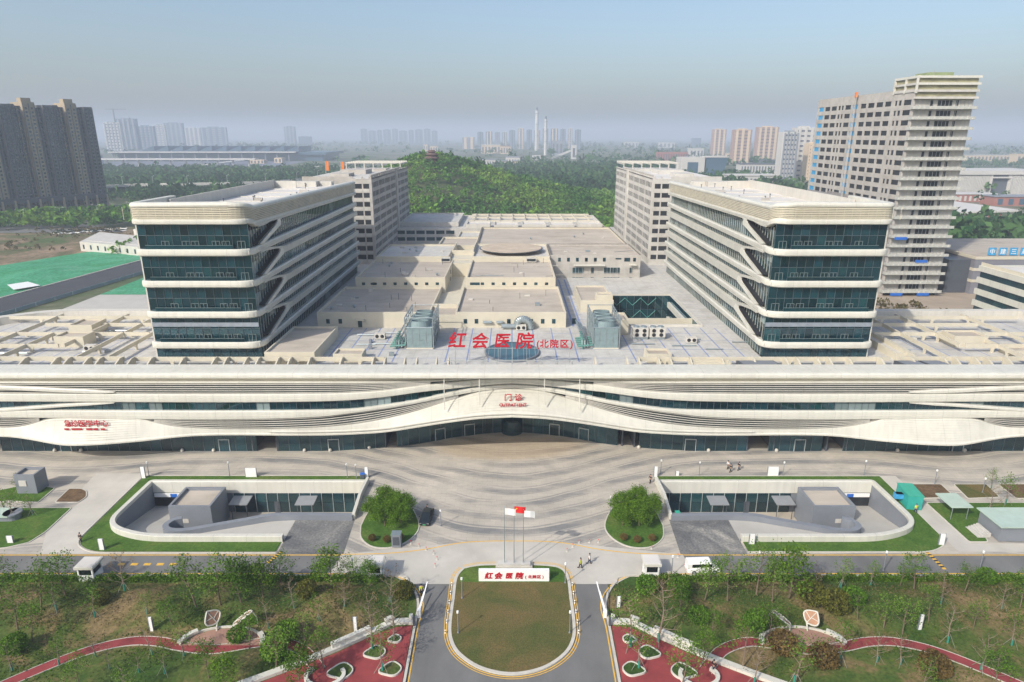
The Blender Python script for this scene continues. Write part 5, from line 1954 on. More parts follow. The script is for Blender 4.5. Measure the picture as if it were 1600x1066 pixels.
    # curled white bench
    T = thing('curled_bench', 'curled white bench round a planted mound in the %s red yard' % SIDE[s], 'bench', (s * 22.2, 63.6, 0.08))
    for lo, hi in ((2.4, 4.2), (5.3, 6.9)):
        seg = [(-22.0 + 2.2 * math.cos(t), 63.2 + 1.6 * math.sin(t)) for t in np.linspace(lo, hi, 9)]
        MB().sweep([(p[0], p[1], 0.085) for p in mx(seg, s)], [(-0.22, 0), (-0.22, 0.45), (0.22, 0.45), (0.22, 0)]).build('bench_arm', WHITE, T)
    # clipped hedge along the road
    npr = np.random.default_rng(40 + s)
    n = 15000
    C = np.stack([npr.uniform(-78, -18.5, n), npr.uniform(80.55, 81.6, n), npr.uniform(0.08, 1.0, n)], 1)
    C[:, 2] *= 1 + 0.22 * np.sin(C[:, 0] * 1.3) + 0.15 * np.sin(C[:, 0] * 3.7)
    if s > 0: C[:, 0] *= -1
    V, Q = leaf_quads(C, npr.uniform(0.09, 0.17, n), npr)
    link('hedge', np_mesh('hedge', V, Q, LEAF_D), label='dark clipped hedge along the service road, %s park' % SIDE[s], category='hedge')
    # low growth over the mounds
    n = 24000
    X = -(13.6 + npr.uniform(0, 1, n) ** 0.85 * 66)
    Y = npr.uniform(58, 80.4, n)
    cl_y = np.interp(-X, [-p[0] for p in cl][::-1] if cl[0][0] > cl[-1][0] else sorted([-p[0] for p in cl]), [p[1] for p in sorted(cl, key=lambda q: -q[0])])
    keep = np.abs(Y - cl_y) > 1.0
    keep &= ~np_in_poly(X, Y, [(-12, 73.2), (-16.5, 72.9), (-19, 71), (-23, 68.0), (-31, 63.0), (-39, 58), (-39, 50), (-12, 50)])
    keep &= ~(((X + 36.4) / 5.6) ** 2 + ((Y - 68.3) / 3.6) ** 2 < 1)
    dens = np.sin(X * 0.37 + 1.3 * s) + np.sin(Y * 0.9 + X * 0.21) + np.sin(X * 0.11 - Y * 0.45)
    keep &= (dens + npr.normal(size=n) * 0.8) > 0.1
    X, Y = X[keep], Y[keep]
    Z = np.array([park_h(a_, b_) for a_, b_ in zip(X, Y)]) + npr.uniform(0.0, 0.22, len(X)) ** 1.0
    C = np.stack([X * (1 if s < 0 else -1), Y, Z], 1)
    V, Q = leaf_quads(C, npr.uniform(0.06, 0.16, len(C)), npr)
    link('ground_cover', np_mesh('ground_cover', V, Q, LEAF_G), kind='stuff', label='low green growth over the mounds of the %s park' % SIDE[s], category='ground cover')
    n = 9000
    X = -(14 + npr.uniform(0, 1, n) * 64)
    Y = npr.uniform(71.5, 80, n)
    Z = np.array([park_h(a_, b_) for a_, b_ in zip(X, Y)]) + npr.uniform(0, 0.3, n)
    C = np.stack([X * (1 if s < 0 else -1), Y, Z], 1)
    V, Q = leaf_quads(C, npr.uniform(0.05, 0.14, n), npr)
    link('dry_scrub', np_mesh('dry_scrub', V, Q, LEAF_S), kind='stuff', label='dry brown scrub on the mounds of the %s park' % SIDE[s], category='scrub')

# ---- park trees, surveyed one by one: (base x, base y, height in px, kind)
left_trees = [(66, 958, 78, 'leafy'), (104, 937, 74, 'leafy'), (28, 985, 80, 'leafy'), (90, 960, 60, 'young'), (197, 933, 66, 'bare'), (308, 955, 84, 'leafy'), (345, 952, 82, 'leafy'), (378, 949, 76, 'dense'), (412, 938, 66, 'dense'), (440, 922, 60, 'leafy'),
              (518, 925, 66, 'dense'), (545, 922, 50, 'leafy'), (580, 915, 44, 'dense'), (50, 1002, 62, 'leafy'), (93, 1040, 50, 'young'), (150, 1027, 48, 'bare'), (172, 1046, 42, 'bare'), (218, 1052, 46, 'young'), (238, 1024, 52, 'bare'), (258, 1054, 62, 'young'),
              (288, 1026, 52, 'young'), (327, 1060, 66, 'leafy'), (352, 1075, 58, 'dense'), (390, 1014, 62, 'leafy'), (432, 1046, 74, 'leafy'), (476, 1010, 56, 'leafy'), (506, 1046, 66, 'leafy'), (582, 1016, 104, 'tall'), (616, 1002, 92, 'tall'), (598, 1050, 74, 'young'),
              (20, 1050, 60, 'young'), (125, 1075, 60, 'leafy'), (200, 1085, 60, 'young'), (470, 1080, 70, 'dense'), (540, 960, 52, 'bare'), (610, 945, 60, 'bare'), (150, 970, 56, 'young'), (232, 968, 44, 'young'), (270, 980, 50, 'leafy'), (420, 985, 58, 'bare'),
              (460, 955, 54, 'bare'), (500, 975, 50, 'young'), (5, 945, 70, 'leafy')]
right_trees = [(985, 1012, 92, 'young'), (1028, 1004, 118, 'tall'), (998, 1046, 78, 'young'), (1066, 1072, 80, 'leafy'), (1100, 948, 70, 'leafy'), (1136, 946, 74, 'leafy'), (1180, 940, 76, 'leafy'), (1231, 946, 80, 'dense'), (1205, 950, 60, 'leafy'), (1313, 922, 56, 'young'),
               (1352, 908, 46, 'young'), (1427, 926, 62, 'leafy'), (1392, 902, 36, 'leafy'), (1468, 952, 56, 'bare'), (1562, 962, 52, 'bare'), (1410, 992, 62, 'leafy'), (1380, 985, 56, 'leafy'), (1240, 1072, 92, 'young'), (1310, 1036, 72, 'young'), (1370, 1036, 58, 'bare'), (1407, 1040, 58, 'bare'),
               (1480, 1006, 70, 'bare'), (1532, 1048, 74, 'bare'), (1160, 1046, 86, 'leafy'), (1178, 1070, 70, 'bare'), (1592, 956, 56, 'leafy'), (1110, 1000, 52, 'leafy'), (1060, 965, 48, 'leafy'), (1340, 975, 52, 'leafy'), (1450, 975, 56, 'leafy'), (1520, 985, 50, 'leafy'),
               (1555, 1075, 70, 'leafy'), (1440, 1085, 60, 'young'), (1505, 935, 44, 'leafy'), (1270, 930, 48, 'bare'), (1580, 1010, 60, 'young'), (1095, 1040, 66, 'leafy'), (1200, 1000, 60, 'leafy')]
KH = {'leafy': 5.6, 'dense': 5.4, 'young': 5.4, 'bare': 5.8, 'tall': 8.2}
KD = {'leafy': 'leafy light green young tree', 'dense': 'full dark green young tree', 'young': 'slender thinly leaved young tree', 'bare': 'nearly bare brown-twigged young tree', 'tall': 'tall bare pale-twigged tree'}
for sname, lst in (('left', left_trees), ('right', right_trees)):
    byk = {}
    for t in lst:
        byk.setdefault(t[3], []).append(t)
    for kind, ts in byk.items():
        ts.sort()
        for i, (px, py, hp, kd) in enumerate(ts):
            x, y = G(px, py)
            y = min(y, 79.6)
            d = math.hypot(y * _c + CAM_H * _s, 0)
            h = hp / (1040.0 / d) / 0.98
            plant('park_tree', kind, i % 4, x, y, park_h(x, y) - 0.03, rnd.uniform(0, 6.28), h / KH[kind],
                  '%s in the %s park, %s of these from the left' % (KD[kind], sname, ordinal(i + 1)), '%s park trees' % sname, staked=kind in ('bare', 'young', 'tall'))
for i, (px, py, hp, var) in enumerate(((1265, 952, 34, 0), (1303, 962, 36, 0), (1222, 1022, 36, 1), (1285, 1042, 36, 1), (1457, 1056, 38, 1), (1540, 912, 24, 2), (450, 1000, 30, 2), (430, 1030, 34, 2), (25, 1020, 30, 2), (160, 948, 22, 0), (372, 1003, 24, 2), (480, 940, 26, 0), (632, 935, 26, 0),
                                       (1010, 930, 28, 2), (1060, 940, 30, 2), (1330, 950, 30, 2), (1090, 975, 26, 2), (1180, 985, 30, 2))):
    x, y = G(px, py)
    h = hp / (1040.0 / (y * _c + CAM_H * _s)) / 0.9
    plant('shrub', 'shrub', var + 3 * (i % 2), x, y, park_h(x, y) - 0.03, rnd.uniform(0, 6), h / 2.2, 'round %s shrub in the park, %s shrub in the list from the %s' % (['olive', 'russet', 'green'][var], ordinal(i + 1), 'right') if False else
          'round %s shrub standing in the %s park, %s' % (['olive', 'russet', 'green'][var], 'left' if x < 0 else 'right', ['by the pale bare patch', 'beside the leaf shade', 'near its lower edge', 'below the red path', 'near the corner of the red path', 'beside the hedge', 'left of the red yard', 'above the curled bench',
          'near the left frame edge', 'above the dry slope', 'behind the arc terrace', 'on the crest of the mound', 'by the drive barrier', 'near the drive kerb', 'behind the tall bare tree', 'between two leafy trees', 'beside the red path bend', 'left of the arc terrace'][i]), 'park shrubs', 'shrub')
# ---- camphor trees on the two islands, with small red shrubs
for s in (-1, 1):
    for i, (x, y, sc) in enumerate(((-21.0, 100.0, 0.82), (-22.7, 97.0, 0.80), (-18.3, 97.8, 0.84), (-20.8, 95.0, 0.82), (-18.0, 95.0, 0.70))):
        plant('camphor_tree', 'camphor', i % 3, s * -x, y, 0.1, i * 1.3 + s, (sc * 0.95, sc * 0.95, sc * 0.74), 'bushy dark green tree on the %s island, %s of its clump' % (SIDE[s], ['rearmost', 'outer', 'inner', 'front outer', 'smallest front'][i]), '%s island trees' % SIDE[s])
    for i, (x, y) in enumerate(((-22.0, 90.8), (-19.6, 90.4), (-17.6, 91.0))):
        plant('shrub', 'shrub', 1 + 3 * (i % 2), s * -x, y, 0.12, i, 0.5, 'small russet ball shrub at the front of the %s island, %s from its outer side' % (SIDE[s], ORD[i + 1]), 'island shrubs', 'shrub')
for i, (px, py, hp, kd) in enumerate(((8, 800, 40, 'young'), (22, 812, 44, 'young'), (52, 806, 36, 'young'), (30, 770, 28, 'young'), (1548, 765, 30, 'young'), (1570, 790, 46, 'young'), (1545, 800, 40, 'bare'))):
    x, y = G(px, py)
    h = hp / (1040.0 / (y * _c + CAM_H * _s)) / 0.88
    plant('lawn_tree', kd, i % 4, x, y, 0.1, i, h / KH[kd], 'thin young side-lawn tree %s, %s' % ('by the grey kiosk' if x < 0 else 'by the glass pavilion', ['leftmost', 'before the roof light', 'nearest the drive', 'behind the kiosk', 'in the rear bed', 'tallest', 'bare one'][i]), 'side lawn trees', staked=True)

# ================================================================== UNFINISHED TOWER ON THE RIGHT
def right_tower():
    T = thing('unfinished_tower', 'tall unfinished concrete tower with open window rows and green netted crown', 'building', (158, 298, 0))
    X0, X1, Y0, Y1 = 147.0, 169.5, 258.0, 338.0
    fh = 3.62
    nf = 20
    zt = nf * fh + 2.4      # about 67.5
    MB().box(X0 + 0.35, X1 - 0.3, Y0 + 2.2, Y1, 0, zt + 1.5).build('core', VOID, T)
    MB().box(X0 + 2, X1 - 2, Y0 + 3, Y1 - 2, zt + 1.505, zt + 1.8).build('flat_roof', CONC, T)
    nb = 12
    bw = (Y1 - Y0) / nb
    GRY = mat('ribbed_grey_cladding', (0.27, 0.255, 0.25), 0.7, 0.1, 1.0)
    for k in range(nf + 1):
        z = 2.4 + k * fh
        low = 2 <= k <= 9
        h = 1.75 if k < nf else 3.6
        MB().box(X0, X0 + 0.6, Y0 + 1.4, Y1, z - 1.1 if k else 0.0, z - 1.1 + h).build('spandrel', CONC if not low else GRY, T)
    for j in range(nb + 1):
        y = Y0 + 1.4 + j * (Y1 - Y0 - 1.4) / nb
        pw = 0.8 if j not in (2, 6) else 1.4
        MB().box(X0 + 0.03, X0 + 0.57, y - pw, y + pw * 0.9, 0, zt + 2).build('pier', CONC, T)
    BW = MB().box(-0.5, 0.5, -0.06, 0.06, -0.5, 0.5).mesh('window', LBLUE)
    for k in range(nf):
        z = 2.4 + k * fh
        for j in range(nb):
            y = Y0 + 1.4 + (j + 0.5) * (Y1 - Y0 - 1.4) / nb
            pane(T, X0 + 0.3, y, z + 0.65 + (fh - 1.75) / 2, bw - 1.7, fh - 1.7, math.pi / 2, BW if j in (6, 11) else WINO, 'window', 0)
            if j in (1, 8):
                MB().box(X0 + 0.1, X0 + 0.5, y - 0.7, y + 0.5, z + 0.6, z + 2.5).build('pier', CONC, T)
    fins = MB()
    for j in range(110):
        y = Y0 + 2 + j * (Y1 - Y0 - 22) / 110
        fins.box(X0 - 0.12, X0 + 0.02, y - 0.08, y + 0.08, 6, 36.5)
    fins.build('cladding_ribs', GRY, T, kind='stuff')
    # hoist mast on the flank
    m = MB()
    for dy in (-0.5, 0.5):
        m.tube((X0 - 1.2, 300 + dy, 0), (X0 - 1.2, 300 + dy, 78), 0.13, n=5)
    for k in range(52):
        m.bar((X0 - 1.2, 299.5, k * 1.5), (X0 - 1.2, 300.5, k * 1.5 + 1.5), 0.1)
    m.build('hoist_mast', CONC, T)
    MB().box(X0 - 1.6, X0 - 0.8, 299.4, 300.6, 76.5, 78.5).build('mast_head', ORANGE, T)
    # front: toothed balconies
    TOOTH = mat('pale_green_grey_precast', (0.44, 0.44, 0.40), 0.8, 0.1, 0.5)
    for k in range(nf):
        z = 2.4 + k * fh
        MB().box(X0 + 0.3, X1, Y0 + 1.5, Y0 + 2.15, z - 1.0, z + fh - 1.0).build('front_wall', CONCL, T)
        m = MB()
        m.box(X0 - 0.5, X1 + 0.5, Y0 - 0.6, Y0 + 1.5, z - 0.95, z - 0.6)
        m.box(X0 - 0.5, X1 + 0.5, Y0 - 0.6, Y0 - 0.4, z - 0.6, z + 0.1)
        m.box(X0 - 0.5, X0 - 0.3, Y0 - 0.4, Y0 + 1.5, z - 0.6, z + 0.1)
        o = m.build('balcony', TOOTH, T)
        t = MB()
        for j in range(12):
            x = X0 - 0.2 + j * 2.0
            t.prism([(x, z - 0.9), (x + 1.1, z - 0.9), (x + 0.9, z + 0.12), (x + 0.3, z + 0.12)], Y0 - 0.85, Y0 - 0.61, axis='y')
        t.build('balcony_teeth', TOOTH, o, kind='stuff')
        for xx, w in ((X0 + 7.2, 0.9), (X0 + 12.0, 5.4), (X0 + 16.6, 0.9)):
            window(T, xx, Y0 + 1.48, z + 1.25, w, 1.9, WINO)
        p = MB()
        for j in range(16):
            x = X0 + 0.6 + j * 1.42
            p.box(x - 0.05, x + 0.05, Y0 + 1.0, Y0 + 1.1, z - 0.6, z + fh - 0.96)
        p.build('guard_posts', FRAME, T, kind='stuff')
    # crown: white frame, green safety mesh
    NETG = mat('olive_safety_mesh', (0.30, 0.28, 0.17), 0.9, 0.35, 0.3, stretch=(1, 1, 3))
    MB().box(X0 + 0.4, X1 - 0.2, Y0 + 0.6, Y0 + 15, zt - 1.2, zt + 6.1).build('crown_mesh', NETG, T)
    for z in (zt - 1.0, zt + 1.4, zt + 3.8, zt + 6.15):
        MB().box(X0 - 0.3, X1 + 0.5, Y0 - 0.3, Y0 + 0.55, z, z + 0.8).build('crown_beam', WHITE if z > zt + 3 else CONCL, T)
        if z > zt + 1:
            MB().box(X0 - 0.3, X0 + 0.35, Y0 + 0.56, Y0 + 15, z, z + 0.8).build('crown_beam', WHITE if z > zt + 5 else CONCL, T)
    for y in (Y0 - 0.25, Y0 + 7, Y0 + 14.4):
        MB().box(X0 - 0.35, X0 + 0.30, y, y + 0.7, zt + 1, zt + 7.0).build('crown_post', WHITE, T)
    MB().box(X0 + 6, X0 + 15, Y0 + 4, Y0 + 13, zt + 6.96, zt + 8.4).build('crown_mesh', mat('green_safety_mesh', (0.26, 0.31, 0.16), 0.9, 0.2, 0.3), T)
    m = MB()
    rr = random.Random(3)
    for k in range(40):
        x, y = rr.uniform(X0, X1), rr.uniform(Y0, Y1)
        z = zt + 6.9 if y < Y0 + 15 else zt + 1.8
        m.tube((x, y, z), (x, y, z + rr.uniform(0.8, 2.0)), 0.06, n=4)
    m.build('rebar', CONC, T, kind='stuff')
    for zz, xx in ((22.5, X0 + 3), (13.6, X0 + 12.5), (0.4, X0 + 5), (0.4, X0 + 15.5)):
        MB().box(xx - 2.4, xx + 2.4, Y0 - 1.0, Y0 - 0.92, zz, zz + 1.1).build('banner', BLUEP, T)
right_tower()

# ---- banded glass annexe and dark grey shed on the far right
T = thing('glass_annexe', 'low annexe with white bands and teal strip windows at the right frame edge', 'building', (180, 190, 0))
AX0, AY0, AY1 = 162.0, 150.0, 228.0
MB().box(AX0 + 0.5, 215, AY0, AY1 - 0.5, 0, 17.5).build('core', INTW, T)
for k in range(5):
    z = 0.2 + k * 4.0
    MB().box(AX0 - 0.2, AX0 + 0.6, AY0, AY1, z, z + 1.9).build('band', WHITE, T)
    MB().box(AX0 + 0.6, 215, AY1 - 0.6, AY1, z, z + 1.9).build('band', WHITE, T)
    if k < 4:
        for j in range(26):
            y = lerp(AY0, AY1 - 0.5, (j + 0.5) / 26)
            pane(T, AX0 + 0.42, y, z + 2.95, 2.9, 2.2, math.pi / 2, rnd.choice([PANEB, PANED]))
MB().box(AX0 + 0.8, 215, AY0, AY1 - 0.8, 17.5, 17.8).build('flat_roof', SCREEDW, T)
m = MB()
m.box(AX0 + 0.3, AX0 + 0.6, AY0, AY1 - 0.2, 18.12, 19.2)
m.build('louvre_screen', CREAM_LV, T)
T = thing('grey_shed', 'dark grey panel shed with cream bands behind the right annexe', 'building', (215, 285, 0))
SX0, SX1, SY0, SY1 = 184.0, 250.0, 262.0, 310.0
MB().box(SX0, SX1, SY0, SY1, 0, 14.5).build('wall', mat('slate_panel', (0.20, 0.20, 0.225), 0.6, 0.08, 0.3), T)
for z in (4.8, 9.4, 14.0):
    MB().box(SX0 - 0.2, SX1 + 0.2, SY0 - 0.2, SY1 + 0.2, z, z + 1.1).build('band', CREAM, T)
MB().box(SX0 + 0.4, SX1 - 0.4, SY0 + 0.4, SY1 - 0.4, 15.11, 15.3).build('flat_roof', SCREED, T)
MB().box(SX0 - 9, SX0 - 0.3, SY0 + 2, SY1 - 10, 0, 13.5).build('scaffold_side', DARKP, T)
for i, chh in enumerate('中建三局'):
    x = 190.4 + i * 4.25
    T = thing('roof_sign', 'blue square roof sign with one white character, %s from the left' % ORD[i + 1], 'sign', (x, 262.6, 15.2), group='blue roof signs')
    MB().box(x - 1.5, x + 1.5, 262.5, 262.8, 15.6, 18.6).build('panel', LBLUE if True else BLUEP, T)
    m = MB()
    m.tube((x - 1.0, 262.9, 15.1), (x - 1.0, 262.9, 17), 0.08, n=5)
    m.tube((x + 1.0, 262.9, 15.1), (x + 1.0, 262.9, 17), 0.08, n=5)
    m.build('stand', STEEL, T)
    o = link('letter', text_mesh(chh, 1.9, 0.03, WPAINT), T, loc=(0, -0.14, 0.95))
    o.rotation_euler = (math.pi / 2, 0, 0)

# ================================================================== RESIDENTIAL SLAB ON THE LEFT
def residential():
    T = thing('residential_block', 'tall brown residential slab with stepped bays at the left frame edge', 'building', (-400, 540, 0))
    P1 = Vector((-363, 604, 0))
    d = Vector((0.50, 0.866, 0))
    nrm = Vector((0.866, -0.50, 0))
    BRN = mat('brown_tile_wall', (0.135, 0.135, 0.14), 0.8, 0.1, 0.1)
    CRM = mat('tan_sunlit_wall', (0.36, 0.29, 0.195), 0.8, 0.08, 0.1)  # tan stripes with the sunlight put into their wall colour
    REC = mat('recess_wall', (0.065, 0.072, 0.085), 0.8, 0.1, 0.1)
    pos = 0.0
    i = 0
    rr = random.Random(5)
    widths = [7, 5, 9, 6, 4, 8, 5, 9, 6, 4, 7, 5, 10, 6, 4, 8, 5, 9, 6, 5, 8]
    for w in widths:
        a = P1 - d * pos
        b = P1 - d * (pos + w)
        proud = [5.0, 1.5, 3.5, 0.0, 4.2][i % 5]
        z = 84 + [0, -1, 2.5, -1, 0.5][i % 5] + rr.uniform(-0.6, 0.6)
        c = (a + b) / 2
        m = MB()
        cc = c + nrm * (proud / 2) - nrm * 7
        m.obox(cc.x, cc.y, 0, z, w - 0.02, 14 + proud, math.atan2(d.y, d.x))
        o = m.build('bay', [BRN, REC, CRM, REC, BRN][i % 5], T)
        if z > 85.5:
            q = c - nrm * 2
            MB().obox(q.x, q.y, z, z + 3.2, w * 0.8, 6, math.atan2(d.y, d.x)).build('roof_house', CRM, T)
        for e in (-0.46, 0.0, 0.46):
            q = c + nrm * (proud + 0.25) + d * (e * w)
            MB().obox(q.x, q.y, 0, z - 1, 0.5, 0.5, math.atan2(d.y, d.x)).build('pilaster', [REC, BRN, BRN, CRM, REC][i % 5], T)
        # one column of windows per bay, each storey
        nwin = 27
        if pos < 150:
            for k in range(nwin):
                for e in ((-0.25, 0.25) if w > 6 else (0.22,)):
                    q = c + nrm * (proud + 0.02) + d * (e * w)
                    o = pane(T, q.x, q.y, 5 + k * 2.95, 1.5, 1.5, math.atan2(d.y, d.x), WINB, 'window', 0)
        pos += w
        i += 1
    # podium with columns
    for k in range(14):
        q = P1 - d * (k * 9 + 4) + nrm * 12
        MB().obox(q.x, q.y, 0, 12, 1.4, 1.4, math.atan2(d.y, d.x)).build('podium_column', CRM, T)
    q = P1 - d * 70 + nrm * 8
    MB().obox(q.x, q.y, 9.5, 13, 132, 9, math.atan2(d.y, d.x)).build('podium_roof', REC, T)
residential()

# ================================================================== DISTANT TOWN
PALE = {'grey': mat('far_grey', (0.24, 0.26, 0.29), 0.8, 0.05, 0.02), 'white': mat('far_white', (0.52, 0.50, 0.47), 0.8, 0.05, 0.02), 'tan': mat('far_tan', (0.60, 0.47, 0.33), 0.8, 0.05, 0.02),
        'brick': mat('far_brick', (0.34, 0.15, 0.12), 0.8, 0.08, 0.02), 'brown': mat('far_brown', (0.36, 0.24, 0.20), 0.8, 0.05, 0.02), 'blue': mat('far_blue_glass', (0.07, 0.12, 0.17), 0.3, 0.1, 0.02), 'dark': mat('far_dark', (0.10, 0.11, 0.13), 0.6, 0.1, 0.02)}
def far_tower(px0, px1, ytop, ybase, body, stripe, label, group, name='tower_block', depth=18, nst=4, cap=True, crane=False):
    Y = G((px0 + px1) / 2, ybase)[1]
    xa, za = W(px0, ytop, Y)
    xb, _z = W(px1, ytop, Y)
    Zt = W(800, ytop, Y)[1]
    T = thing(name, label, 'building', ((xa + xb) / 2, Y, 0), group)
    w = xb - xa
    MB().box(xa, xb, Y, Y + depth, 0, Zt * 0.97).build('wall', PALE[body], T)
    for k in range(nst):
        c = lerp(xa, xb, (k + 0.5) / nst)
        sw = w / nst * 0.42
        MB().box(c - sw / 2, c + sw / 2, Y - 1.4, Y + 0.1, 0, Zt * (0.98 if k % 2 else 0.955)).build('bay_strip', PALE[stripe], T)
    if cap:
        MB().box(xa + w * 0.25, xb - w * 0.3, Y + 2, Y + depth * 0.7, Zt * 0.97, Zt).build('roof_house', PALE[stripe], T)
    # storey lines: recessed window bands, one per few storeys
    nfl = 10
    for k in range(nfl):
        z = Zt * 0.93 * (k + 0.6) / nfl
        MB().box(xa + w * 0.06, xb - w * 0.06, Y - 0.35, Y - 0.3 + 0.4, z, z + Zt * 0.032).build('window_band', PALE['dark'], T)
    return T, (xa, xb, Y, Zt)
far_tower(1115, 1136, 201, 244, 'brown', 'tan', 'slim tan and brown tower, leftmost of the three striped ones', 'striped towers', nst=3)
far_tower(1148, 1176, 201, 257, 'brown', 'tan', 'tan and brown striped tower, middle of the three', 'striped towers', nst=3)
far_tower(1185, 1218, 197, 253, 'brown', 'tan', 'widest tan and brown striped tower, rightmost of the three', 'striped towers', nst=4)
far_tower(1225, 1250, 204, 284, 'white', 'grey', 'white gridded tower left of the unfinished tower', 'white towers', nst=5)
far_tower(1246, 1275, 197, 280, 'white', 'white', 'pale pink capped tower just behind the white gridded one', 'white towers', nst=3)
far_tower(1266, 1290, 222, 282, 'tan', 'tan', 'tan tower partly hidden by the unfinished tower', 'white towers', nst=3)
far_tower(160, 186, 190, 240, 'white', 'grey', 'pale scaffolded tower under the tower crane, far left', 'far left towers', nst=5)
far_tower(180, 210, 184, 239, 'blue', 'grey', 'dark unfinished tower beside the crane, far left', 'far left towers')
far_tower(212, 238, 196, 237, 'grey', 'blue', 'grey tower right of the crane, far left', 'far left towers')
far_tower(239, 256, 194, 233, 'white', 'grey', 'pale narrow tower in the far left row', 'far left towers', nst=3)
far_tower(255, 284, 191, 232, 'blue', 'grey', 'dark sloping-topped tower in the far left row', 'far left towers')
far_tower(285, 312, 199, 231, 'grey', 'white', 'grey pair tower, left one, far left row', 'far left towers')
far_tower(313, 352, 198, 231, 'grey', 'blue', 'grey pair tower, right wider one, far left row', 'far left towers')
far_tower(443, 460, 197, 229, 'blue', 'grey', 'lone bluish tower above the station roof', 'far left towers', nst=3)
far_tower(466, 486, 213, 228, 'blue', 'blue', 'short teal block beside the lone bluish tower', 'far left towers', nst=3)
x = 563
i = 0
for w in (10, 12, 7, 12, 9, 13, 8, 12, 10, 9):
    far_tower(x, x + w, 201 + (i * 7) % 4, 226, 'grey', 'blue', 'very faint tower in the hazy row left of centre, %s from the left' % ORD[i + 1], 'hazy tower row', nst=2)
    x += w + 2
    i += 1
x = 722
i = 0
for w, yt in ((20, 214), (9, 206), (10, 205), (8, 206), (7, 206), (9, 203), (10, 200), (8, 202), (9, 203), (9, 200), (11, 200), (8, 201), (7, 200), (9, 202)):
    far_tower(x, x + w, yt, 233, 'blue' if i % 3 else 'grey', 'grey' if i % 2 else 'tan', 'bluish tower in the row behind the chimneys, %s from the left' % ORD[i + 1], 'towers behind the chimneys', nst=2)
    x += w + 4
    i += 1
# tower crane
Tc = thing('tower_crane', 'thin tower crane above the far left towers', 'crane', (-1400, 2500, 0))
Y = 2500
a, b = W(178, 183, Y), W(178, 170, Y)
MB().box(a[0] - 1.5, a[0] + 1.5, Y, Y + 3, 0, b[1]).build('mast', PALE['dark'], Tc)
l, r = W(164, 171, Y), W(196, 170, Y)
MB().box(l[0], r[0], Y, Y + 2, b[1] - 3, b[1] - 0.5).build('jib', PALE['dark'], Tc)
# chimneys
for i, (px, w, yt, yb) in enumerate(((839, 5.4, 168, 236), (853, 4.6, 182, 243))):
    Y = G(px, yb)[1]
    x, zt = W(px, yt, Y)
    r = w / 2 * Y / 1040
    T = thing('chimney', '%s white power-station chimney with dark tip' % ('taller left' if i == 0 else 'shorter right'), 'chimney', (x, Y, 0), 'power station chimneys')
    MB().lathe(x, Y, [(r * 1.15, 0), (r, zt * 0.4), (r * 0.85, zt * 0.93)], 14).build('shaft', PALE['white'], T, smooth=False)
    MB().lathe(x, Y, [(r * 0.6, zt * 0.93), (r * 0.55, zt)], 12).build('flue', PALE['dark'], T)
    for k in (0.35, 0.62, 0.86):
        MB().lathe(x, Y, [(r * 1.18, zt * k), (r * 1.18, zt * k + 1.5)], 14).build('gallery', PALE['grey'], T)
def far_block(name, px0, px1, ytop, ybase, body, label, depth=30, strips=0, roof=None, cat='building', stripm='dark', group=None, strip_h=(0.15, 0.8)):
    Y = G((px0 + px1) / 2, ybase)[1]
    xa, Zt = W(px0, ytop, Y)
    xb, Zt2 = W(px1, ytop, Y)
    T = thing(name, label, cat, ((xa + xb) / 2, Y, 0), group)
    MB().box(xa, xb, Y, Y + depth, 0, Zt).build('wall', PALE[body] if isinstance(body, str) else body, T)
    for k in range(strips):
        c = lerp(xa, xb, (k + 0.5) / strips)
        sw = (xb - xa) / strips * 0.45
        MB().box(c - sw / 2, c + sw / 2, Y - 0.25, Y + 0.1, Zt * strip_h[0], Zt * strip_h[1]).build('window_strip', PALE[stripm], T)
    if roof:
        MB().box(xa - 0.8, xb + 0.8, Y - 0.8, Y + depth + 0.8, Zt, Zt * 1.0 + max(0.6, Zt * 0.08)).build('roof', PALE[roof], T)
    return T, xa, xb, Y, Zt
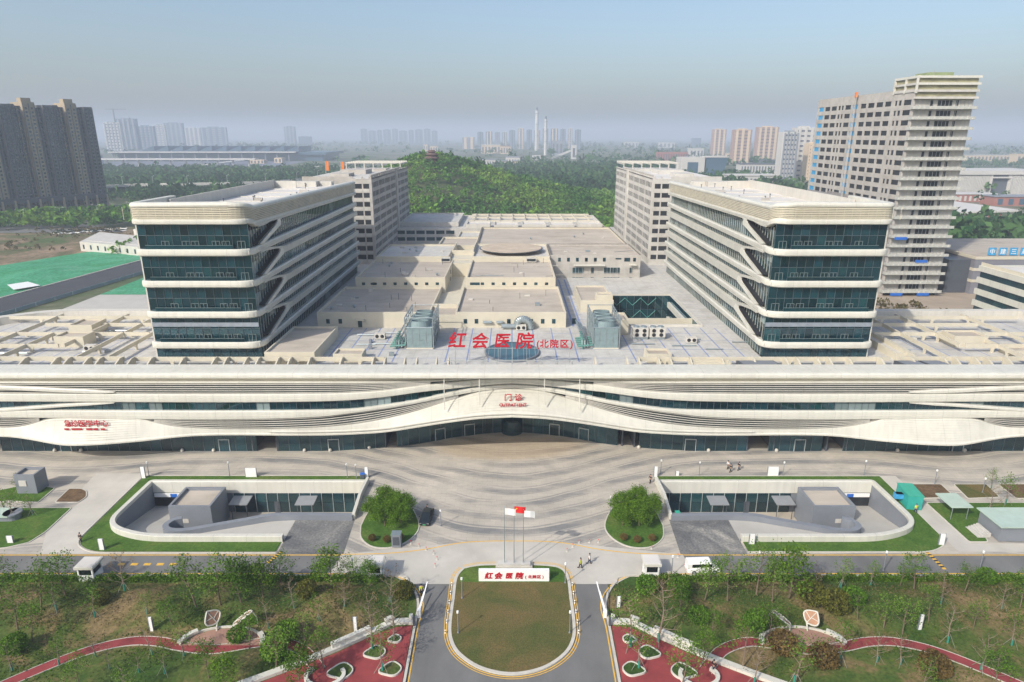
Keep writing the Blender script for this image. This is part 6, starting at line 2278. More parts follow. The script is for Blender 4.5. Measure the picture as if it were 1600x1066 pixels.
# power-station sheds, conveyor, town blocks
far_block('boiler_house', 862, 880, 220, 243, 'grey', 'grey boiler house right of the chimneys', strips=3)
far_block('conveyor_tower', 893, 901, 227, 249, 'white', 'small pale transfer tower at the conveyor end', depth=12, strips=1)
T = thing('conveyor', 'sloping pale conveyor gallery by the chimneys', 'conveyor', (160, 1900, 0))
a, b = W(862, 247, 1900), W(896, 234, 1900)
m = MB()
m.bar((a[0], 1900, a[1]), (b[0], 1900, b[1]), 5, 5)
m.build('gallery', PALE['white'], T)
for t in (0.3, 0.6, 0.9):
    x, z = lerp(a[0], b[0], t), lerp(a[1], b[1], t)
    MB().box(x - 1, x + 1, 1899, 1901, 0, z - 2.6).build('trestle', PALE['grey'], T)
for i, (p0, p1, yt, yb, bd, rf, st) in enumerate(((662, 668, 226, 236, 'tan', None, 2), (672, 684, 229, 237, 'tan', None, 3), (752, 782, 227, 240, 'tan', 'white', 6), (782, 798, 229, 241, 'tan', 'brown', 4), (752, 776, 250, 262, 'white', 'grey', 6), (776, 792, 252, 264, 'white', 'grey', 4), (790, 812, 246, 263, 'white', 'grey', 5), (802, 812, 252, 264, 'tan', 'grey', 3),
                                              (832, 845, 243, 250, 'white', None, 2), (884, 896, 263, 269, 'tan', 'white', 3), (906, 922, 263, 271, 'white', 'white', 4), (924, 932, 264, 270, 'white', 'white', 2), (1028, 1075, 238, 252, 'brick', None, 12), (1078, 1100, 233, 246, 'white', 'white', 4), (976, 998, 222, 231, 'white', None, 4), (1030, 1055, 223, 231, 'white', None, 4),
                                              (1138, 1150, 240, 250, 'tan', 'white', 3), (1082, 1096, 216, 228, 'blue', None, 3), (1140, 1215, 275, 296, 'white', 'white', 12), (1158, 1222, 257, 272, 'white', 'dark', 14), (1180, 1222, 250, 258, 'dark', None, 5), (1510, 1592, 243, 252, 'tan', 'white', 14), (1590, 1612, 242, 256, 'tan', 'tan', 3),
                                              (390, 412, 250, 256, 'tan', None, 4), (428, 440, 247, 255, 'tan', None, 2), (120, 150, 243, 256, 'grey', 'white', 4), (470, 485, 268, 276, 'white', None, 2), (490, 530, 261, 270, 'grey', 'white', 6), (540, 560, 263, 271, 'white', None, 3))):
    where = ['far beyond the hill, small tan', 'far beyond the hill, wider tan', 'tan block below the hazy towers', 'tan block with brown roof below the towers', 'white school-like block left of the chimneys', 'shorter white block beside the school-like one', 'white block at the wood edge', 'tan gable block at the wood edge',
             'low white shed under the chimneys', 'tan cottage row in the wood', 'white cottage row in the wood', 'small white cottage in the wood', 'long red brick block', 'white block behind the brick one', 'pale shed on the horizon, left one', 'pale shed on the horizon, right one',
             'tan shed left of the striped towers', 'blue roofed hall far behind', 'white box hall with slit windows', 'low white row under the striped towers', 'dark roofed row under the striped towers', 'long tan row at the far right', 'tan block at the right frame edge',
             'orange-tan kiosk row near the station', 'small orange-tan kiosk near the station', 'grey hall behind the residential slab', 'small white house behind the left wing', 'grey hall behind the left wing', 'small white house left of the rear tower'][i]
    far_block('town_building', p0, p1, yt, yb, bd, where if len(where.split()) >= 4 else where + ' in the distance', strips=st, roof=rf, depth=25, group='town buildings')
# civic hall with sloped dark glass, striped hall
T, xa, xb, Y, Zt = far_block('civic_hall', 1065, 1102, 246, 284, 'white', 'white block civic hall with leaning dark glass drum', strips=1, stripm='blue')
m = MB()
x0, x1 = W(1102, 270, Y)[0], W(1137, 250, Y)[0]
m.prism([(x0, 0), (x1 - 8, 0), (x1, Zt * 0.99), (x0, Zt * 0.97)], Y - 2, Y + 24, axis='y')
m.build('glass_drum', PALE['blue'], T)
MB().box(x0, x1 + 1, Y - 2.5, Y + 25, Zt * 0.995, Zt * 1.04).build('roof_edge', PALE['white'], T)
T, xa, xb, Y, Zt = far_block('striped_hall', 1488, 1640, 272, 304, 'dark', 'white hall of upright fins with square dark portal', depth=60)
for k in range(62):
    c = lerp(xa, xb, (k + 0.5) / 62)
    if W(1548, 290, Y)[0] < c < W(1572, 290, Y)[0]: continue
    MB().box(c - 0.55, c + 0.55, Y - 1.6, Y - 0.02, 0, Zt * 0.97).build('fin', PALE['white'], T)
MB().box(xa - 2, xb + 2, Y - 3, Y + 62, Zt * 0.97, Zt * 1.16).build('roof', PALE['white'], T)
pl, pr = W(1546, 290, Y)[0], W(1574, 290, Y)[0]
for q in ((pl - 1.2, pl, 0, Zt * 0.8), (pr, pr + 1.2, 0, Zt * 0.8), (pl - 1.2, pr + 1.2, Zt * 0.8, Zt * 0.87)):
    MB().box(q[0], q[1], Y - 3.5, Y - 1.0, q[2], q[3]).build('portal_frame', PALE['white'], T)
# angular red and white halls
far_block('brick_hall', 1490, 1560, 304, 316, 'brick', 'low brick hall with white roof and square windows', strips=9, stripm='white', roof='white', depth=20)
far_block('brick_hall', 1556, 1640, 308, 322, 'brick', 'low brick and glass hall at the right frame edge', strips=5, stripm='blue', roof='grey', depth=20)
T, xa, xb, Y, Zt = far_block('wedge_hall', 1480, 1566, 334, 346, 'brick', 'white wedge-roofed hall beyond the tower', depth=10, strips=5, stripm='white')
m = MB()
m.add([(xa - 4, Y - 2, Zt + 1), (xb + 10, Y - 2, Zt + 3), (xb + 6, Y + 14, Zt + 2), (xa + 8, Y + 60, Zt + 8), (xa - 8, Y + 50, Zt + 6), (xa - 4, Y - 2, Zt - 1), (xb + 10, Y - 2, Zt + 1.8), (xa - 8, Y + 50, Zt + 4)],
      [(0, 1, 2, 3, 4), (0, 5, 6, 1), (0, 4, 7, 5)])
m.build('wedge_roof', PALE['white'], T)
# railway station: long roof, saw-tooth lights, columns
T = thing('railway_station', 'long low railway station with white roof edge and saw-tooth roof lights', 'building', (-720, 1718, 0))
Y = 1718
xa, xb = W(172, 240, Y)[0], W(508, 240, Y)[0]
zr = W(300, 237, Y)[1]
MB().box(xa + 10, xb - 10, Y + 15, Y + 180, 0, zr - 4).build('hall', PALE['blue'], T)
MB().box(xa, xb - 70, Y - 8, Y + 190, zr - 1.2, zr - 0.2).build('roof', PALE['grey'], T)
MB().box(xa, xb - 70, Y - 10, Y - 8, zr - 2.5, zr).build('roof_edge', PALE['white'], T)
MB().box(xb - 70, xb, Y + 8, Y + 190, zr - 8, zr - 2).build('roof', PALE['blue'], T)
for k in range(11):
    x0 = lerp(xa + 55, xb - 75, k / 11)
    x1 = lerp(xa + 55, xb - 75, (k + 0.95) / 11)
    MB().prism([(x0, zr), (x1, zr), (x1, zr + 12.0), (x1 - 4, zr + 12.0)], Y + 40, Y + 150, axis='y').build('saw_tooth', PALE['blue'], T)
for k in range(16):
    x = lerp(xa + 8, xb - 90, k / 15)
    MB().box(x - 1, x + 1, Y - 4, Y - 2, 0, zr - 2.5).build('column', PALE['grey'], T)
T = thing('viaduct', 'pale elevated viaduct on slim piers before the station', 'bridge', (-660, 1370, 0))
Y = 1370
xa, xb = W(100, 250, Y)[0], W(398, 250, Y)[0]
zr = W(300, 248, Y)[1]
MB().box(xa, xb, Y, Y + 22, zr - 2.5, zr).build('deck', PALE['white'], T)
for k in range(12):
    x = lerp(xa, xb, (k + 0.5) / 12)
    MB().box(x - 1.2, x + 1.2, Y + 8, Y + 12, 0, zr - 2.5).build('pier', PALE['white'], T)
sheet('station_forecourt', [(xa - 80, 1180), (xb + 40, 1180), (xb + 10, 1700), (xa - 80, 1700)], mat('far_paving', (0.16, 0.17, 0.20), 0.8, 0.2, 0.02), 0.25, kind='structure')
T = thing('access_bridge', 'slanting pale access bridge right of the station forecourt', 'bridge', (-400, 1180, 0))
a, b = G(272, 267), G(378, 257)
m = MB()
m.bar((a[0], a[1], 3), (b[0], b[1], 8), 14, 2.2)
m.build('deck', PALE['white'], T)
for t in (0.2, 0.5, 0.8):
    MB().box(lerp(a[0], b[0], t) - 1.5, lerp(a[0], b[0], t) + 1.5, lerp(a[1], b[1], t) - 2, lerp(a[1], b[1], t) + 2, 0, lerp(3, 8, t) - 1).build('pier', PALE['white'], T)

T = thing('overpass', 'long grey overpass with lamps crossing the left plain', 'bridge', (-330, 720, 0))
path = [G(120, 313), G(200, 306), G(300, 304), G(420, 300), G(500, 293)]
path = smooth_open([(p[0], p[1], 11.0) for p in path], 6)
MB().sweep(path, [(-7, -1.2), (-7, 0.9), (-6.6, 0.9), (-6.6, 0), (6.6, 0), (6.6, 0.9), (7, 0.9), (7, -1.2)]).build('deck', CONCL, T)
for p in path[::2]:
    MB().box(p[0] - 1, p[0] + 1, p[1] - 1.5, p[1] + 1.5, 0, 9.8).build('pier', CONCL, T)
for p in path[::3]:
    m = MB()
    m.tube((p[0], p[1] - 6.3, 11.0), (p[0], p[1] - 6.3, 20), 0.2, n=5)
    m.bar((p[0], p[1] - 6.3, 20), (p[0] + 2.5, p[1] - 6.3, 20.6), 0.3)
    m.build('lamp', FRAME, T)
# ================================================================== LEFT MIDDLE GROUND
def rl(Y): return -199 + 0.132 * (Y - 250)
sheet('rough_field', [(-420, 300), (-215, 230), (-185, 330), (-180, 460), (-330, 470), (-420, 440)], EARTH, 0.05, kind='structure')
sheet('dark_road', [(rl(150) - 1, 150), (rl(150) + 19.5, 150), (rl(460) + 19.5, 460), (rl(460) - 1, 460)], mat('new_asphalt', (0.055, 0.055, 0.06), 0.85, 0.15, 0.1), 0.12, kind='structure')
kerb('road_kerb', [(rl(150) - 1.2, 150), (rl(460) - 1.2, 460)], 0.8, 0.5, closed=False)
# dust net: lumpy cover
npx = 40
rows = []
for i in range(30):
    Yv = lerp(235, 362, i / 29)
    xl = lerp(-290, -232, i / 29)
    xr = rl(Yv) - 3
    rows.append([(lerp(xl, xr, t), Yv, 0.3 + (0.9 + 0.6 * math.sin(Yv * 0.12 + t * 5) + 0.5 * math.sin(t * 17 + Yv * 0.05)) * math.sin(math.pi * t) * math.sin(math.pi * i / 29)) for t in np.linspace(0, 1, 30)])
MB().grid(rows).build('dust_net_field', NET, smooth=True, kind='structure')
sheet('white_sheet_patch', PX([(12, 449), (44, 444), (64, 450), (22, 457)]), WPAINT, 1.1, kind='structure')
sheet('netted_lawn', [(-165, 260), (-125, 260), (-125, 330), (-165, 330)], NET, 0.2, kind='structure')
sheet('garden_paving', [(-165, 205), (-80, 190), (-80, 262), (-165, 262)], RAMPC, 0.15, kind='structure')
sheet('garden_lawn', [(-128, 178), (-80, 178), (-80, 208), (-140, 208)], GRASS, 0.22, kind='structure')
sheet('garden_lawn', [(-118, 222), (-82, 218), (-82, 250), (-112, 252)], GRASS, 0.24, kind='structure')
sheet('far_street', [(-420, 430), (-300, 440), (-230, 620), (-250, 640)], ASPHL, 0.15, kind='structure')
T = thing('garden_wall', 'long white garden wall left of the left wing', 'wall', (-125, 212, 0))
MB().box(-160, -82, 210, 211, 0.16, 1.8).build('wall_run', WHITE, T)
MB().box(-128, -82, 206, 210, 0.16, 0.9).build('planter', CONCL, T)
T = thing('site_hoarding', 'grey blue site hoarding along the dark road', 'fence', (-165, 260, 0))
for k in range(16):
    y0, y1 = 215 + k * 9, 223.8 + k * 9
    xx = rl(y0) + 22
    m = MB()
    m.bar((xx, y0, 0.8), (rl(y1) + 22, y1, 0.8), 0.15, 1.4)
    m.build('panel', mat('hoarding_panel', (0.22, 0.30, 0.34), 0.6, 0.1, 0.3), T)
T = thing('glass_ramp_roof', 'curved green glass ramp roof behind the podium, left', 'canopy', (-150, 185, 0))
rows = [[(lerp(-170, -118, t), 178 + 22 * math.sin(t * 1.5) + e, 2.5 + 1.0 * t) for t in np.linspace(0, 1, 14)] for e in (0, 6)]
MB().grid(rows).build('glass_roof', GLASSB, T)
for t in np.linspace(0, 1, 14):
    MB().tube((lerp(-170, -118, t), 178 + 22 * math.sin(t * 1.5), 0), (lerp(-170, -118, t), 178 + 22 * math.sin(t * 1.5), 2.5 + t), 0.1, n=5).build('post', GREENP, T)
# white shed with window slits
T = thing('white_shed', 'low white site shed with slit windows beyond the green net', 'building', (-222, 372, 0))
base = [(-238, 366), (-196, 348), (-186, 372), (-250, 405)]
MB().prism(base, 0, 5.2).build('wall', WHITE2, T)
MB().prism([(-236, 370), (-198, 353), (-189, 371), (-246, 400)], 5.2, 5.4).build('roof', CONCL, T)
MB().prism([(-222, 392), (-192, 378), (-188, 390), (-225, 410)], 0, 8.5).build('upper_block', WHITE2, T)
for k in range(8):
    t = (k + 0.5) / 8
    x, y = lerp(-238, -196, t), lerp(366, 348, t)
    pane(T, x + 0.02, y - 0.06, 2.6, 1.1, 2.4, math.atan2(-18, 42), WINB, 'window', 0)
# parked white vehicles along the field edge
for k in range(26):
    px = 85 + k * 4.4 + rnd.uniform(-1.5, 1.5)
    x, y = G(px, 364 - (px - 85) * 0.03 + rnd.uniform(-2.5, 2.5))
    T = thing('parked_car', 'tiny parked car beyond the rough field, %s from the left' % ordinal(k + 1), 'car', (x, y, 0), 'cars parked beyond the field')
    m = MB()
    a = rnd.uniform(-0.4, 0.4)
    m.obox(x, y, 0.3, 0.95, 4.4, 1.8, a)
    m.build('body', [WPAINT, WPAINT, STEEL, DARKP][k % 4], T)
    MB().obox(x - 0.2, y, 0.95, 1.5, 2.4, 1.6, a).build('cabin', CARG, T)
# street lamps on the far street
for k in range(10):
    t = k / 9
    x, y = lerp(-372, -235, t), lerp(430, 600, t)
    T = thing('street_lamp', 'tall twin-arm street lamp on the far left street, %s from the left' % ORD[k + 1], 'lamp', (x, y, 0), 'far street lamps')
    MB().tube((x, y, 0), (x, y, 11), 0.16, 0.1, 6).build('pole', FRAME, T)
    m = MB()
    m.bar((x, y, 11), (x - 2.4, y, 11.8), 0.12)
    m.bar((x, y, 11), (x + 2.4, y, 11.8), 0.12)
    m.build('arm', FRAME, T)
    m = MB()
    m.obox(x - 2.7, y, 11.7, 11.9, 1.0, 0.4)
    m.obox(x + 2.7, y, 11.7, 11.9, 1.0, 0.4)
    m.build('lamp_head', WPAINT, T)

# ================================================================== WOODS AND HILL
def hill_h(x, y):
    return 39 * np.exp(-((x + 78) / 72.0) ** 2 - ((y - 640) / 120.0) ** 2) + 12 * np.exp(-((x - 20) / 70.0) ** 2 - ((y - 600) / 90.0) ** 2)
rows = []
for y in np.linspace(380, 1000, 40):
    rows.append([(x, y, float(hill_h(x, y)) - 0.4) for x in np.linspace(-330, 330, 50)])
MB().grid(rows).build('hill', mixmat('hill_floor', [(0.05, 0.075, 0.03), (0.12, 0.12, 0.05)], 0.03, edges=(0.4, 0.6), fine=0.4), smooth=True, kind='structure')
def wood(name, X, Y, Z, npr, rad, material, label, leaves=34, h=1.2):
    n = len(X)
    R_ = np.clip(npr.lognormal(0, 0.33, n), 0.5, 2.0) * rad
    k = leaves
    d = npr.normal(size=(n, k, 3))
    d /= np.linalg.norm(d, axis=2)[:, :, None]
    d[:, :, 2] = np.abs(d[:, :, 2]) * h - 0.25
    rr = npr.uniform(0.55, 1.0, (n, k, 1))
    C = np.stack([X, Y, Z + R_ * 1.05], 1)[:, None, :] + d * rr * R_[:, None, None]
    sz = np.repeat(R_[:, None] * 0.36, k, 1) * npr.uniform(0.7, 1.3, (n, k))
    V, Q = leaf_quads(C.reshape(-1, 3), sz.ravel(), npr)
    o = link(name, np_mesh(name, V, Q, material), kind='stuff', label=label, category='wood')
    return o
npr = np.random.default_rng(77)
n = 12500
X = npr.uniform(-220, 185, n); Y = npr.uniform(352, 760, n)
keep = (np.sin(X * 0.05 + 1) + np.sin(Y * 0.045 + X * 0.02) + npr.normal(size=n)) > -1.7
X, Y = X[keep], Y[keep]
wood('hill_wood', X, Y, hill_h(X, Y), npr, 2.2, LEAF_F, 'mixed bright green wood covering the hill behind the hospital', 26)
n = 700
X = npr.uniform(-60, 110, n); Y = npr.uniform(352, 420, n)
wood('young_wood', X, Y, hill_h(X, Y), npr, 2.0, LEAF_L, 'pale young trees at the foot of the hill', 26)
n = 3800
X = npr.uniform(-40, 330, n); Y = npr.uniform(700, 1300, n)
wood('conifer_wood', X, Y, hill_h(X, Y), npr, 4.2, LEAF_F2, 'dark even wood right of the hill', 24, 1.6)
n = 4200
X = npr.uniform(-1, 1, n); Y = npr.uniform(600, 1250, n)
X = X * 60 - lerp(0.42, 0.42, 0) * Y * npr.uniform(0.55, 1.6, n)
Xm, Ym = X, Y
keep = ~((Xm < -300) & (Ym < 640))
wood('plain_wood', Xm[keep], Ym[keep], np.zeros(keep.sum()), npr, 4.2, LEAF_F2, 'belt of dusky trees across the left plain', 20)
n = 900
X = npr.uniform(-420, -190, n); Y = npr.uniform(0, 1, n)
Y = 448 + (X + 420) * 0.30 + (Y - 0.3) * 90
wood('street_trees_mass', X, Y, np.zeros(n), npr, 3.0, LEAF_F, 'street trees massed at the foot of the residential slab', 26)
n = 1500
X = npr.uniform(190, 420, n); Y = npr.uniform(315, 470, n)
keep = ~((X > 180) & (X < 262) & (Y < 322)) & ~((X > 300) & (X < 420) & (Y > 425) & (npr.uniform(size=n) < 0.5))
wood('right_wood', X[keep], Y[keep], np.zeros(keep.sum()), npr, 4.2, LEAF_F2, 'dense dark wood behind the grey shed on the right', 36)
n = 3200
X = npr.uniform(200, 1100, n); Y = npr.uniform(480, 1900, n)
keep = (np.sin(X * 0.013) + np.sin(Y * 0.011 + X * 0.005) + npr.normal(size=n) * 0.7) > 0.2
wood('right_plain_wood', X[keep], Y[keep], np.zeros(keep.sum()), npr, 4.5, LEAF_F2, 'scattered tree belts across the right plain', 16)
n = 5200
X = npr.uniform(-2400, 2600, n); Y = 1300 + npr.uniform(0, 1, n) ** 1.6 * 3600
keep = ((np.sin(X * 0.004) + np.sin(Y * 0.006 + X * 0.002) + npr.normal(size=n) * 0.6) > 0.0) & ~((X < -440) & (Y < 1950) & (Y > 1150) & (X > -1100))
wood('far_plain_wood', X[keep], Y[keep], np.zeros(keep.sum()), npr, 8.0, LEAF_F2, 'hazy tree belts towards the horizon', 12)
n = 1500
X = npr.uniform(-400, -215, n); Y = npr.uniform(300, 455, n)
keep = (np.sin(X * 0.06) + np.sin(Y * 0.08 + X * 0.03) + npr.normal(size=n) * 0.7 > 0.4) & ~((Y < 366) & (X > -290) & (Y < 362))
wood('field_scrub', X[keep], Y[keep], np.zeros(keep.sum()), npr, 0.9, LEAF_S, 'olive and brown scrub over the rough field on the left', 20)
n = 520
X = npr.uniform(100, 150, n); Y = npr.uniform(168, 256, n)
keep = ~((X > 141) & (Y > 240))
wood('site_scrub', X[keep], Y[keep], np.zeros(keep.sum()), npr, 1.3, LEAF_S, 'brown and green scrub before the unfinished tower', 26)
sheet('site_yard', [(100, 166), (262, 166), (262, 330), (100, 330)], mat('site_dirt', (0.36, 0.29, 0.22), 0.9, 0.15, 0.1), 0.06, kind='structure')
sheet('site_net', [(105, 214), (160, 214), (160, 224), (105, 224)], NET, 0.12, kind='structure')
# pavilion on the hill
px_, pz_ = W(675, 256, 610)
T = thing('hill_pavilion', 'red-brown tiered pavilion on top of the wooded hill', 'pavilion', (px_, 610, 30))
zb = float(hill_h(px_, 610)) - 3.0
for k, (r, z0, z1) in enumerate(((5.2, 0, 6.5), (4.2, 6.5, 9.5), (3.0, 9.5, 11.8))):
    MB().lathe(px_, 610, [(r, zb + z0), (r, zb + z1)], 8).build('tier_wall', mat('pavilion_timber', (0.16, 0.06, 0.045), 0.8, 0.1, 0.2), T)
    MB().lathe(px_, 610, [(r * 1.45, zb + z1), (r * 0.8, zb + z1 + 1.6)], 8).build('tier_roof', mat('pavilion_roof', (0.12, 0.07, 0.055), 0.8, 0.1, 0.2), T)
# red hanging banners beyond the left wing
for i, (px, yt, yb) in enumerate(((508, 252, 267), (532, 253, 266))):
    Y = 420
    x, z1 = W(px, yt, Y)
    z0 = W(px, yb, Y)[1]
    T = thing('tall_banner', 'thin red roadside banner behind the left wing, %s one' % ('left' if i == 0 else 'right'), 'banner', (x, Y, 0), 'red banners')
    MB().tube((x, Y, 0), (x, Y, z1), 0.25, n=6).build('pole', FRAME, T)
    MB().box(x + 0.3, x + 2.0, Y - 0.1, Y + 0.1, z0, z1).build('cloth', ORANGE, T)

# ================================================================== ROOF PLANT
def cooling_tower(s):
    x0, x1 = (-23.4, -17.3) if s < 0 else (17.8, 23.6)
    T = thing('cooling_tower', 'teal-grey cooling tower with stacked fan rings, %s of the red letters' % SIDE[s], 'cooling tower', ((x0 + x1) / 2, 144, 16), group='cooling towers')
    ya, yb = 139.8, 151.5
    MB().box(x0 + 0.3, x1 - 0.3, ya, yb, 16.3, 20.8).build('casing', TOWERP, T)
    for k in range(1, 4):
        MB().box(lerp(x0, x1, k / 4) - 0.04, lerp(x0, x1, k / 4) + 0.04, ya - 0.06, ya, 16.4, 20.7).build('panel_rib', STEEL, T)
    for zz in (18.0, 19.4):
        MB().box(x0 + 0.3, x1 - 0.3, ya - 0.05, ya, zz, zz + 0.06).build('panel_rib', STEEL, T)
    MB().box(x0 + 0.1, x1 - 0.1, ya - 0.2, yb + 0.2, 16.0, 16.3).build('plinth', CREAM, T)
    for k in range(4):
        yc = lerp(ya + 1.6, yb - 1.6, k / 3)
        xc = (x0 + x1) / 2
        m = MB()
        n = 24
        for i in range(n):
            a0, a1 = 2 * math.pi * i / n, 2 * math.pi * (i + 1) / n
            def P(a, r, z): return (xc + r * math.cos(a), yc + r * 0.62 * math.sin(a), z)
            o = len(m.v)
            m.v += [P(a0, 2.2, 20.8), P(a1, 2.2, 20.8), P(a1, 1.9, 22.1), P(a0, 1.9, 22.1), P(a0, 1.75, 22.1), P(a1, 1.75, 22.1), P(a1, 1.8, 21.0), P(a0, 1.8, 21.0)]
            m.f += [(o, o + 1, o + 2, o + 3), (o + 3, o + 2, o + 5, o + 4), (o + 4, o + 5, o + 6, o + 7)]
        ring = m.build('fan_ring', TOWERP, T, smooth=False)
        m = MB()
        for i in range(6):
            a = i * math.pi / 3
            m.bar((xc, yc, 21.5), (xc + 1.6 * math.cos(a), yc + 1.0 * math.sin(a), 21.6), 0.35, 0.05)
        m.build('fan_blades', DARKP, ring)
    m = MB()
    for x in (x0, x1):
        for k in range(5):
            y = lerp(ya, yb, k / 4)
            m.tube((x, y, 16), (x, y, 23.2), 0.14, n=5)
        for z in (18.2, 20.6, 22.2, 23.1):
            m.tube((x, ya, z), (x, yb, z), 0.12, n=5)
        for k in range(4):
            m.tube((x, lerp(ya, yb, k / 4), 16), (x, lerp(ya, yb, (k + 1) / 4), 20.6), 0.05, n=4)
    for z in (20.9, 23.1):
        m.tube((x0, ya, z), (x1, ya, z), 0.09, n=5)
        m.tube((x0, yb, z), (x1, yb, z), 0.09, n=5)
    m.build('frame', STEEL, T)
    xo = x0 - 1.0
    for k in range(3):
        m = MB()
        m.tube((xo - k * 0.6, 141, 17.2 + k * 0.4), (xo - k * 0.6, 156.5, 17.2 + k * 0.4), 0.2, n=7)
        m.tube((xo - k * 0.6, 141, 17.2 + k * 0.4), (xo - k * 0.6, 140.6, 16.1), 0.2, n=7)
        m.build('water_pipe', STEEL, T, smooth=False)
    for k in range(5):
        m = MB()
        y = 139.6 + k * 1.5
        m.tube((xo - 2.4, y, 16.7), (x0, y, 17.0), 0.22, n=7)
        m.tube((xo - 1.2, y, 16.1), (xo - 1.2, y, 18.3), 0.16, n=6)
        m.lathe(xo - 1.2, y, [(0.1, 18.2), (0.36, 18.3), (0.36, 18.4), (0.1, 18.45)], 8)
        m.build('pump_valve', mat('pump_green', (0.10, 0.24, 0.21), 0.5, 0.1, 1.0), T)
for s in (-1, 1):
    cooling_tower(s)
T = thing('chiller_unit', 'bank of four round-fan air chillers beside the glazed roof court', 'chiller', (31.5, 148, 16), group='roof chillers')
for k in range(2):
    x = 29.6 + k * 3.9
    MB().box(x - 1.8, x + 1.8, 146.8, 149.4, 16.6, 18.7).build('cabinet', WHITE2, T)
    for i in range(2):
        for j in range(2):
            m = MB()
            m.tube((x - 0.85 + i * 1.7, 146.72, 17.15 + j * 1.0), (x - 0.85 + i * 1.7, 146.80, 17.15 + j * 1.0), 0.45, n=12)
            m.build('fan', BLACKP, T)
        MB().lathe(x - 0.85 + i * 1.7, 148.1, [(0.75, 18.7), (0.7, 18.95), (0.6, 18.95)], 12).build('fan_top', STEEL, T)
    MB().box(x - 1.7, x + 1.7, 146.9, 149.3, 16.0, 16.6).build('frame_base', STEEL, T)
for i, (x, y) in enumerate(((-30.5, 147.5), (40.6, 144.5), (-92, 138.5), (2.2, 154.6))):
    T = thing('air_unit', ['boxy air unit left of the left cooling tower', 'boxy air unit right of the chillers', 'boxy air unit on the left roof frames', 'boxy air unit behind the red letters'][i], 'air unit', (x, y, 16), group='small air units')
    MB().box(x - 1.2, x + 1.2, y - 0.7, y + 0.7, 16.2, 17.4).build('cabinet', WHITE2, T)
    for e in (-0.6, 0.6):
        MB().tube((x + e, y - 0.75, 16.8), (x + e, y - 0.69, 16.8), 0.42, n=12).build('fan', BLACKP, T)
    MB().box(x - 1.1, x + 1.1, y - 0.6, y + 0.6, 16.0, 16.2).build('base', STEEL, T)
T = thing('silver_duct', 'fat silver bent duct at the cream wall behind the red letters', 'duct', (3.5, 156, 16))
m = MB()
pts = [Vector((1.2, 155.3, 16.6)), Vector((1.4, 155.3, 18.0)), Vector((2.3, 155.3, 18.6)), Vector((3.6, 155.3, 18.4)), Vector((4.4, 155.3, 17.5)), Vector((4.5, 155.3, 16.2))]
pts = [Vector(p) for p in smooth_open(pts, 3)]
for i in range(len(pts) - 1):
    m.tube(pts[i], pts[i + 1], 0.85, n=14)
m.build('duct_bend', STEEL, T, smooth=False)
MB().tube((-2.6, 155.2, 16.9), (1.6, 155.2, 16.9), 0.55, n=12).build('duct_run', STEEL, T)
for i, (x, w) in enumerate(((-6.0, 2.2), (-3.0, 1.6))):
    T = thing('wall_duct', '%s steel duct on the cream wall behind the red letters' % ('longer left' if i == 0 else 'shorter right'), 'duct', (x, 156.5, 17), group='wall ducts')
    MB().tube((x - w / 2, 156.5, 17.5), (x + w / 2, 156.5, 17.5), 0.34, n=10).build('drum', STEEL, T)
    m = MB()
    for e in (-0.3, 0.3):
        m.box(x + e * w - 0.08, x + e * w + 0.08, 156.5, 156.98, 17.4, 17.6)
    m.build('bracket', DARKP, T)
# blue oval roof light under the letters
T = thing('oval_skylight', 'blue-glass oval skylight on the roof under the red letters', 'skylight', (2, 137, 16))
def ell(rx, ry, z): return [(0.0 + rx * math.cos(t), 137.0 + ry * math.sin(t), z) for t in np.linspace(0, 2 * math.pi, 40, endpoint=False)]
m = MB()
m.grid([ell(5.9, 6.6, 16.01) + [ell(5.9, 6.6, 16.01)[0]], ell(5.9, 6.6, 16.5) + [ell(5.9, 6.6, 16.5)[0]], ell(5.6, 6.3, 16.5) + [ell(5.6, 6.3, 16.5)[0]]])
m.build('kerb_ring', GREYP, T)
m = MB()
m.add(ell(5.65, 6.35, 16.42), [tuple(range(40))])
m.build('glass', mat('blue_roof_glass', (0.035, 0.11, 0.14), 0.35, 0.15, 0.3, spec=0.7), T)
m = MB()
for k in range(9):
    x = -5 + k * 1.25
    hy = 6.3 * math.sqrt(max(0, 1 - (x / 5.6) ** 2))
    m.box(x - 0.05, x + 0.05, 137.0 - hy, 137.0 + hy, 16.43, 16.52)
m.build('bars', FRAME, T)
# thin lightning masts on the flat roofs
rr = random.Random(12)
for k in range(22):
    x = rr.choice([rr.uniform(-45, -22), rr.uniform(-11, 11)])
    y, z = rr.choice([(rr.uniform(160, 183), 19.2), (rr.uniform(189, 212), 21.8)])
    T_ = MB().tube((x, y, z), (x, y, z + rr.uniform(1.0, 1.7)), 0.06, n=5)
    T_.build('vent_mast', DARKP, PENT)

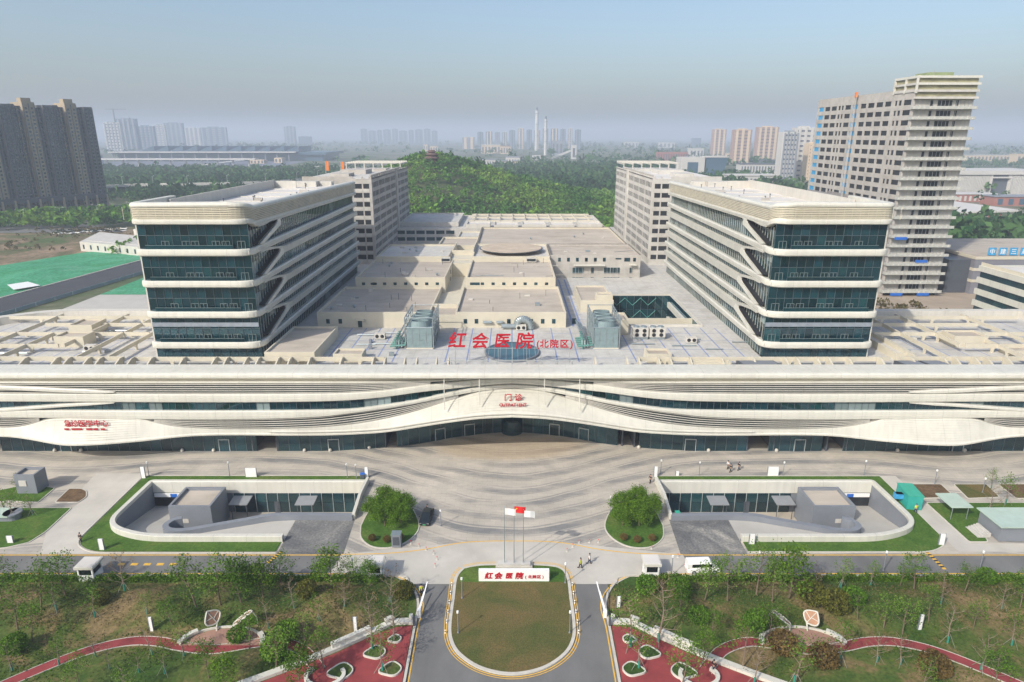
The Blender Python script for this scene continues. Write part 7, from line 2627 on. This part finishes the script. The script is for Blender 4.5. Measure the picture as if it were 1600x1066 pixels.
rr = random.Random(21)
for k in range(46):
    x0, x1, y0, y1, z = rr.choice([(-43, -22, 217, 239, 22.84), (-11, 11, 216, 239, 22.84), (14, 41, 219, 239, 22.84), (-11, 40, 243, 285, 22.84), (-46, -22, 160, 184, 19.25), (-12, 12, 160, 184, 19.25), (-43, -20, 188, 212, 21.85), (-12, 11, 188, 212, 21.85), (-48, 38, 292, 338, 22.05)])
    x, y = rr.uniform(x0, x1), rr.uniform(y0, y1)
    if math.hypot(x + 0.3, y - 228) < 11.5: continue
    kind = rr.random()
    m = MB()
    if kind < 0.4:
        m.box(x, x + rr.uniform(0.5, 1.6), y, y + rr.uniform(0.5, 1.2), z, z + rr.uniform(0.25, 0.7))
        m.build('roof_fitting', rr.choice([WHITE2, CONC, STEEL]), PENT)
    elif kind < 0.7:
        m.tube((x, y, z + 0.15), (x + rr.uniform(3, 9), y + rr.choice([0, 0, 3.0]), z + 0.15), 0.09, n=6)
        m.build('roof_pipe', rr.choice([STEEL, CONC]), PENT)
    else:
        m.lathe(x, y, [(0.3, z), (0.3, z + 0.5), (0.5, z + 0.55), (0.1, z + 0.75)], 10)
        m.build('roof_cowl', STEEL, PENT)
for k in range(34):
    s = rr.choice((-1, 1))
    x, y = s * rr.uniform(26, 50) if rr.random() < 0.5 else s * rr.uniform(81, 124), rr.uniform(131, 155)
    if 27 < x < 48 and y > 150: continue
    m = MB()
    if rr.random() < 0.5:
        m.box(x, x + rr.uniform(0.5, 1.5), y, y + rr.uniform(0.4, 1.0), 16.01, 16.3 + rr.uniform(0.1, 0.8))
        m.build('roof_fitting', rr.choice([WHITE2, GREYP, STEEL]), POD)
    else:
        m.tube((x, y, 16.25), (x + rr.uniform(2, 7), y, 16.25), 0.12, n=6)
        m.build('roof_pipe', STEEL, POD)

# ================================================================== LETTERING
def letters(T, row, y, z, depth, material, brush=0, bold=0.03):
    for chh, x, size, dz in row:
        o = link('letter', text_mesh(chh, size, depth, material, brush if (chh, brush) in GLYPH and size > 0.8 else 0, bold), T, loc=(x, y, z + dz))
        o.rotation_euler = (math.pi / 2, 0, 0)
T = thing('roof_letters', 'big red free-standing letters on props along the roof front', 'sign', (0, 128.2, 20.0))
letters(T, [('红', -11.0, 3.0, 0.1), ('会', -6.3, 2.9, 0.05), ('医', -1.9, 2.7, 0.2), ('院', 2.6, 3.0, 0.0)], 0, 0, 0.06, REDSIGN, 1, 0.014)
letters(T, [('(', 5.25, 1.6, 0), ('北', 6.5, 1.55, 0), ('院', 8.55, 1.55, 0), ('区', 10.6, 1.55, 0), (')', 12.0, 1.6, 0)], 0, 0.1, 0.1, REDSIGN, 0, 0.014)
for k in range(9):
    x = -11.5 + k * 2.9
    m = MB()
    m.tube((x, 128.4, 16), (x, 128.4, 20.2), 0.05, n=5)
    m.build('prop', FRAME, T)
MB().box(-12.5, 12.3, 128.36, 128.44, 19.8, 19.9).build('rail', FRAME, T)
def face_y(x, z):
    """canopy face depth at a height"""
    ax = abs(x)
    zt, zb = z_b4t(ax), z_b4b(ax) + 0.55
    t = min(max((zt - z) / max(zt - zb, 0.1), 0), 1)
    return lerp(y_band(ax) + 0.25, y_lip(ax) + 0.25, t ** 0.8)
z0 = W(800, 631, 117.8)[1]
T = thing('outpatient_sign', 'two large red characters on the wave canopy over the entrance', 'sign', (0, face_y(0, z0) - 0.3, z0))
letters(T, [('门', -0.75, 1.3, 0), ('诊', 1.25, 1.3, 0)], 0.12, 0, 0.03, REDSIGN, 0, 0.016)
z1 = W(800, 638, 117.6)[1]
T = thing('outpatient_sign', 'small red roman-letter line under the canopy characters', 'sign', (0.2, face_y(0, z1) - 0.3, z1))
row, x = [], -2.3
for chh in 'OUTPATIENT':
    row.append((chh, x, 0.62, 0))
    x += 0.4 if chh == 'I' else 0.53
letters(T, row, 0.12, 0, 0.03, REDSIGN, 0, 0.03)
xc, zc = W(128, 671.5, 116.2)
T = thing('emergency_sign', 'red six-character lettering with underline on the left leaf canopy', 'sign', (xc, face_y(xc, zc) - 0.35, zc))
for i, chh in enumerate('急诊医学中心'):
    dx = (i - 2.5) * 1.42
    letters(T, [(chh, dx, 1.25, 0)], face_y(xc + dx, zc) - (face_y(xc, zc) - 0.35) - 0.06, 0, 0.015, REDSIGN, 0, 0.011)
for i, wd in enumerate((1.0, 1.6, 0.7, 1.4, 1.0, 0.9)):
    MB().box(xc - 4.1 + i * 1.4, xc - 4.1 + i * 1.4 + wd * 0.85, face_y(xc, zc) - 0.45, face_y(xc, zc) - 0.35, zc - 0.55, zc - 0.25).build('underline_block', REDSIGN, T)
# name wall on the lawn
T = thing('name_wall', 'long white name wall with red lettering on the centre lawn', 'sign', (-0.3, 81.0, 0.13))
MB().box(-4.75, 5.3, 80.75, 81.35, 0.12, 1.9).build('slab', WPAINT, T)
letters(T, [('红', -3.0, 0.95, 0), ('会', -1.6, 0.95, 0), ('医', -0.1, 0.85, 0.05), ('院', 1.35, 0.95, 0)], -0.28, 0.5, 0.02, REDSIGN, 1)
letters(T, [('(', 2.25, 0.5, 0), ('北', 2.85, 0.5, 0), ('院', 3.5, 0.5, 0), ('区', 4.15, 0.5, 0), (')', 4.7, 0.5, 0)], -0.28, 0.55, 0.02, REDSIGN, 0, 0.015)
# flag plinth and flags
T = thing('flag_plinth', 'pale stepped stone plinth under the three flagpoles', 'plinth', (0.3, 84.2, 0))
MB().box(-2.4, 3.0, 83.6, 85.0, 0.1, 0.45).build('lower_step', KERB, T)
MB().box(-2.1, 2.7, 83.8, 84.8, 0.45, 0.75).build('upper_step', CONCL, T)
for i, (x, h, fm) in enumerate(((-1.1, 10.0, WPAINT), (0.3, 10.3, mat('flag_red', (0.70, 0.02, 0.02), 0.7, 0.05, 1.0)), (1.65, 9.6, WPAINT))):
    T = thing('flagpole', ['flagpole with white flag, leftmost of the three', 'flagpole with red star flag, middle of the three', 'flagpole with white flag, rightmost of the three'][i], 'flagpole', (x, 84.3, 0.75), 'flagpoles')
    MB().tube((x, 84.3, 0.75), (x, 84.3, h), 0.06, 0.04, 8).build('pole', STEEL, T)
    MB().lathe(x, 84.3, [(0.03, h), (0.09, h + 0.06), (0.03, h + 0.13)], 8).build('finial', STEEL, T)
    rows = []
    for v in np.linspace(0, 1, 5):
        rows.append([(x + 0.06 + u * 1.6, 84.3 + 0.16 * math.sin(u * 6 + i) * u, h - 0.15 - v * 1.05 - 0.25 * u * u - 0.1 * math.sin(u * 5 + i) * u) for u in np.linspace(0, 1, 9)])
    fl = MB().grid(rows).build('flag', fm, T, smooth=True)
    if i == 1:
        m = MB()
        sx, sz = x + 0.36, h - 0.45
        pts = []
        for k in range(10):
            r = 0.17 if k % 2 == 0 else 0.07
            pts.append((sx + r * math.sin(k * math.pi / 5), sz + r * math.cos(k * math.pi / 5)))
        m.prism(pts, 84.12, 84.14, axis='y')
        m.build('star', mat('flag_yellow', (0.85, 0.6, 0.03), 0.6, 0.02, 1.0), fl)

# ================================================================== STREET FURNITURE
def lamp_post(x, y, h, label, group, z=0.1):
    T = thing('lamp_post', label, 'lamp', (x, y, z), group, world=False)
    for nm, m, me in LAMPP:
        o = bpy.data.objects.new(nm, me)
        COL.objects.link(o)
        o.parent = T
    T.scale = (1, 1, h / 3.4)
    return T
m1 = MB().tube((0, 0, 0), (0, 0, 3.0), 0.07, 0.055, 8)
m1.lathe(0, 0, [(0.14, 0), (0.14, 0.15), (0.08, 0.2)], 8)
m2 = MB().lathe(0, 0, [(0.10, 3.0), (0.15, 3.05), (0.15, 3.35), (0.05, 3.4)], 8)
LAMPP = [('pole', None, m1.mesh('pole', GREYP)), ('lamp_head', None, m2.mesh('lamp_head', WPAINT))]
for i, (px, py) in enumerate(((233, 744), (359, 744), (543, 747), (557, 748), (1032, 741), (1092, 744), (1223, 744), (1350, 742), (1460, 757), (1535, 770), (689, 822), (1033, 812), (953, 800))):
    x, y = G(px, py)
    lamp_post(x, y, 3.0, 'slim grey lamp post on the plaza, %s from the left' % ordinal(1 + sum(1 for q in ((233), (359), (543), (557), (1032), (1092), (1223), (1350), (1460), (1535), (689), (1033), (953)) if q < px)), 'plaza lamps', 0.02)
for i, (px, py) in enumerate(((722, 936), (716, 990), (883, 912), (890, 990), (553, 905), (1049, 900), (1184, 893), (1380, 893), (1530, 893), (1370, 812 + 30))):
    x, y = G(px, py)
    if i == 9: continue
    lamp_post(x, y, 3.4, ['lamp post on the lawn edge, left rear', 'lamp post on the lawn edge, left front', 'lamp post on the lawn edge, right rear', 'lamp post on the lawn edge, right front', 'lamp post by the left guard booth', 'lamp post by the right guard booth', 'road lamp post behind the dense tree',
                          'road lamp post above the dry slope', 'road lamp post near the right frame edge'][i], 'road lamps', 0.1)
def notice(px, py, w, h, label, blue=True, lean=0.0):
    x, y = G(px, py)
    T = thing('sign_board', label, 'sign', (x, y, 0.1), 'white sign boards')
    MB().box(x - w / 2, x + w / 2, y - 0.09, y + 0.09, 0.1, h).build('panel', WPAINT, T)
    MB().box(x - w / 2 - 0.06, x - w / 2, y - 0.12, y + 0.12, 0.1, h + 0.06).build('edge_post', GREYP, T)
    MB().box(x + w / 2, x + w / 2 + 0.06, y - 0.12, y + 0.12, 0.1, h + 0.06).build('edge_post', GREYP, T)
notice(393, 746, 2.0, 1.9, 'wide white board behind the left court')
notice(1207, 744, 2.0, 1.9, 'wide white board behind the right court')
notice(225, 748, 0.7, 2.4, 'narrow white sign pillar at the left court corner')
notice(573, 747, 0.6, 2.2, 'narrow white sign pillar left of the tree island')
notice(1024, 746, 0.6, 2.2, 'narrow white sign pillar right of the tree island')
notice(160, 860, 0.7, 2.0, 'white sign pillar on the left verge front')
notice(1470, 852, 0.8, 2.0, 'white sign pillar on the right verge front')
notice(1174, 851, 0.8, 1.8, 'white sign pillar at the right ramp mouth')
notice(17, 849, 0.9, 1.3, 'white cabinet on the left side lawn')
notice(966, 950, 0.4, 1.8, 'thin white sign in the right park corner')
notice(556, 988, 0.4, 2.3, 'thin blue-grey sign in the left park')
notice(238, 987, 0.4, 2.2, 'thin dark sign by the left red path')
notice(1436, 985, 0.4, 2.4, 'thin white sign by the right red path')
notice(1058, 744, 0.6, 1.0, 'low grey cabinet behind the right court')
# guard booths
def booth(x, y, w, d, h, label, z=0.02):
    T = thing('guard_booth', label, 'booth', (x, y, z), 'guard booths')
    m = MB()
    m.box(x - w / 2, x + w / 2, y - d / 2, y + d / 2, z, z + h * 0.4)
    for a in (-1, 1):
        for b in (-1, 1):
            m.box(x + a * (w / 2 - 0.1) - 0.1, x + a * (w / 2 - 0.1) + 0.1, y + b * (d / 2 - 0.1) - 0.1, y + b * (d / 2 - 0.1) + 0.1, z + h * 0.4, z + h * 0.85)
    m.build('frame', WPAINT, T)
    MB().box(x - w / 2 + 0.12, x + w / 2 - 0.12, y - d / 2 + 0.12, y + d / 2 - 0.12, z + h * 0.4, z + h * 0.85).build('glazing', CARG, T)
    MB().box(x - w / 2 - 0.25, x + w / 2 + 0.25, y - d / 2 - 0.25, y + d / 2 + 0.25, z + h * 0.85, z + h).build('roof', WHITE, T)
    MB().box(x - w / 2 - 0.1, x + w / 2 + 0.1, y - d / 2 - 0.1, y + d / 2 + 0.1, z + h, z + h + 0.06).build('roof_tray', SCREEDW, T)
booth(-60.8, 81.9, 2.2, 2.2, 2.5, 'white guard booth beside the left road end')
booth(-19.6, 82.2, 1.9, 1.9, 2.6, 'white guard booth left of the forecourt')
booth(20.1, 82.4, 2.0, 2.0, 2.6, 'white guard booth right of the forecourt')
# barrier gates
for s in (-1, 1):
    T = thing('barrier_gate', 'white raised barrier gate on the %s side of the drive' % SIDE[s], 'barrier', (s * 12.3, 74.5, 0.05), 'barrier gates')
    MB().box(s * 12.3 - 0.22, s * 12.3 + 0.22, 73.3, 73.8, 0.05, 1.15).build('cabinet', WPAINT, T)
    m = MB()
    m.bar((s * 12.2, 73.6, 1.0), (s * 11.6, 77.4, 2.6), 0.14, 0.10)
    m.bar((s * 12.5, 73.6, 0.6), (s * 12.1, 77.4, 1.0), 0.14, 0.10)
    m.build('arm', WPAINT, T)
    MB().box(s * 12.7 - 0.15, s * 12.7 + 0.15, 71.6, 71.9, 0.05, 1.5).build('reader_post', DARKP, T)
# chained posts
posts = [(642, 850), (655, 855), (666, 860), (678, 866), (683, 875), (680, 886), (886, 862), (895, 855), (905, 849), (921, 848), (935, 848), (1018, 858), (1059, 871)]
for i, (px, py) in enumerate(posts):
    x, y = G(px, py)
    T = thing('chain_post', 'red and white chain post on the forecourt, %s from the left' % ordinal(1 + sum(1 for q in posts if q[0] < px)), 'bollard', (x, y, 0.03), 'chain posts')
    MB().lathe(x, y, [(0.20, 0.03), (0.18, 0.08), (0.04, 0.12), (0.04, 0.55)], 10).build('base_post', KERB, T)
    MB().lathe(x, y, [(0.05, 0.45), (0.06, 0.5), (0.06, 0.62), (0.03, 0.68)], 10).build('cap', RPAINT, T)
# bollards along the lawn kerb
for s in (-1, 1):
    for k in range(6):
        x, y = s * 8.55, 70.5 + k * 1.9
        T = thing('kerb_bollard', 'small dark kerb bollard %s of the lawn, %s from the front' % (SIDE[s], ORD[k + 1]), 'bollard', (x, y, 0.02), 'lawn kerb bollards')
        MB().lathe(x, y, [(0.09, 0.02), (0.09, 0.5), (0.04, 0.58)], 8).build('post', WPAINT, T)
        MB().lathe(x, y, [(0.095, 0.3), (0.095, 0.42)], 8).build('band', BLACKP, T)
# yellow road dashes
for k in range(5):
    x, y = G(190 + k * 20.3, 882)
    MB().box(x - 0.55, x + 0.45, y - 0.28, y + 0.28, 0.028, 0.034).build('road_marking', YPAINT, kind='structure')
# speed humps
for s, px0, py0, px1, py1 in ((-1, 441, 862, 418, 880), (1, 1447, 862, 1476, 890)):
    a, b = G(px0, py0), G(px1, py1)
    T = thing('speed_hump', 'yellow and black speed hump across the %s road' % SIDE[s], 'speed hump', ((a[0] + b[0]) / 2, (a[1] + b[1]) / 2, 0.02), 'speed humps')
    for k in range(12):
        t0, t1 = k / 12, (k + 0.96) / 12
        m = MB()
        m.bar((lerp(a[0], b[0], t0), lerp(a[1], b[1], t0), 0.05), (lerp(a[0], b[0], t1), lerp(a[1], b[1], t1), 0.05), 0.5, 0.08)
        m.build('segment', YPAINT if k % 2 else BLACKP, T)
# vent boxes, kiosks, glass pavilions, container
T = thing('vent_box', 'grey ventilation box at the front of the left island', 'vent box', (-17.9, 89.6, 0.1))
MB().box(-18.6, -17.2, 89.0, 90.2, 0.1, 2.2).build('body', GREYP, T)
MB().box(-18.65, -17.15, 88.95, 90.25, 2.2, 2.32).build('lid', STEEL, T)
MB().box(-18.4, -17.4, 88.94, 89.0, 0.5, 1.9).build('grille', DARKP, T)
T = thing('stair_kiosk', 'square grey stair kiosk on the left side lawn', 'kiosk', (-86, 106, 0.1))
m = MB()
m.box(-88, -84.4, 105.2, 108.2, 0.1, 3.3)
for q in ((-88, -84.4, 105.2, 105.5), (-88, -84.4, 107.9, 108.2), (-88, -87.7, 105.5, 107.9), (-84.7, -84.4, 105.5, 107.9)):
    m.box(*q, 3.3, 3.8)
m.build('walls', GREYP, T)
MB().box(-87.3, -86.0, 105.1, 105.2, 1.6, 2.7).build('window', CONCL, T)
MB().box(-87.7, -84.7, 105.5, 107.9, 3.3, 3.33).build('roof', SCREED, T)
T = thing('oval_roof_light', 'long rounded glass roof light on the left side lawn', 'skylight', (-84, 97.5, 0.1))
MB().box(-100, -83.2, 96.2, 98.4, 0.12, 1.0).build('base', GREYP, T)
MB().box(-100, -82.9, 95.9, 98.7, 1.0, 1.25).build('glass_roof', mat('frosted_green_glass', (0.42, 0.52, 0.44), 0.2, 0.08, 0.5), T)
MB().lathe(-83.0, 97.3, [(1.1, 0.12), (1.1, 1.0), (1.4, 1.0), (1.4, 1.25)], 16).build('rounded_end', GREYP, T)
T = thing('glass_pavilion', 'grey pavilion with green glass roof at the right frame edge', 'pavilion', (74.5, 92, 0.1))
xa, ya = G(1560, 847)
MB().box(xa, xa + 9, ya, ya + 5.0, 0.1, 2.7).build('walls', GREYP, T)
MB().box(xa - 0.4, xa + 9.4, ya - 0.4, ya + 5.4, 2.7, 2.9).build('glass_roof', MATS['frosted_green_glass'], T)
MB().box(xa + 4.0, xa + 7.5, ya - 0.06, ya, 0.4, 2.7).build('window', GLASSB, T)
MB().box(xa - 4.0, xa - 0.45, ya + 6.0, ya + 10.5, 2.4, 2.6).build('awning', MATS['frosted_green_glass'], T)
for e in (0.4, 3.0):
    MB().tube((xa - 4 + e, ya + 6.3, 0.1), (xa - 4 + e, ya + 6.3, 2.4), 0.06, n=6).build('post', STEEL, T)
for k in range(5):
    MB().box(xa - 2.6 + k * 0.4, xa - 2.2 + k * 0.4, ya + 1, ya + 4, 0.12, 0.2 + 0.17 * k).build('step', CONCL, T)
T = thing('teal_container', 'teal green portable cabin beside the right court', 'container', (60, 100, 0.05))
a, b = G(1422, 799), G(1404, 778)
m = MB()
ang = math.atan2(b[1] - a[1], b[0] - a[0])
cx, cy = (a[0] + b[0]) / 2 + 0.8, (a[1] + b[1]) / 2 + 0.3
L_ = math.hypot(b[0] - a[0], b[1] - a[1])
m.obox(cx, cy, 0.1, 2.6, L_, 2.4, ang)
m.build('shell', mat('teal_cabin', (0.03, 0.33, 0.28), 0.5, 0.08, 1.0), T)
MB().obox(cx, cy, 2.6, 2.72, L_ + 0.15, 2.55, ang).build('roof_edge', GREENP, T)
for e in (-0.25, 0.1):
    MB().obox(cx - 1.22 * math.sin(-ang) * -1 + e * L_ * math.cos(ang) - 1.22 * math.sin(ang) * 0, cy, 1.1, 2.0, 0.9, 2.46, ang).build('window', LBLUE, T)
T = thing('green_cabinet', 'bright green bin at the right ramp wall', 'bin', G(1058, 808) + (0.05,))
x, y = G(1058, 808)
MB().box(x - 0.35, x + 0.35, y - 0.3, y + 0.3, 0.05, 0.95).build('body', mat('bin_green', (0.02, 0.42, 0.12), 0.5, 0.05, 1.0), T)
MB().box(x - 0.4, x + 0.4, y - 0.35, y + 0.35, 0.95, 1.05).build('lid', GREENP, T)
T = thing('litter_bin', 'dark blue litter bin at the left court corner', 'bin', G(567, 748) + (0.05,))
x, y = G(567, 748)
MB().box(x - 0.4, x + 0.4, y - 0.35, y + 0.35, 0.05, 1.0).build('body', DARKP, T)
MB().box(x - 0.42, x + 0.42, y - 0.37, y + 0.37, 1.0, 1.1).build('lid', BLUEP, T)
# bumper bollard lights in front of the glazing
for i, px in enumerate((86, 127, 285, 334, 476, 516, 577, 998, 1107, 1213, 1402, 1507)):
    x, y = G(px, 706 if abs(px - 800) > 250 else 701)
    T = thing('stone_ball', 'small pale stone ball before the podium glazing, %s from the left' % ORD[i + 1], 'bollard', (x, y, 0.02), 'stone balls')
    MB().lathe(x, y, [(0.2, 0.02), (0.34, 0.2), (0.36, 0.38), (0.24, 0.62), (0.08, 0.7)], 10).build('ball', KERB, T, smooth=True)
    MB().lathe(x, y, [(0.3, 0.02), (0.3, 0.08)], 10).build('foot', CONC, T)

# ================================================================== VEHICLES
def car(x, y, rz, paint, label, van=False):
    T = thing('van' if van else 'car', label, 'van' if van else 'car', (x, y, 0.03), world=False, rz=rz)
    L_, Wd = (4.9, 1.9) if van else (4.6, 1.84)
    def loft(sects, mt, nm, par):
        m = MB()
        rows = []
        for xx, hw, z0, z1, r in sects:
            rows.append([(xx, -hw, z0), (xx, -hw, z1 - r), (xx, -hw + r, z1), (xx, hw - r, z1), (xx, hw, z1 - r), (xx, hw, z0), (xx, -hw, z0)])
        m.grid(rows)
        m.f.append(tuple(range(0, 6)))
        m.f.append(tuple(len(m.v) - 7 + i for i in range(6)))
        o = m.build(nm, mt, None, smooth=False)
        o.parent = par
        return o
    h = Wd / 2
    body = loft([(-L_ / 2, h * .86, .34, .80, .12), (-L_ / 2 + .25, h * .97, .22, .95, .15), (-1.1, h, .2, 1.0, .12), (0.6, h, .2, .97, .12), (L_ / 2 - .9, h * .98, .2, .90, .14), (L_ / 2 - .15, h * .88, .24, .74, .14), (L_ / 2, h * .74, .32, .62, .1)], paint, 'body', T)
    if van:
        loft([(-L_ / 2 + .1, h * .86, .9, 1.85, .15), (1.0, h * .88, .9, 1.88, .15), (1.75, h * .8, .9, 1.0, .05)], paint, 'cabin', T)
        for sy in (-1, 1):
            o = MB().box(-1.8, 1.1, sy * h * .89 - 0.01, sy * h * .89 + 0.01, 1.15, 1.65).build('side_window', CARG)
            o.parent = T
    else:
        loft([(-L_ / 2 + .35, h * .80, .90, .98, .05), (-1.15, h * .76, .92, 1.42, .12), (0.2, h * .76, .92, 1.46, .12), (1.25, h * .82, .9, .98, .05)], CARG, 'glasshouse', T)
        o = MB().box(-1.1, 0.15, -h * .66, h * .66, 1.455, 1.485).build('roof', paint)
        o.parent = T
    for xx in (-L_ * .3, L_ * .31):
        for sy in (-1, 1):
            m = MB()
            m.tube((xx, sy * (h - .2), .33), (xx, sy * (h + .01), .33), .33, n=16)
            w = m.build('wheel', BLACKP)
            w.parent = T
            m = MB()
            m.tube((xx, sy * (h + .0), .33), (xx, sy * (h + .025), .33), .19, n=10)
            q = m.build('rim', STEEL)
            q.parent = w
    for sy in (-1, 1):
        o = MB().box(L_ / 2 - .16, L_ / 2 - .02, sy * h * .55 - .2, sy * h * .55 + .2, .52, .64).build('headlight', WPAINT)
        o.parent = T
        o = MB().box(-L_ / 2 - .01, -L_ / 2 + .06, sy * h * .6 - .2, sy * h * .6 + .2, .62, .74).build('tail_light', RPAINT)
        o.parent = T
        o = MB().box(.75, .95, sy * (h + .1) - .1, sy * (h + .1) + .1, .95, 1.08).build('mirror', paint)
        o.parent = T
    o = MB().box(L_ / 2 - .02, L_ / 2 + .02, -.24, .24, .36, .48).build('number_plate', mat('plate_green', (0.1, 0.5, 0.2), 0.5, 0.02, 1))
    o.parent = T
    return T
x, y = G(667, 812)
car(x, y, R(-94), CARP, 'black saloon car parked beside the left tree island')
car(*G(1097, 892), R(2), WPAINT, 'white van on the service road right of the forecourt', True)
x, y = G(1522, 455)
car(x, y, R(20), WPAINT, 'white van parked before the grey shed', True)

# ================================================================== PEOPLE
def person(x, y, rz, top, legs, label, hair=BLACKP, stride=0.24, z=0.03):
    """one continuous body, with clothes, hair and shoes as its children"""
    T = thing('person', label, 'person', (x, y, z), 'people on foot', world=False, rz=rz)
    for nm, me, mt in zip(('body', 'jacket', 'trousers'), BODY[stride], (SKIN, top, legs)):
        me = me.copy()
        me.materials.clear()
        me.materials.append(mt)
        q = bpy.data.objects.new(nm, me)
        COL.objects.link(q)
        q.parent = T
    m = MB()
    m.lathe(0.0, 0, [(.10, 1.62), (.115, 1.70), (.09, 1.79), (.03, 1.82)], 10)
    o = m.build('hair', hair)
    o.parent = T
    for sy in (-1, 1):
        o = MB().box(sy * stride - .07, sy * stride + .22, sy * .10 - .055, sy * .10 + .055, 0.0, .10).build('shoe', BLACKP)
        o.parent = T
    return T
C_W = mat('cloth_white', (0.7, 0.7, 0.7), 0.9, 0.05, 1)
C_B = mat('cloth_black', (0.018, 0.018, 0.02), 0.9, 0.1, 1)
C_N = mat('cloth_navy', (0.03, 0.04, 0.07), 0.9, 0.1, 1)
C_Y = mat('cloth_hi_vis', (0.55, 0.62, 0.03), 0.7, 0.05, 1)
C_R = mat('cloth_red', (0.5, 0.04, 0.04), 0.9, 0.1, 1)
C_BL = mat('cloth_denim', (0.06, 0.11, 0.22), 0.9, 0.1, 1)
for px, py, rz, tp, lg, lb in ((1137, 733, 0.4, C_W, C_B, 'person in white top and dark trousers walking before the podium'), (1141, 738, 0.3, C_B, C_B, 'person all in black nearest the court, walking behind two others'),
                               (1154, 735, 0.2, C_B, C_N, 'person in black walking ahead of two others'), (1016, 755, -2.5, C_B, C_B, 'person in dark clothes by the narrow sign pillar'),
                               (907, 888, 2.6, C_Y, C_B, 'guard in yellow vest on the forecourt'), (921, 881, 2.8, C_W, C_N, 'person in pale jacket walking beside the guard'),
                               (1013, 903, 1.4, C_R, C_BL, 'person with red top beside the right guard booth'), (659, 930, -1.4, C_Y, C_B, 'person in dark clothes and vest at the left barrier'),
                               (1430, 802, 1.6, C_Y, C_N, 'worker in vest by the teal cabin'), (668, 803, 0.5, C_B, C_B, 'person standing at the edge of the left island'),
                               (127, 848, 1.2, C_B, C_B, 'person in black at the left verge tip'), (1114, 1050, 0.3, C_B, C_N, 'person in dark clothes on the right red yard')):
    x, y = G(px, py)
    person(x, y, rz, tp, lg, lb, stride=0.05 if py in (755, 803, 848, 903, 930) else 0.24)

# ================================================================== HAZE
MB().box(-16400, 16400, -400, 16400, -9, 196).build('haze', None or bpy.data.materials.new('haze_air'), None, kind='stuff', label='even pale haze filling the air', category='haze')
hm = bpy.data.materials['haze_air']
hm.use_nodes = True
hm.node_tree.nodes.clear()
ho = hm.node_tree.nodes.new('ShaderNodeOutputMaterial')
hv = hm.node_tree.nodes.new('ShaderNodeVolumePrincipled')
hv.inputs['Color'].default_value = (0.68, 0.75, 0.88, 1)
hv.inputs['Density'].default_value = 0.00030
hv.inputs['Anisotropy'].default_value = 0.0
hm.node_tree.links.new(hv.outputs[0], ho.inputs['Volume'])
